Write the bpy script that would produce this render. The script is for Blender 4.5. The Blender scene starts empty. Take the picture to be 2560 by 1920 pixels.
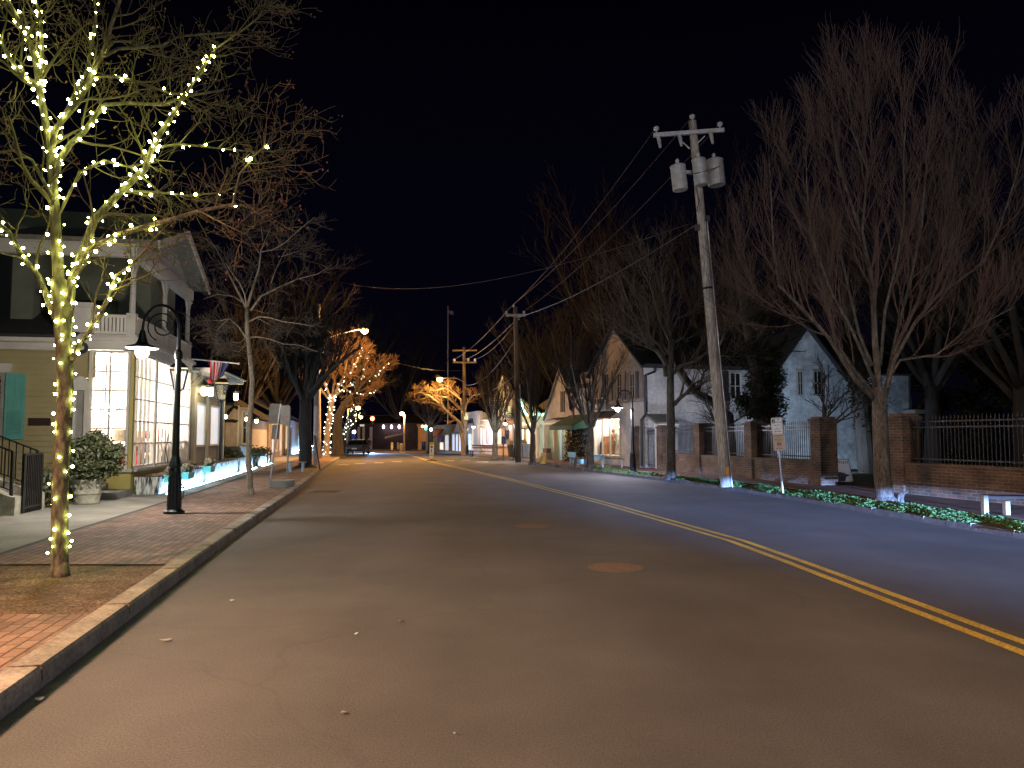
import bpy, bmesh, math, random
from mathutils import Vector, Matrix
R = math.radians
sc = bpy.context.scene
COL = sc.collection
# ------------------------------------------------------------------ camera
F, CX, CY, HC = 1934.0, 1280.0, 960.0, 1.6          # focal length / centre of the 2560x1920 photograph in its pixels
PITCH = math.atan(130.0 / F)
cam = bpy.data.cameras.new('camera')
cam.sensor_width = 36.0
cam.lens = 36.0 * F / 2560.0
cam.clip_start = 0.05
cam.clip_end = 2000
camo = bpy.data.objects.new('camera', cam)
camo.location = (0, 0, HC)
camo.rotation_euler = (R(90) + PITCH, 0, 0)
COL.objects.link(camo)
sc.camera = camo
# ------------------------------------------------------------------ night sky
w = bpy.data.worlds.new('World')
sc.world = w
w.use_nodes = True
nt = w.node_tree
bg = nt.nodes['Background']
sky = nt.nodes.new('ShaderNodeTexSky')
sky.sky_type = 'NISHITA'
sky.sun_disc = False
sky.sun_elevation = R(-7)
sky.sun_rotation = R(180)
mixc = nt.nodes.new('ShaderNodeMixRGB')
mixc.inputs[0].default_value = 0.9
mixc.inputs[2].default_value = (0.010, 0.0092, 0.037, 1)
nt.links.new(sky.outputs[0], mixc.inputs[1])
nt.links.new(mixc.outputs[0], bg.inputs[0])
bg.inputs[1].default_value = 0.10
_tc = nt.nodes.new('ShaderNodeTexCoord'); _sz = nt.nodes.new('ShaderNodeSeparateXYZ'); _gr = nt.nodes.new('ShaderNodeValToRGB')
nt.links.new(_tc.outputs['Generated'], _sz.inputs[0]); nt.links.new(_sz.outputs['Z'], _gr.inputs[0])   # town glow low in the sky, black overhead
_gr.color_ramp.elements[0].position, _gr.color_ramp.elements[0].color = 0.0, (0.017, 0.014, 0.043, 1)
_gr.color_ramp.elements[1].position, _gr.color_ramp.elements[1].color = 0.62, (0.003, 0.003, 0.009, 1)
_k = _gr.color_ramp.elements.new(0.26); _k.color = (0.0105, 0.0095, 0.038, 1)
nt.links.new(_gr.outputs[0], mixc.inputs[2])
sc.view_settings.view_transform = 'Standard'
sc.view_settings.look = 'None'
sc.view_settings.exposure = 0
sc.view_settings.gamma = 1
try:
    sc.cycles.use_denoising = True
    sc.cycles.denoiser = 'OPENIMAGEDENOISE'
    sc.cycles.max_bounces = 5
    sc.cycles.diffuse_bounces = 3
    sc.cycles.glossy_bounces = 2
    sc.cycles.transparent_max_bounces = 6
    sc.cycles.caustics_reflective = False
    sc.cycles.caustics_refractive = False
    sc.cycles.sample_clamp_indirect = 4
    sc.cycles.use_light_tree = True
except Exception:
    pass

def lamp(name, kind, loc, power, color, size=0.05, rot=None, **kw):
    l = bpy.data.lights.new(name, kind)
    l.energy = power
    l.color = color
    if kind in ('POINT', 'SPOT'):
        l.shadow_soft_size = size
    for k, v in kw.items():
        setattr(l, k, v)
    o = bpy.data.objects.new(name, l)
    o.location = loc
    if rot is not None:
        o.rotation_euler = rot
    COL.objects.link(o)
    return o

def aim(frm, to):
    return (Vector(to) - Vector(frm)).to_track_quat('-Z', 'Y').to_euler()

SODIUM = (1.0, 0.46, 0.13)
WARM = (1.0, 0.72, 0.45)
COOL = (0.86, 0.90, 1.0)
# the street's own lamps that stand behind the photographer, an added fill lamp, and the headlights of the car waiting there
lamp('street_lamp_behind', 'SPOT', (-8.0, 0.8, 5.6), 11500, (1.0, 0.57, 0.32), 0.5, aim((-8, .8, 5.6), (-1.5, 4.0, 0)), spot_size=R(96), spot_blend=1.0)
lamp('added_fill_right', 'POINT', (12.0, -9.0, 8.0), 3000, (0.72, 0.83, 1.0), 0.4)  # added unseen cool fill, lights the left kerb face and evens the road
lamp('street_lamp_across', 'SPOT', (3.0, -14.0, 9.0), 9000, (1.0, 0.89, 0.83), 0.3, aim((3, -14, 9), (4.8, 24, 11.5)), spot_size=R(52), spot_blend=0.9)
hl = lamp('headlight', 'SPOT', (8.3, -5.0, 0.68), 300000, (0.25, 0.45, 1.0), 0.05, aim((8.3, -5.0, 0.68), (5.9, 20, 0.3)), spot_size=R(32), spot_blend=1.0)
hl.data.use_nodes = True
_t = hl.data.node_tree
_em = [n for n in _t.nodes if n.type == 'EMISSION'][0]
_tc = _t.nodes.new('ShaderNodeNewGeometry')
_sp = _t.nodes.new('ShaderNodeSeparateXYZ')
_mr = _t.nodes.new('ShaderNodeMapRange')
_t.links.new(_tc.outputs['Incoming'], _sp.inputs[0])
_t.links.new(_sp.outputs['Z'], _mr.inputs['Value'])
_mr.inputs['From Min'].default_value = 0.0
_mr.inputs['From Max'].default_value = -0.12
_cr = _t.nodes.new('ShaderNodeValToRGB')          # beam pattern of a dipped headlight: sharp cut-off above, strongest just below it
_e = _cr.color_ramp.elements
_e[0].position, _e[0].color = 0.0, (0, 0, 0, 1)
_e[1].position, _e[1].color = 1.0, (.004, .004, .004, 1)
for _p, _v in ((.075, .0), (.11, .35), (.17, 1.0), (.26, .95), (.38, .34), (.56, .07)):
    _k = _e.new(_p); _k.color = (_v, _v, _v, 1)
_t.links.new(_mr.outputs[0], _cr.inputs[0])
_t.links.new(_cr.outputs[0], _em.inputs['Strength'])

# ------------------------------------------------------------------ geometry of the place
CP, SP = math.cos(PITCH), math.sin(PITCH)

def ray(px, py):
    x = (px - CX) / F
    u = (CY - py) / F
    return Vector((x, CP - SP * u, SP + CP * u))

def AT(px, py, Y):
    r = ray(px, py)
    t = Y / r.y
    return Vector((r.x * t, Y, HC + r.z * t))

def ZY(py, Y):
    return AT(CX, py, Y).z

def H(Y):
    return -0.008 * max(0.0, Y - 50.0)

def G(px, py, off=0.0):
    r = ray(px, py)
    z = off
    for _ in range(25):
        t = (z - HC) / r.z
        z = off + H(r.y * t)
    return Vector((r.x * t, r.y * t, z))

def lerp(a, b, t):
    return a + (b - a) * t

def xs(poly, Y):
    if Y <= poly[0][1]:
        a, b = poly[0], poly[1]
    elif Y >= poly[-1][1]:
        a, b = poly[-2], poly[-1]
    else:
        for a, b in zip(poly, poly[1:]):
            if a[1] <= Y <= b[1]:
                break
    return a[0] + (b[0] - a[0]) * (Y - a[1]) / (b[1] - a[1])

KL = [(3.62, -30), (-2.05, 0), (-2.86, 4.3), (-4.28, 11.8), (-5.85, 20.8), (-9.3, 38.9), (-11.2, 49.8), (-17.4, 81), (-21.5, 100), (-30, 130), (-60, 220)]
KR = [(12.4, -30), (10.5, -10), (9.3, 0), (7.94, 12), (7.47, 15.7), (7.0, 19.6), (5.95, 25.2), (3.28, 35.6), (-.2, 52), (-4.7, 74), (-9.2, 93), (-18, 130), (-46, 220)]
CL = [(5.4, -20), (4.2, 0), (3.87, 5.83), (3.47, 11.7), (2.17, 18.7), (0.05, 28), (-2.4, 38), (-4.9, 47.7), (-13.0, 91), (-22, 130)]
YS = [-30, -20, -12, -6, 0, 2, 4, 6, 8, 10, 12, 14, 16, 18, 20, 22, 24, 26, 28, 30, 33, 36, 39, 42, 45, 48, 51, 54, 58, 62, 66, 70, 75, 80, 85, 90, 95, 100, 110, 120, 130, 150, 180, 220]
UL = Vector((-0.187, 0.982, 0)).normalized()
NL = Vector((-0.982, -0.187, 0)).normalized()       # away from the street on the left

# ------------------------------------------------------------------ objects
ROOT = {}

def tag(o, label=None, cat=None, group=None, kind=None):
    if label: o['label'] = label
    if cat: o['category'] = cat
    if group: o['group'] = group
    if kind: o['kind'] = kind
    return o

def thing(name, label, cat, loc, group=None, kind=None):
    o = bpy.data.objects.new(name, None)
    o.empty_display_size = 0.3
    o.location = loc
    COL.objects.link(o)
    ROOT[o] = Vector(loc)
    return tag(o, label, cat, group, kind)

class MB:
    def __init__(s):
        s.v, s.f = [], []

    def quad(s, a, b, c, d):
        n = len(s.v)
        s.v += [tuple(a), tuple(b), tuple(c), tuple(d)]
        s.f.append((n, n + 1, n + 2, n + 3))
        return s

    def poly(s, pts):
        n = len(s.v)
        s.v += [tuple(p) for p in pts]
        s.f.append(tuple(range(n, n + len(pts))))
        return s

    def hexa(s, o, a, b, c):
        o, a, b, c = Vector(o), Vector(a), Vector(b), Vector(c)
        if a.cross(b).dot(c) < 0:
            a, b = b, a
        n = len(s.v)
        for p in (o, o + a, o + a + b, o + b, o + c, o + a + c, o + a + b + c, o + b + c):
            s.v.append(tuple(p))
        for q in ((0, 3, 2, 1), (4, 5, 6, 7), (0, 1, 5, 4), (1, 2, 6, 5), (2, 3, 7, 6), (3, 0, 4, 7)):
            s.f.append(tuple(n + i for i in q))
        return s

    def box(s, c, size, rz=0.0):
        cr, sr = math.cos(rz), math.sin(rz)
        a = Vector((cr, sr, 0)) * size[0]
        b = Vector((-sr, cr, 0)) * size[1]
        d = Vector((0, 0, size[2]))
        return s.hexa(Vector(c) - a / 2 - b / 2 - d / 2, a, b, d)

    def bar(s, p, q, wd, ht=None):
        p, q = Vector(p), Vector(q)
        ht = ht or wd
        d = q - p
        side = d.cross(Vector((0, 0, 1)))
        if side.length < 1e-6:
            side = Vector((1, 0, 0))
        side.normalize()
        up = side.cross(d).normalized()
        return s.hexa(p - side * wd / 2 - up * ht / 2, d, side * wd, up * ht)

    def tube(s, pts, rad, n=6, cap=True):
        pts = [Vector(p) for p in pts]
        if not isinstance(rad, (list, tuple)):
            rad = [rad] * len(pts)
        base = len(s.v)
        prev = None
        for i, p in enumerate(pts):
            t = (pts[min(i + 1, len(pts) - 1)] - pts[max(i - 1, 0)])
            if t.length < 1e-9:
                t = Vector((0, 0, 1))
            t.normalize()
            if prev is None:
                a = t.orthogonal().normalized()
            else:
                a = prev - t * prev.dot(t)
                if a.length < 1e-6:
                    a = t.orthogonal()
                a.normalize()
            prev = a
            b = t.cross(a)
            for k in range(n):
                an = 2 * math.pi * k / n
                s.v.append(tuple(p + (a * math.cos(an) + b * math.sin(an)) * rad[i]))
        for i in range(len(pts) - 1):
            for k in range(n):
                k2 = (k + 1) % n
                s.f.append((base + i * n + k, base + i * n + k2, base + (i + 1) * n + k2, base + (i + 1) * n + k))
        if cap:
            s.f.append(tuple(base + k for k in reversed(range(n))))
            e = base + (len(pts) - 1) * n
            s.f.append(tuple(e + k for k in range(n)))
        return s

    def lathe(s, c, prof, n=16, axis=None):
        c = Vector(c)
        z = Vector(axis).normalized() if axis is not None else Vector((0, 0, 1))
        a = z.orthogonal().normalized()
        b = z.cross(a)
        base = len(s.v)
        for r, h in prof:
            for k in range(n):
                an = 2 * math.pi * k / n
                s.v.append(tuple(c + z * h + (a * math.cos(an) + b * math.sin(an)) * max(r, 1e-4)))
        for i in range(len(prof) - 1):
            for k in range(n):
                k2 = (k + 1) % n
                s.f.append((base + i * n + k, base + i * n + k2, base + (i + 1) * n + k2, base + (i + 1) * n + k))
        s.f.append(tuple(base + k for k in reversed(range(n))))
        e = base + (len(prof) - 1) * n
        s.f.append(tuple(e + k for k in range(n)))
        return s

    def ball(s, c, r, n=6, m=4, sq=1.0):
        prof = [(r * math.sin(math.pi * i / m), -r * sq * math.cos(math.pi * i / m)) for i in range(m + 1)]
        return s.lathe(c, prof, n)

    def prism(s, pts, ext):
        """closed outline pushed along ext, with both caps"""
        ext = Vector(ext)
        n = len(pts)
        b = len(s.v)
        s.v += [tuple(p) for p in pts] + [tuple(Vector(p) + ext) for p in pts]
        s.f.append(tuple(b + i for i in reversed(range(n))))
        s.f.append(tuple(b + n + i for i in range(n)))
        for i in range(n):
            j = (i + 1) % n
            s.f.append((b + i, b + j, b + n + j, b + n + i))
        return s

    def build(s, name, mat, parent=None, smooth=False, local=False):
        me = bpy.data.meshes.new(name)
        off = Vector((0, 0, 0))
        if parent is not None and not local:
            off = ROOT.get(parent, Vector((0, 0, 0)))
        if off.length > 0:
            me.from_pydata([(x - off.x, y - off.y, z - off.z) for x, y, z in s.v], [], s.f)
        else:
            me.from_pydata(s.v, [], s.f)
        me.update()
        if isinstance(mat, (list, tuple)):
            for m_ in mat: me.materials.append(m_)
        elif mat is not None:
            me.materials.append(mat)
        if smooth:
            me.polygons.foreach_set('use_smooth', [True] * len(me.polygons))
        o = bpy.data.objects.new(name, me)
        COL.objects.link(o)
        if parent is not None:
            o.parent = parent
            ROOT[o] = ROOT.get(parent, Vector((0, 0, 0)))
        return o

def fixn(o):
    bm = bmesh.new()
    bm.from_mesh(o.data)
    bmesh.ops.recalc_face_normals(bm, faces=bm.faces)
    bm.to_mesh(o.data)
    bm.free()
    return o

# ------------------------------------------------------------------ materials
def mat(name, col, rough=0.8, metal=0.0, noise=0.0, scale=8.0, bump=0.0, bscale=None, stretch=None, col2=None, spec=0.5, coord='Object', fine=None):
    m = bpy.data.materials.new(name)
    m.use_nodes = True
    t = m.node_tree
    b = t.nodes['Principled BSDF']
    b.inputs['Base Color'].default_value = (*col, 1)
    b.inputs['Roughness'].default_value = rough
    b.inputs['Metallic'].default_value = metal
    b.inputs['Specular IOR Level'].default_value = spec
    if noise > 0 or bump > 0 or col2:
        tc = t.nodes.new('ShaderNodeTexCoord')
        mp = t.nodes.new('ShaderNodeMapping')
        t.links.new(tc.outputs[coord], mp.inputs[0])
        if stretch: mp.inputs['Scale'].default_value = stretch
        nz = t.nodes.new('ShaderNodeTexNoise')
        nz.inputs['Scale'].default_value = scale
        nz.inputs['Detail'].default_value = 5
        nz.inputs['Roughness'].default_value = 0.62
        t.links.new(mp.outputs[0], nz.inputs['Vector'])
        if noise > 0 or col2:
            rp = t.nodes.new('ShaderNodeValToRGB')
            c2 = col2 or tuple(c * (1 - noise) for c in col)
            c1 = col if col2 else tuple(min(1, c * (1 + noise * .7)) for c in col)
            rp.color_ramp.elements[0].position = 0.34
            rp.color_ramp.elements[1].position = 0.68
            rp.color_ramp.elements[0].color = (*c2, 1)
            rp.color_ramp.elements[1].color = (*c1, 1)
            t.links.new(nz.outputs['Fac'], rp.inputs[0])
            last = rp.outputs[0]
            if fine:
                n4 = t.nodes.new('ShaderNodeTexNoise')
                n4.inputs['Scale'].default_value = fine[0]
                n4.inputs['Detail'].default_value = 3
                t.links.new(mp.outputs[0], n4.inputs['Vector'])
                m4 = t.nodes.new('ShaderNodeMapRange')
                m4.inputs['From Min'].default_value = 0.32
                m4.inputs['From Max'].default_value = 0.68
                m4.inputs['To Min'].default_value = 1 - fine[1]
                m4.inputs['To Max'].default_value = 1 + fine[1]
                t.links.new(n4.outputs['Fac'], m4.inputs['Value'])
                x4 = t.nodes.new('ShaderNodeMixRGB')
                x4.blend_type = 'MULTIPLY'
                x4.inputs[0].default_value = 1
                t.links.new(last, x4.inputs[1])
                t.links.new(m4.outputs[0], x4.inputs[2])
                last = x4.outputs[0]
            t.links.new(last, b.inputs['Base Color'])
        if bump > 0:
            n2 = t.nodes.new('ShaderNodeTexNoise')
            n2.inputs['Scale'].default_value = bscale or scale * 4
            n2.inputs['Detail'].default_value = 4
            t.links.new(mp.outputs[0], n2.inputs['Vector'])
            bp = t.nodes.new('ShaderNodeBump')
            bp.inputs['Strength'].default_value = bump
            bp.inputs['Distance'].default_value = 0.02
            t.links.new(n2.outputs['Fac'], bp.inputs['Height'])
            t.links.new(bp.outputs[0], b.inputs['Normal'])
    return m

def emit(name, col, strength, sample=True, base=(0.8, 0.8, 0.8)):
    m = bpy.data.materials.new(name)
    m.use_nodes = True
    b = m.node_tree.nodes['Principled BSDF']
    b.inputs['Base Color'].default_value = (*base, 1)
    b.inputs['Emission Color'].default_value = (*col, 1)
    b.inputs['Emission Strength'].default_value = strength
    try:
        m.cycles.emission_sampling = 'FRONT' if sample else 'NONE'
    except Exception:
        pass
    return m

def brick(name, c1, c2, mortar, bw, bh, ang=0.0, msize=0.012, axis='XY', offset=0.5, bump=0.5, rough=0.85, vari=0.5):
    """running-bond bricks; axis 'XY' lies flat (turned by ang about Z), 'W' stands in a wall whose direction is ang"""
    m = bpy.data.materials.new(name)
    m.use_nodes = True
    t = m.node_tree
    b = t.nodes['Principled BSDF']
    b.inputs['Roughness'].default_value = rough
    tc = t.nodes.new('ShaderNodeTexCoord')
    mp = t.nodes.new('ShaderNodeMapping')
    mp.inputs['Rotation'].default_value = (0, 0, -ang)
    t.links.new(tc.outputs['Object'], mp.inputs[0])
    vec = mp.outputs[0]
    if axis == 'W':
        sx = t.nodes.new('ShaderNodeSeparateXYZ')
        cb = t.nodes.new('ShaderNodeCombineXYZ')
        ad = t.nodes.new('ShaderNodeMath')
        t.links.new(vec, sx.inputs[0])
        t.links.new(sx.outputs['X'], ad.inputs[0])
        t.links.new(sx.outputs['Y'], ad.inputs[1])
        t.links.new(ad.outputs[0], cb.inputs['X'])
        t.links.new(sx.outputs['Z'], cb.inputs['Y'])
        vec = cb.outputs[0]
    wn = t.nodes.new('ShaderNodeTexNoise')
    wn.inputs['Scale'].default_value = 6
    t.links.new(vec, wn.inputs['Vector'])
    mx = t.nodes.new('ShaderNodeMixRGB')
    mx.blend_type = 'ADD'
    mx.inputs[0].default_value = 0.02
    t.links.new(vec, mx.inputs[1])
    t.links.new(wn.outputs['Color'], mx.inputs[2])
    bt = t.nodes.new('ShaderNodeTexBrick')
    bt.inputs['Scale'].default_value = 1.0
    bt.inputs['Brick Width'].default_value = bw
    bt.inputs['Row Height'].default_value = bh
    bt.inputs['Mortar Size'].default_value = msize
    bt.inputs['Mortar Smooth'].default_value = 0.3
    bt.inputs['Bias'].default_value = 0.0
    bt.offset = offset
    bt.inputs['Color1'].default_value = (*c1, 1)
    bt.inputs['Color2'].default_value = (*c2, 1)
    bt.inputs['Mortar'].default_value = (*mortar, 1)
    t.links.new(mx.outputs[0], bt.inputs['Vector'])
    nz = t.nodes.new('ShaderNodeTexNoise')
    nz.inputs['Scale'].default_value = 2.3
    nz.inputs['Detail'].default_value = 6
    t.links.new(vec, nz.inputs['Vector'])
    mr = t.nodes.new('ShaderNodeMapRange')
    mr.inputs['From Min'].default_value = 0.3
    mr.inputs['From Max'].default_value = 0.7
    mr.inputs['To Min'].default_value = 1 - vari
    mr.inputs['To Max'].default_value = 1 + vari * 0.5
    t.links.new(nz.outputs['Fac'], mr.inputs['Value'])
    ml = t.nodes.new('ShaderNodeMixRGB')
    ml.blend_type = 'MULTIPLY'
    ml.inputs[0].default_value = 1
    t.links.new(bt.outputs['Color'], ml.inputs[1])
    t.links.new(mr.outputs[0], ml.inputs[2])
    t.links.new(ml.outputs[0], b.inputs['Base Color'])
    bp = t.nodes.new('ShaderNodeBump')
    bp.inputs['Strength'].default_value = bump
    bp.inputs['Distance'].default_value = 0.015
    n3 = t.nodes.new('ShaderNodeTexNoise')
    n3.inputs['Scale'].default_value = 30
    t.links.new(vec, n3.inputs['Vector'])
    sb = t.nodes.new('ShaderNodeMath')
    sb.operation = 'MULTIPLY_ADD'
    sb.inputs[1].default_value = -1.0
    t.links.new(bt.outputs['Fac'], sb.inputs[0])
    t.links.new(n3.outputs['Fac'], sb.inputs[2])
    t.links.new(sb.outputs[0], bp.inputs['Height'])
    t.links.new(bp.outputs[0], b.inputs['Normal'])
    return m

ANG_L = math.atan2(UL.y, UL.x)
M = {}
M['asphalt'] = mat('asphalt', (0.098, 0.094, 0.095), 0.82, noise=0.24, scale=0.5, bump=0.35, bscale=160, fine=(75, .30))
def crack(m):
    t = m.node_tree
    b = t.nodes['Principled BSDF']
    src = b.inputs['Base Color'].links[0].from_socket
    tc = t.nodes.new('ShaderNodeTexCoord')
    nz = t.nodes.new('ShaderNodeTexNoise'); nz.inputs['Scale'].default_value = 1.1; nz.inputs['Detail'].default_value = 6
    t.links.new(tc.outputs['Object'], nz.inputs['Vector'])
    ad = t.nodes.new('ShaderNodeMixRGB'); ad.blend_type = 'ADD'; ad.inputs[0].default_value = 0.9
    t.links.new(tc.outputs['Object'], ad.inputs[1]); t.links.new(nz.outputs['Color'], ad.inputs[2])
    vo = t.nodes.new('ShaderNodeTexVoronoi'); vo.feature = 'DISTANCE_TO_EDGE'; vo.inputs['Scale'].default_value = 0.23
    t.links.new(ad.outputs[0], vo.inputs['Vector'])
    mr = t.nodes.new('ShaderNodeMapRange'); mr.inputs['From Min'].default_value = 0.0; mr.inputs['From Max'].default_value = 0.006; mr.inputs['To Min'].default_value = 0.86; mr.inputs['To Max'].default_value = 1.0
    t.links.new(vo.outputs['Distance'], mr.inputs['Value'])
    n2 = t.nodes.new('ShaderNodeTexNoise'); n2.inputs['Scale'].default_value = 0.16; n2.inputs['Detail'].default_value = 3
    mp = t.nodes.new('ShaderNodeMapping'); mp.inputs['Rotation'].default_value = (0, 0, R(-12)); mp.inputs['Scale'].default_value = (3.2, .5, 1)
    t.links.new(tc.outputs['Object'], mp.inputs[0]); t.links.new(mp.outputs[0], n2.inputs['Vector'])
    m2 = t.nodes.new('ShaderNodeMapRange'); m2.inputs['From Min'].default_value = 0.35; m2.inputs['From Max'].default_value = 0.65; m2.inputs['To Min'].default_value = 0.78; m2.inputs['To Max'].default_value = 1.14
    t.links.new(n2.outputs['Fac'], m2.inputs['Value'])
    x1 = t.nodes.new('ShaderNodeMath'); x1.operation = 'MULTIPLY'
    t.links.new(mr.outputs[0], x1.inputs[0]); t.links.new(m2.outputs[0], x1.inputs[1])
    mx = t.nodes.new('ShaderNodeMixRGB'); mx.blend_type = 'MULTIPLY'; mx.inputs[0].default_value = 1
    t.links.new(src, mx.inputs[1]); t.links.new(x1.outputs[0], mx.inputs[2]); t.links.new(mx.outputs[0], b.inputs['Base Color'])
crack(M['asphalt'])
M['manhole'] = mat('cast_iron', (0.19, 0.125, 0.08), 0.85, 0.0, noise=0.3, scale=20, bump=0.6, bscale=40)
M['yellow_paint'] = mat('yellow_road_paint', (0.60, 0.42, 0.075), 0.7, noise=0.3, scale=1.6, fine=(38, .45))
M['white_paint'] = mat('white_road_paint', (0.6, 0.55, 0.5), 0.7, noise=0.4, scale=4)
M['concrete'] = mat('pale_concrete', (0.30, 0.285, 0.25), 0.9, noise=0.25, scale=0.9, bump=0.2, bscale=90, fine=(22, .14))
M['kerb'] = mat('kerb_concrete', (0.30, 0.27, 0.235), 0.9, noise=0.35, scale=3, bump=0.4, bscale=40, fine=(30, .25))
M['granite'] = mat('granite_kerb', (0.075, 0.075, 0.08), 0.85, noise=0.35, scale=4, bump=0.6, bscale=24)
M['paver'] = brick('brick_paving', (0.31, 0.19, 0.14), (0.18, 0.115, 0.09), (0.08, 0.062, 0.05), 0.215, 0.108, ANG_L, 0.010, bump=0.8, vari=0.35)
M['paver_dark'] = brick('brick_footway', (0.20, 0.10, 0.07), (0.15, 0.085, 0.065), (0.09, 0.07, 0.06), 0.21, 0.105, 0.4, 0.008)
M['soil'] = mat('bark_mulch', (0.125, 0.082, 0.052), 0.95, fine=(40, .8), noise=0.5, scale=4, bump=1.0, bscale=45)
M['earth'] = mat('dark_earth', (0.04, 0.048, 0.034), 1.0, noise=0.4, scale=1.5, bump=0.5, bscale=10)
M['lawn'] = mat('lawn', (0.07, 0.085, 0.03), 1.0, noise=0.4, scale=2, bump=0.6, bscale=40)
M['leaf_bright'] = mat('ground_cover_leaf', (0.065, 0.15, 0.045), 0.75, noise=0.65, scale=5)
M['leaf_bush'] = mat('bush_leaf', (0.085, 0.10, 0.045), 0.55, noise=0.5, scale=6)
M['leaf_ivy'] = mat('ivy_leaf', (0.030, 0.036, 0.018), 0.6, noise=0.4, scale=3)
M['bark'] = mat('grey_bark', (0.10, 0.09, 0.08), 0.95, fine=(34, .5), noise=0.45, scale=7, bump=1.0, bscale=26, stretch=(1, 1, 0.3))
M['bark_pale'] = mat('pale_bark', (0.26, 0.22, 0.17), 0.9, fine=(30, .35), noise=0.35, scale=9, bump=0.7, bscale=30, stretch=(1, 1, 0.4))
M['bark_lit'] = mat('olive_bark', (0.12, 0.098, 0.07), 0.9, fine=(26, .6), noise=0.45, scale=9, bump=0.7, bscale=30, stretch=(1, 1, 0.4))
M['bark_dark'] = mat('dark_bark', (0.036, 0.031, 0.027), 0.95, noise=0.4, scale=5, bump=1.0, bscale=20, stretch=(1, 1, 0.3))
M['twig'] = mat('brown_twig', (0.085, 0.066, 0.052), 0.9)
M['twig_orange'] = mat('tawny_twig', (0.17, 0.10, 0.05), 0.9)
M['twig_left'] = mat('olive_brown_twig', (0.085, 0.062, 0.042), 0.9)
M['twig_red'] = mat('reddish_twig', (0.088, 0.058, 0.05), 0.9)
M['twig_dark'] = mat('dark_twig', (0.015, 0.0135, 0.0125), 0.95)
M['bud'] = mat('red_bud', (0.12, 0.05, 0.035), 0.8)
M['pole_wood'] = mat('weathered_pole_wood', (0.42, 0.385, 0.36), 0.9, fine=(40, .35), noise=0.35, scale=10, bump=0.8, bscale=30, stretch=(1, 1, 0.12))
M['pole_dark'] = mat('creosoted_pole_wood', (0.16, 0.12, 0.09), 0.9, noise=0.35, scale=10, bump=0.6, bscale=30, stretch=(1, 1, 0.12))
M['grey_metal'] = mat('grey_painted_steel', (0.48, 0.49, 0.52), 0.5, 0.2, noise=0.25, scale=5)
M['galv'] = mat('galvanised_steel', (0.36, 0.37, 0.40), 0.42, 0.7, noise=0.25, scale=6)
M['porcelain'] = mat('pale_porcelain', (0.55, 0.53, 0.55), 0.3)
M['black_metal'] = mat('black_painted_iron', (0.022, 0.027, 0.036), 0.38, 0.4)
M['iron'] = mat('black_wrought_iron', (0.03, 0.028, 0.026), 0.5, 0.5)
M['fence_iron'] = mat('fence_iron', (0.035, 0.035, 0.042), 0.4, 0.6)
M['wire'] = mat('cable_sheath', (0.03, 0.029, 0.028), 0.6)
M['wire_pale'] = mat('pale_messenger_cable', (0.075, 0.07, 0.065), 0.5, 0.3)
M['white'] = mat('white_trim_paint', (0.66, 0.63, 0.58), 0.6, noise=0.1, scale=3)
M['offwhite'] = mat('aged_white_paint', (0.56, 0.53, 0.49), 0.75, noise=0.15, scale=2)
M['white_clap'] = mat('white_clapboard', (0.58, 0.58, 0.58), 0.75, noise=0.25, scale=0.8, fine=(6, .15))
M['blue_clap'] = mat('shadow_mottled_clapboard', (0.46, 0.51, 0.55), 0.75, noise=0.38, scale=0.7, fine=(5, .2))  # strong mottling puts branch shadows into the board colour
M['yellow_clap'] = mat('yellow_clapboard', (0.38, 0.315, 0.165), 0.75, noise=0.10, scale=1.5)
M['yellow_trim'] = mat('mustard_trim', (0.50, 0.42, 0.13), 0.7, noise=0.1, scale=2)
M['dark_wall'] = mat('dark_green_wall', (0.14, 0.15, 0.12), 0.9, noise=0.2, scale=1.2)  # dark green of the wall itself, mottled at random
M['beige'] = mat('beige_stucco', (0.30, 0.26, 0.22), 0.85, noise=0.25, scale=2.2, bump=0.3, bscale=14)
M['cream'] = mat('cream_board', (0.55, 0.50, 0.40), 0.8, noise=0.15, scale=1.5)
M['mint'] = mat('mint_board', (0.45, 0.58, 0.45), 0.8, noise=0.12, scale=1.5)
M['pinkish'] = mat('pale_pink_board', (0.58, 0.46, 0.44), 0.8, noise=0.12, scale=1.5)
M['greyboard'] = mat('grey_board', (0.33, 0.32, 0.30), 0.85, noise=0.2, scale=2)
M['roof_dark'] = mat('dark_shingle', (0.035, 0.034, 0.036), 0.95, noise=0.35, scale=7, bump=0.6, bscale=20)
M['roof_grey'] = mat('grey_shingle', (0.20, 0.19, 0.165), 0.95, noise=0.3, scale=9, bump=0.6, bscale=24)
M['teal'] = mat('teal_paint', (0.13, 0.40, 0.36), 0.6, noise=0.1, scale=3)
M['teal_bright'] = mat('bright_teal_paint', (0.16, 0.52, 0.44), 0.5, noise=0.1, scale=5)
M['shutter'] = mat('black_shutter', (0.03, 0.032, 0.04), 0.6)
M['green_awning'] = mat('dark_green_canvas', (0.015, 0.065, 0.045), 0.85)
M['brickwall'] = brick('brick_wall', (0.15, 0.086, 0.054), (0.075, 0.047, 0.035), (0.16, 0.13, 0.105), 0.21, 0.075, 0.0, 0.012, axis='W', bump=0.6, vari=0.55)
M['stone_urn'] = mat('cast_stone', (0.40, 0.385, 0.31), 0.9, noise=0.35, scale=6, bump=0.8, bscale=22)
M['plaque'] = mat('bronze_plaque', (0.07, 0.045, 0.03), 0.5, 0.4, noise=0.5, scale=60)
M['wood'] = mat('bench_wood', (0.30, 0.21, 0.14), 0.8, noise=0.25, scale=9, stretch=(0.3, 2, 2))
M['wood_dark'] = mat('dark_bench_wood', (0.10, 0.065, 0.045), 0.8, noise=0.2, scale=9)
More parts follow.
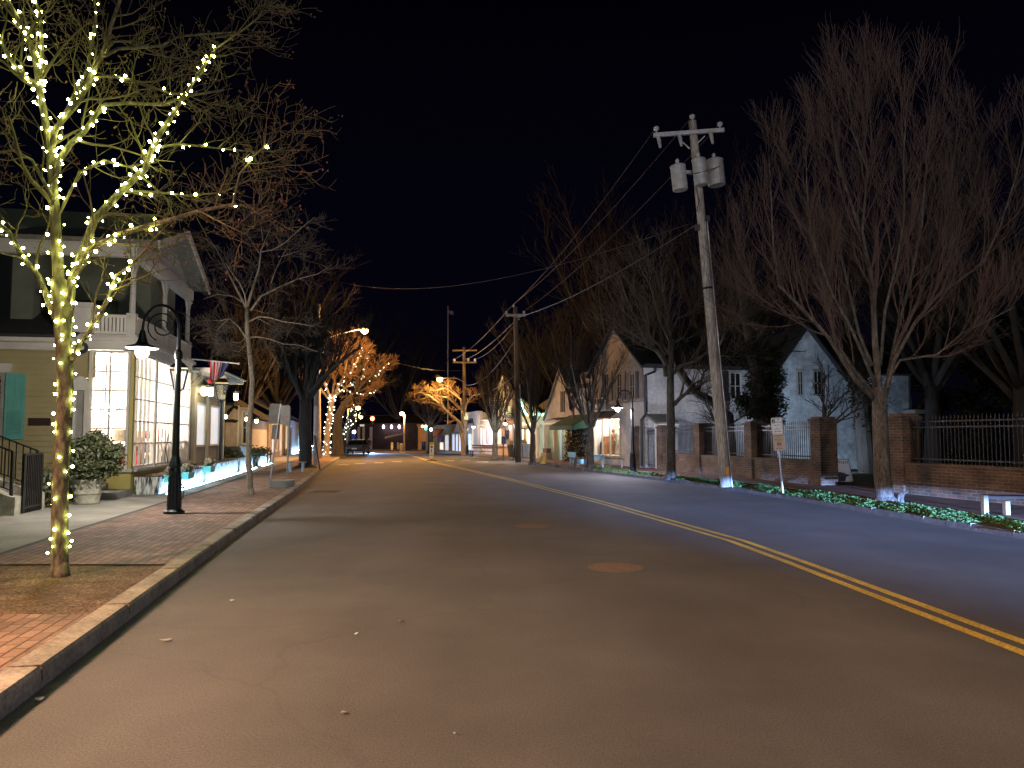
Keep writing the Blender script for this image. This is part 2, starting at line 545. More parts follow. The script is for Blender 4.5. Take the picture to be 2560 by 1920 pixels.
M['sign_back'] = mat('sign_back_aluminium', (0.14, 0.13, 0.12), 0.5, 0.4, noise=0.2, scale=4)
M['sign_white'] = mat('white_sign_sheet', (0.86, 0.90, 0.97), 0.5)
M['sign_cream'] = mat('cream_sign_sheet', (0.62, 0.50, 0.38), 0.55)
M['ink'] = mat('black_sign_ink', (0.02, 0.02, 0.04), 0.6)
M['red'] = mat('red_paint', (0.45, 0.03, 0.03), 0.6)
M['sign_blue'] = mat('blue_sign_sheet', (0.06, 0.07, 0.42), 0.5)
M['fluoro'] = mat('fluorescent_yellow_sheet', (0.80, 0.72, 0.04), 0.5)
M['hydrant'] = mat('yellow_hydrant_paint', (0.62, 0.42, 0.05), 0.5)
M['flag_red'] = mat('flag_red_cloth', (0.42, 0.03, 0.04), 0.9)
M['flag_white'] = mat('flag_white_cloth', (0.62, 0.58, 0.55), 0.9)
M['flag_blue'] = mat('flag_blue_cloth', (0.05, 0.05, 0.14), 0.9)
M['pot_dark'] = mat('dark_pot', (0.06, 0.06, 0.065), 0.7)
M['kale'] = mat('kale_leaf', (0.42, 0.36, 0.24), 0.7, noise=0.4, scale=8)
M['glass_dark'] = mat('dark_window_glass', (0.015, 0.017, 0.02), 0.08)
M['car_paint'] = mat('dark_grey_car_paint', (0.10, 0.095, 0.095), 0.3, 0.4)
M['car_glass'] = mat('car_glass', (0.02, 0.025, 0.022), 0.06)
M['rubber'] = mat('tyre_rubber', (0.015, 0.015, 0.015), 0.9)
M['tail'] = mat('tail_lamp_plastic', (0.25, 0.015, 0.01), 0.3)
M['plate'] = mat('number_plate', (0.6, 0.5, 0.35), 0.5)
M['skin'] = mat('skin', (0.45, 0.28, 0.2), 0.6)
M['hair'] = mat('dark_hair', (0.015, 0.012, 0.012), 0.7)
M['jacket'] = mat('dark_red_jacket', (0.16, 0.02, 0.02), 0.8)
M['jeans'] = mat('blue_jeans', (0.08, 0.09, 0.22), 0.85)
M['lampshade'] = mat('cream_lampshade', (0.85, 0.72, 0.55), 0.8)
M['tan'] = mat('tan_upholstery', (0.62, 0.38, 0.16), 0.8)
M['redcloth'] = mat('red_cloth', (0.55, 0.03, 0.05), 0.8)
M['greencloth'] = mat('green_garland', (0.10, 0.22, 0.10), 0.8)
M['room'] = mat('cream_interior', (0.78, 0.72, 0.64), 0.9, noise=0.1, scale=1.5)
M['brownwood'] = mat('brown_carved_wood', (0.30, 0.14, 0.06), 0.7, noise=0.3, scale=6)
# lights
M['bulb'] = emit('warm_led_bulb', (0.86, 1.0, 0.22), 84)
M['bulb_far'] = emit('cool_led_bulb', (1.0, 0.97, 0.72), 9, sample=False)
M['sodium'] = emit('sodium_lens', (1.0, 0.62, 0.22), 22, sample=False)
M['lamp_white'] = emit('lit_lamp_glass', (1.0, 0.96, 0.90), 30, sample=False)
M['lamp_cool'] = emit('cool_lamp_glass', (0.92, 0.92, 1.0), 14, sample=False)
M['lamp_warm'] = emit('warm_lamp_glass', (1.0, 0.82, 0.42), 18, sample=False)
M['signal_red'] = emit('red_signal_lens', (1.0, 0.16, 0.08), 8, sample=False)
M['amber'] = emit('amber_lens', (1.0, 0.55, 0.22), 10, sample=False)
M['purple'] = emit('violet_wall_lamp', (1.0, 0.75, 0.95), 6, sample=False)
M['strip_blue'] = emit('blue_led_strip', (0.36, 0.68, 1.0), 130)
M['strip_line'] = emit('blue_led_line', (0.30, 0.55, 1.0), 3.0)
M['win_warm'] = emit('lit_warm_interior', (1.0, 0.86, 0.66), 1.1, sample=True)
M['win_blue'] = emit('lit_blue_window', (0.50, 0.68, 1.0), 0.9, sample=True)
M['win_white'] = emit('lit_white_window', (0.86, 0.90, 1.0), 0.62, sample=True)
M['win_yellow'] = emit('lit_yellow_window', (1.0, 0.86, 0.45), 0.9, sample=True)
M['bulb_green'] = emit('green_bulb', (0.05, 1.0, 0.62), 4, sample=False)
M['bulb_cream'] = emit('cream_bulb', (1.0, 0.88, 0.55), 5, sample=False)
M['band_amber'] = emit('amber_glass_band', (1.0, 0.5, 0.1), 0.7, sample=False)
gl = bpy.data.materials.new('lantern_glass')
gl.use_nodes = True
_b = gl.node_tree.nodes['Principled BSDF']
_b.inputs['Base Color'].default_value = (0.8, 0.85, 0.85, 1)
_b.inputs['Roughness'].default_value = 0.05
_b.inputs['Alpha'].default_value = 0.16
M['clear'] = gl

# ================================================================== SETTING
def strip(name, fa, fb, z, m, y0=-30, y1=220, nx=1, kind='structure', parent=None):
    b = MB()
    ys = [y0] + [y for y in YS if y0 < y < y1] + [y1]
    rows = []
    for y in ys:
        a, c = fa(y), fb(y)
        rows.append([(lerp(a, c, i / nx), y, z + H(y)) for i in range(nx + 1)])
    for r0, r1 in zip(rows, rows[1:]):
        for i in range(nx):
            b.quad(r0[i], r0[i + 1], r1[i + 1], r1[i])
    o = b.build(name, m, parent)
    if kind: o['kind'] = kind
    return o

def loft(name, poly, prof, m, y0=-30, y1=220, kind='structure'):
    """profile of (dx, z) carried along a plan line"""
    b = MB()
    ys = [y0] + [y for y in YS if y0 < y < y1] + [y1]
    for ya, yb in zip(ys, ys[1:]):
        xa, xb = xs(poly, ya), xs(poly, yb)
        for (d0, z0), (d1, z1) in zip(prof, prof[1:]):
            b.quad((xa + d0, ya, z0 + H(ya)), (xa + d1, ya, z1 + H(ya)), (xb + d1, yb, z1 + H(yb)), (xb + d0, yb, z0 + H(yb)))
    o = b.build(name, m)
    if kind: o['kind'] = kind
    return o

kl = lambda d: (lambda y: xs(KL, y) + d)
kr = lambda d: (lambda y: xs(KR, y) + d)
strip('ground', lambda y: -420, lambda y: 420, -0.06, M['earth'], -60, 420)
strip('road', kl(-0.02), kr(0.02), 0.0, M['asphalt'], nx=6)
loft('left_kerb', KL, [(0.01, -0.02), (0.0, 0.115), (-0.02, 0.135), (-0.20, 0.14), (-0.20, 0.0)], M['kerb'])
SWL = lambda y: kl(-2.42)(y)
# tree pit cut out of the brick strip around the lit tree
PY0, PY1 = 6.5, 9.0
strip('brick_strip', kl(-2.42), kl(-0.20), 0.132, M['paver'], -30, PY0)
strip('brick_strip', kl(-2.42), kl(-0.20), 0.132, M['paver'], PY1, 120)
strip('tree_pit', kl(-2.42), kl(-0.20), 0.118, M['soil'], PY0, PY1, nx=4)
strip('sidewalk_edge', kl(-2.52), kl(-2.42), 0.128, M['granite'], -30, 120)
strip('sidewalk', kl(-4.75), kl(-2.52), 0.136, M['concrete'], -30, 120)
strip('brick_apron', kl(-9.0), kl(-4.75), 0.126, M['paver'], -30, 120)
# right side
loft('right_kerb', KR, [(-0.01, -0.02), (0.0, 0.10), (0.02, 0.115), (0.14, 0.12), (0.14, 0.0)], M['granite'])
strip('verge_soil', kr(0.14), kr(1.15), 0.10, M['soil'], -30, 40)
strip('footway_edge', kr(1.15), kr(1.32), 0.135, M['kerb'], -30, 40)
strip('right_footway', kr(1.32), kr(3.4), 0.128, M['paver_dark'], -30, 40)
strip('right_footway', kr(0.14), kr(6.0), 0.128, M['paver_dark'], 40, 88)
strip('garden_lawn', kr(3.4), kr(60), 0.05, M['lawn'], -30, 34)
strip('far_lawn', kr(0.1), kr(40), 0.10, M['lawn'], 92, 200)
strip('far_lawn', lambda y: xs(KL, y) - 40, kl(-0.2), 0.10, M['lawn'], 120, 200)

# double yellow line
yl = thing('centre_line', 'double yellow line painted down the middle of the road', 'road marking', (0, 0, 0), kind='structure')
for d0 in (-0.15, 0.07):
    strip('yellow_line', lambda y, d=d0: xs(CL, y) + d, lambda y, d=d0: xs(CL, y) + d + 0.11, 0.004, M['yellow_paint'], -20, 91, kind=None, parent=yl)

# worn crosswalk dashes
cwk = thing('crosswalk_dashes', 'row of worn white crosswalk dashes across the road', 'road marking', (0, 0, 0), kind='structure')
for px, py, hw in ((858, 1162, .32), (901, 1159, .30), (947, 1157, .30), (992, 1154, .34), (1125, 1152, .3), (1165, 1151, .3), (1205, 1155, .4)):
    p = G(px, py)
    b = MB()
    b.quad((p.x - hw, p.y - .35, .004), (p.x + hw, p.y - .40, .004), (p.x + hw * .9, p.y + .35, .004), (p.x - hw * .85, p.y + .3, .004))
    b.build('dash', M['white_paint'], cwk)

# granite joints of the right kerb and low stones
random.seed(4)
b = MB()
y = 8.0
while y < 40:
    x = xs(KR, y)
    b.box((x + 0.06, y, 0.055 + H(y)), (0.125, 0.014, 0.134), 0.2)
    y += random.uniform(0.9, 1.7)
o = b.build('kerb_joints', M['concrete']); o['kind'] = 'structure'
b = MB(); y = 3.2
while y < 60:
    x = xs(KL, y)
    b.box((x - .098, y, .07 + H(y)), (.204, .012, .146), R(11)); y += 1.83
o = b.build('kerb_joints', M['soil']); o['kind'] = 'structure'

# ------------------------------------------------------------------ manholes, drain, litter
def manhole(px, py, r, label):
    p = G(px, py)
    t = thing('manhole_cover', label, 'manhole cover', (p.x, p.y, 0), 'manhole covers in the road')
    MB().lathe((p.x, p.y, 0.001), [(r * 1.13, 0.0), (r * 1.12, 0.003), (r * 1.03, 0.0035)], 40).build('frame_ring', M['asphalt'], t)
    c = MB().lathe((p.x, p.y, 0.003), [(r, 0.0), (r, 0.003), (r * .97, 0.0035), (r * .9, 0.002)], 40)
    c.lathe((p.x, p.y, 0.0055), [(r * .5, 0), (r * .5, .0015), (r * .46, .0015)], 24)
    c.build('lid', M['manhole'], t)
manhole(1539, 1419, 0.34, 'round cast iron manhole cover nearest the camera, wide and rusty brown')
manhole(1331, 1316, 0.33, 'round manhole cover farther up the lane, faint and narrow')
p = G(814, 1229)
t = thing('storm_drain', 'slotted iron storm drain grate beside the left kerb', 'drain', (p.x, p.y, 0))
fr = MB()
for sgn in (-1, 1):
    fr.box((p.x, p.y + sgn * .42, .006), (.76, .05, .012)); fr.box((p.x + sgn * .36, p.y, .0063), (.04, .79, .0126))
fr.build('frame', M['manhole'], t)
g = MB()
for i in range(10):
    g.box((p.x - .30 + i * .066, p.y, .009), (.028, .78, .012))
g.build('grate_bars', M['manhole'], t)
MB().box((p.x, p.y, .003), (.68, .78, .004)).build('pit_shade_sheet', M['rubber'], t)  # flat black sheet standing in for the shade below the bars
random.seed(9)
for k, (px, py, r, lab) in enumerate(((580, 1504, .035, 'small torn white paper scrap near the left kerb'), (415, 1604, .045, 'long pale leaf scrap lying in the near left gutter lane'),
                        (890, 1588, .022, 'tiny bright white scrap in the middle of the left lane'), (1002, 1556, .03, 'flat pale leaf on the asphalt before the near manhole'),
                        (858, 1786, .028, 'brownish curled leaf low in the picture on the asphalt'), (98, 1753, .04, 'crumpled pale leaf against the kerb face'),
                        (1137, 1838, .012, 'tiny white pebble at the bottom of the road'))):
    p = G(px, py)
    b = MB()
    n = 7
    pts = [(p.x + r * .75 * (1.5 if k == 1 else 1) * random.uniform(.6, 1.1) * math.cos(6.283 * i / n), p.y + r * .8 * random.uniform(.6, 1.1) * math.sin(6.283 * i / n), .008 + random.uniform(0, .012)) for i in range(n)]
    b.prism(pts, (0, 0, .004))
    tag(b.build('leaf_scrap', M['white'] if k in (0, 2, 6) else M['greyboard']), lab, 'litter', 'scraps lying on the road')
# ================================================================== FACADE TOOL
class Facade:
    """a vertical plane through two plan points; pixels of the photograph give places on it"""
    def __init__(s, p0, p1, left=False):
        s.p0 = Vector((p0[0], p0[1], 0))
        d = Vector((p1[0] - p0[0], p1[1] - p0[1], 0))
        s.L = d.length
        s.u = d.normalized()
        n = Vector((s.u.y, -s.u.x, 0))
        s.n = n if left else -n          # towards the street
        s.z0 = 0.0
    def s_at(s, px):
        k = (px - CX) / F * CP          # X/Y approx with pitch handled through depth
        # solve X = k' Y using the true ray (Y depends on row only weakly)
        k = (px - CX) / F / CP
        return (k * s.p0.y - s.p0.x) / (s.u.x - k * s.u.y)
    def z_at(s, py, sv):
        Y = (s.p0 + s.u * sv).y
        return ZY(py, Y)
    def P(s, sv, z, o=0.0):
        q = s.p0 + s.u * sv + s.n * o
        return Vector((q.x, q.y, z))
    def box(s, mb, s0, s1, z0, z1, o0, o1):
        return mb.hexa(s.P(s0, z0, o0), s.u * (s1 - s0), s.n * (o1 - o0), Vector((0, 0, z1 - z0)))
    def quad(s, mb, s0, s1, z0, z1, o=0.0):
        a, b_, c, d = s.P(s0, z0, o), s.P(s1, z0, o), s.P(s1, z1, o), s.P(s0, z1, o)
        nn = (b_ - a).cross(d - a)
        if nn.dot(s.n) < 0:
            a, b_, c, d = d, c, b_, a
        return mb.quad(a, b_, c, d)
    def clap(s, mb, s0, s1, z0, z1, o=0.0, h=0.125, t=0.022):
        z = z0
        while z < z1 - 1e-3:
            zt = min(z1, z + h)
            s.box(mb, s0, s1, z, zt, o - .02, o)           # board body
            a, b_ = s.P(s0, z, o + t), s.P(s1, z, o + t)
            c, d = s.P(s1, zt, o + .001), s.P(s0, zt, o + .001)
            if (b_ - a).cross(d - a).dot(s.n) < 0:
                mb.quad(d, c, b_, a)
            else:
                mb.quad(a, b_, c, d)
            a2, b2 = s.P(s0, z, o), s.P(s1, z, o)
            mb.quad(a2, b2, b_, a)
            z = zt
        return mb
    def window(s, parent, s0, s1, z0, z1, pane, frame, nx=2, ny=2, fw=0.07, depth=0.05, o=0.0, mw=0.03, name='window'):
        f = MB()
        s.box(f, s0, s0 + fw, z0, z1, o, o + depth); s.box(f, s1 - fw, s1, z0, z1, o, o + depth)
        s.box(f, s0 + fw, s1 - fw, z0, z0 + fw, o, o + depth); s.box(f, s0 + fw, s1 - fw, z1 - fw, z1, o, o + depth)
        for i in range(1, nx):
            c = lerp(s0 + fw, s1 - fw, i / nx); s.box(f, c - mw / 2, c + mw / 2, z0 + fw, z1 - fw, o + .004, o + depth * .8)
        for j in range(1, ny):
            c = lerp(z0 + fw, z1 - fw, j / ny); s.box(f, s0 + fw, s1 - fw, c - mw / 2, c + mw / 2, o + .006, o + depth * .75)
        fo = f.build(name, frame, parent)
        if pane is not None:
            p = MB(); s.quad(p, s0 + fw * .5, s1 - fw * .5, z0 + fw * .5, z1 - fw * .5, o + .008)
            p.build('pane', pane, fo)
        return fo

def text(name, s, size, loc, xdir, updir, m, parent, ext=0.003, align='CENTER'):
    cu = bpy.data.curves.new(name, 'FONT')
    cu.body = s
    cu.size = size
    cu.align_x = align
    cu.align_y = 'CENTER'
    cu.extrude = ext
    cu.resolution_u = 3
    tmp = bpy.data.objects.new('tmp', cu)
    COL.objects.link(tmp)
    dg = bpy.context.evaluated_depsgraph_get()
    dg.update()
    me = bpy.data.meshes.new_from_object(tmp.evaluated_get(dg))
    bpy.data.objects.remove(tmp)
    x = Vector(xdir).normalized(); u = Vector(updir).normalized(); n = x.cross(u)
    off = ROOT.get(parent, Vector((0, 0, 0)))
    loc = Vector(loc) - off
    for v in me.vertices:
        c = v.co.copy()
        v.co = loc + x * c.x + u * c.y + n * c.z
    me.materials.clear()
    me.materials.append(m)
    o = bpy.data.objects.new(name, me)
    COL.objects.link(o)
    if parent is not None:
        o.parent = parent
        ROOT[o] = off
    return o

# ================================================================== LEFT SHOP
S0 = (-9.46, 19.3)
FS = Facade(S0, (S0[0] + UL.x * 12, S0[1] + UL.y * 12), left=True)              # street side
FE = Facade(S0, (S0[0] + NL.x * 10, S0[1] + NL.y * 10), left=True)              # end wall that faces the camera
FE.n = -UL.copy()
GB = 0.13
shop = thing('corner_shop', 'yellow corner shop with brightly lit bay windows and white upper balcony', 'shop', (S0[0], S0[1], GB))
zE = lambda py: ZY(py, 19.2)
wx0, wx1 = FE.s_at(324), FE.s_at(222)
ax0, ax1 = FE.s_at(220), FE.s_at(184)
yx0, yx1 = FE.s_at(178), FE.s_at(-140)
zwb, zwt = zE(1172), zE(876)
zfl = zE(842)
# corner posts, fascia, base
b = MB()
FE.box(b, 0.0, wx0 - .02, GB, zwt, -.16, 0.0)
FE.box(b, wx1 + .02, ax0 - .02, GB, zwt, -.15, -.005)
b.build('corner_post', M['yellow_trim'], shop)
b = MB()
FE.box(b, -0.06, ax1 + .1, zwt + .02, zfl - .1, -.3, 0.03)
FE.box(b, -0.12, ax1 + .16, zfl - .1, zfl, -.3, 0.10)
FS.box(b, 0.0, 6.6, zwt + .02, zfl - .1, -.3, 0.035)
FS.box(b, 0.10, 6.7, zfl - .1, zfl, -.3, 0.10)
b.build('fascia', M['offwhite'], shop)
b = MB(); FE.box(b, 0.002, wx1, GB, zwb - .08, -.25, 0.02); FS.box(b, 0.0, 6.6, GB, zwb - .08, -.25, -.01)
b.build('base_wall', M['yellow_trim'], shop)
b = MB(); FE.box(b, -.05, wx1 + .05, zwb - .08, zwb, -.2, 0.12); FS.box(b, 0.12, 6.6, zwb - .08, zwb, -.2, 0.10)
b.build('window_sill', M['offwhite'], shop)
FE.window(shop, wx0, wx1, zwb, zwt, None, M['white'], 2, 6, .06, .09, -.09, .028, 'end_window')
# street bay windows : three bays of tall many paned glazing
sb = [0.02, 2.1, 4.2, 6.3]
for i in range(3):
    FS.window(shop, sb[i] + .02, sb[i + 1] - .02, zwb, zwt, None, M['white'], 5, 5, .06, .09, -.09, .026, 'bay_window')
for i in (1, 2, 3):
    b = MB(); FS.box(b, sb[i] - .07, sb[i] + .07, zwb, zwt, -.1, 0.03); b.build('bay_post', M['offwhite'], shop)
# interior room
room = MB()
def rp(a, c, z):   # a along street, c depth from street
    return Vector((S0[0], S0[1], 0)) + UL * a + NL * c + Vector((0, 0, z))
A1, C1, ZF, ZC = 6.4, 4.2, GB + .25, zwt + .06
room.quad(rp(.1, .1, ZF), rp(A1, .1, ZF), rp(A1, C1, ZF), rp(.1, C1, ZF))
room.quad(rp(.1, .1, ZC), rp(.1, C1, ZC), rp(A1, C1, ZC), rp(A1, .1, ZC))
room.quad(rp(.1, C1, ZF), rp(A1, C1, ZF), rp(A1, C1, ZC), rp(.1, C1, ZC))
room.quad(rp(A1, .1, ZF), rp(A1, .1, ZC), rp(A1, C1, ZC), rp(A1, C1, ZF))
room.quad(rp(.12, FE.s_at(222) + .1, ZF), rp(.12, C1, ZF), rp(.12, C1, ZC), rp(.12, FE.s_at(222) + .1, ZC))
room.build('room_lining', M['room'], shop)
b = MB()
b.hexa(rp(2.2, C1 - .42, ZF), UL * 1.5, NL * .4, Vector((0, 0, 2.0)))
b.hexa(rp(4.6, C1 - .42, ZF), UL * 1.2, NL * .4, Vector((0, 0, 1.7)))
b.build('display_cabinet', M['brownwood'], shop)
lamp('shop_ceiling_light', 'POINT', rp(1.6, 1.5, 2.75), 460, (1.0, 0.92, 0.83), 0.12)
lamp('shop_ceiling_light', 'POINT', rp(4.4, 1.6, 2.75), 460, (1.0, 0.93, 0.86), 0.12)
# balcony floor, parapet, railing, posts
b = MB(); b.hexa(rp(-.02, -.05, zfl), UL * 6.6, NL * 3.2, Vector((0, 0, .06))); b.build('balcony_floor', M['offwhite'], shop)
rl = MB()
zr = zE(786)
FE.box(rl, .12, FE.s_at(228), zr - .07, zr, -.12, -.02)
FE.box(rl, .12, FE.s_at(228), zfl + .08, zfl + .14, -.11, -.03)
n = 9
for i in range(n):
    c = lerp(.25, FE.s_at(230), i / (n - 1))
    FE.box(rl, c - .032, c + .032, zfl + .14, zr - .07, -.09, -.05)
rl.build('balcony_railing', M['white'], shop)
b = MB()
FS.box(b, .16, 6.4, zfl + .06, zr - .1, -.12, -.02)
FS.box(b, .16, 6.4, zr - .1, zr - .03, -.16, .02)
b.build('parapet', M['offwhite'], shop)
EAVE = zE(640)
def post(sv):
    p = MB()
    FS.box(p, sv - .11, sv + .11, zfl + .06, zr + .05, -.23, -.01)
    c = FS.P(sv, 0, -.12)
    p.tube([(c.x, c.y, zr + .05), (c.x, c.y, EAVE)], [.075, .06], 8)
    p.build('balcony_post', M['offwhite'], shop)
    k = MB()
    for sg in (-1, 1):
        pts = [FS.P(sv + sg * .06, EAVE, -.15), FS.P(sv + sg * .55, EAVE, -.15), FS.P(sv + sg * .30, EAVE - .12, -.15), FS.P(sv + sg * .14, EAVE - .34, -.15), FS.P(sv + sg * .06, EAVE - .62, -.15)]
        k.prism(pts, FS.n * .06)
    k.build('corner_bracket', M['offwhite'], shop)
post(.13); post(3.3); post(6.3)
# roof over the balcony: steep, with a gable over the far end and a deep frieze
b = MB()
FS.box(b, -.1, 6.5, EAVE, EAVE + .34, -.24, 0.0)
FE.box(b, .02, 3.4, EAVE, EAVE + .36, -.2, -.02)
b.build('frieze', M['offwhite'], shop)
rd = MB()
mid_, half, rise = 3.1, 3.25, 1.1
OV = .5
for sg in (-1, 1):
    e_ = mid_ + sg * half
    rd.prism([FS.P(e_, EAVE + .30, OV), FS.P(mid_, EAVE + .30 + rise, OV), FS.P(mid_, EAVE + .42 + rise, OV), FS.P(e_, EAVE + .42, OV)], -FS.n * (OV + 3.2))
fixn(rd.build('balcony_roof', M['roof_grey'], shop))
b = MB()
for sg in (-1, 1):
    e_ = mid_ + sg * half
    b.prism([FS.P(e_, EAVE + .20, OV + .005), FS.P(mid_, EAVE + .20 + rise, OV + .005), FS.P(mid_, EAVE + .42 + rise, OV + .005), FS.P(e_, EAVE + .42, OV + .005)], FS.n * .05)
fixn(b.build('barge_board', M['offwhite'], shop))
b = MB()
n = 8
for i in range(n):
    z0_, z1_ = lerp(EAVE + .30, EAVE + .3 + rise, i / n), lerp(EAVE + .30, EAVE + .3 + rise, (i + 1) / n)
    k0, k1 = half * (1 - i / n), half * (1 - (i + 1) / n)
    b.prism([FS.P(mid_ - k0, z0_, -.04), FS.P(mid_ + k0, z0_, -.04), FS.P(mid_ + k1, z1_, -.06), FS.P(mid_ - k1, z1_, -.06)], -FS.n * .08)
b.build('gable_shingles', M['offwhite'], shop)
# upper storey set back
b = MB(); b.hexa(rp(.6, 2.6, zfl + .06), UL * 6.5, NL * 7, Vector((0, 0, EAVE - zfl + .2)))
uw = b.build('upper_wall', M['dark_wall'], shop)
for a_, c_, u_, n_ in ((2.2, 2.52, 1.0, .06), (4.2, 2.52, 1.4, .06), (.53, 3.1, .06, 1.3)):
    b = MB(); b.hexa(rp(a_, c_, zfl + .1), UL * u_, NL * n_, Vector((0, 0, 2.0))); b.build('balcony_door', M['glass_dark'], shop)
# arched doorway in the end wall
b = MB()
ac, ar = (ax0 + ax1) / 2, abs(ax1 - ax0) / 2
zsp = zE(966)
for k in range(12):
    a0, a1 = math.pi * k / 12, math.pi * (k + 1) / 12
    q = [FE.P(ac + math.cos(a) * r_, zsp + math.sin(a) * r_ * 1.25, -.06) for a, r_ in ((a0, ar - .09), (a1, ar - .09), (a1, ar + .03), (a0, ar + .03))]
    b.prism(q, FE.n * .08)
FE.box(b, ax0 - .04, ax0 + .07, GB, zsp, -.06, .02); FE.box(b, ax1 - .07, ax1 + .04, GB, zsp, -.06, .02)
FE.box(b, ax0 + .07, ax1 - .07, zsp - .1, zsp + .1, -.06, .03)
fixn(b.build('door_arch', M['white'], shop))
b = MB(); FE.box(b, ax0, ax1, GB + .2, zsp + ar * 1.2, -.12, -.065); b.build('door', M['greyboard'], shop)
b = MB(); FE.clap(b, ax0 - .12, ax1 + .5, zsp + ar * 1.3, zwt, -.1, .12); b.build('arch_wall', M['yellow_clap'], shop)
# canopy above the door
cz = zE(800)
b = MB(); FE.box(b, ax0 - .1, yx0 + .25, zE(835), zE(775), -.3, .28); FE.box(b, ax0 - .16, yx0 + .33, zE(775), zE(764), -.3, .40)
b.build('door_canopy', M['offwhite'], shop)
# small dark hanging sign by the door
ps = FE.P(FE.s_at(206), zE(872), .12)
t = thing('hanging_plaque', 'small dark oval plaque hanging above the arched shop door', 'sign', ps)
MB().lathe(ps - FE.n * .02, [(.0, 0), (.14, .0), (.15, .02), (.13, .045), (0, .05)], 18, FE.n).build('plate', M['ink'], t)
MB().lathe(ps + FE.n * .03, [(.06, 0), (.05, .01)], 10, FE.n).build('emblem', M['white'], t)
MB().tube([ps + Vector((0, 0, .1)), ps + Vector((0, 0, .3))], .008, 5).build('hanger', M['iron'], t)

# ---------------- yellow house to the left of the shop
hs = thing('yellow_house', 'yellow clapboard house with teal shutters and grey roof behind steps', 'house', FE.P(yx0, GB, 0))
FY = Facade((FE.P(yx0, 0, .0).x, FE.P(yx0, 0, .0).y), (FE.P(yx1, 0, .0).x, FE.P(yx1, 0, .0).y), left=True)
FY.n = -UL.copy()
zY = lambda py: ZY(py, 19.3)
b = MB(); FY.clap(b, 0, FY.L, GB, zY(880), 0, .135, .034); b.build('wall', M['yellow_clap'], hs)
b = MB(); FY.box(b, -.1, FY.L, zY(880), zY(862), -.1, .10); FY.box(b, -.15, FY.L, zY(862), zY(852), -.1, .34); b.build('eave_board', M['offwhite'], hs)
b = MB(); b.prism([FY.P(-.2, zY(852), .42), FY.P(-.2, zY(852) + .06, .42), FY.P(-.2, zY(852) + 1.35, -2.2), FY.P(-.2, zY(852) + 1.29, -2.2)], FY.u * (FY.L + .2))
fixn(b.build('roof', M['roof_dark'], hs))
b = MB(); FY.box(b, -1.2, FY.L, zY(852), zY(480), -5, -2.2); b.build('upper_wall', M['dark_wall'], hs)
sw0, sw1 = FY.s_at(66), FY.s_at(17)
zs0, zs1 = zY(1098), zY(938)
sh = MB()
FY.box(sh, sw0, sw1, zs0, zs1, .02, .055)
mid = lerp(zs0, zs1, .45)
for z0_, z1_ in ((zs0 + .1, mid - .06),):
    z = z0_
    while z < z1_:
        sh.hexa(FY.P(sw0 + .07, z, .056), FY.u * (sw1 - sw0 - .14), FY.n * .018 + Vector((0, 0, -.02)), Vector((0, 0, .022)))
        z += .05
FY.box(sh, sw0, sw0 + .06, zs0, zs1, .055, .075); FY.box(sh, sw1 - .06, sw1, zs0, zs1, .055, .075)
for zc in (zs0 + .04, mid, zs1 - .04): FY.box(sh, sw0 + .06, sw1 - .06, zc - .04, zc + .04, .055, .074)
FY.box(sh, (sw0 + sw1) / 2 - .012, (sw0 + sw1) / 2 + .012, mid + .04, zs1 - .08, .055, .066)
sh.build('shutter', M['teal'], hs)
wf = FY.window(hs, FY.s_at(14), FY.s_at(-70), zs0, zs1, M['glass_dark'], M['greyboard'], 2, 4, .08, .05, .01, .03)
b = MB(); FY.box(b, FY.s_at(30), FY.s_at(-80), zs1 + .02, zs1 + .24, .02, .09); b.build('window_head', M['offwhite'], hs)
pl = MB(); FY.box(pl, FY.s_at(132), FY.s_at(78), zY(1064), zY(1046), .036, .06)
tag(pl.build('wall_plaque', M['plaque']), 'dark bronze plaque on the yellow clapboard wall', 'plaque')

# ---------------- steps with iron railings
st = thing('entrance_steps', 'concrete steps with pale cheek walls climbing to the yellow house', 'steps', (-9.15, 14.2, GB))
cb0 = Vector((-9.15, 14.35, 0)); dirS = NL.copy(); wd = UL * 1.05
def cheek(o0, th):
    c = MB()
    pts = [o0 + Vector((0, 0, GB)), o0 + Vector((0, 0, GB + .34)), o0 + dirS * .1 + Vector((0, 0, GB + .36)), o0 + dirS * 2.4 + Vector((0, 0, GB + 1.32)), o0 + dirS * 4 + Vector((0, 0, GB + 1.32)), o0 + dirS * 4 + Vector((0, 0, GB))]
    c.prism(pts, UL * th)
    fixn(c.build('cheek_wall', M['stone_urn'], st))
cheek(cb0, .26); cheek(cb0 + UL * 1.1, .26)
b = MB()
for i in range(7):
    b.hexa(cb0 + UL * .26 + dirS * (.28 * i + .05) + Vector((0, 0, GB)), UL * .84, dirS * (3.9 - .28 * i), Vector((0, 0, .16 * (i + 1))))
b.build('step_treads', M['concrete'], st)
def railing(o0, label):
    p0 = o0 + dirS * .12 + UL * .13 + Vector((0, 0, GB + .36))
    t = thing('stair_railing', label, 'railing', p0, 'iron railings of the entrance steps')
    r = MB()
    slope = Vector((0, 0, .96)) / 2.3
    top0 = p0 + Vector((0, 0, .82)); top1 = p0 + dirS * 2.3 + Vector((0, 0, .96 + .82))
    r.bar(top0, top1, .045, .03); r.bar(top1, top1 + dirS * 1.5, .045, .03)
    r.bar(p0 + Vector((0, 0, .10)), p0 + dirS * 2.3 + Vector((0, 0, 1.06)), .03, .02)
    r.build('handrail', M['iron'], t)
    r = MB()
    for i in range(19):
        a = p0 + (dirS + slope) * (2.3 * i / 18)
        r.bar(a + Vector((0, 0, .0 if i % 6 == 0 else .1)), a + Vector((0, 0, .82)), .045 if i % 6 == 0 else .018)
    r.build('baluster', M['iron'], t)
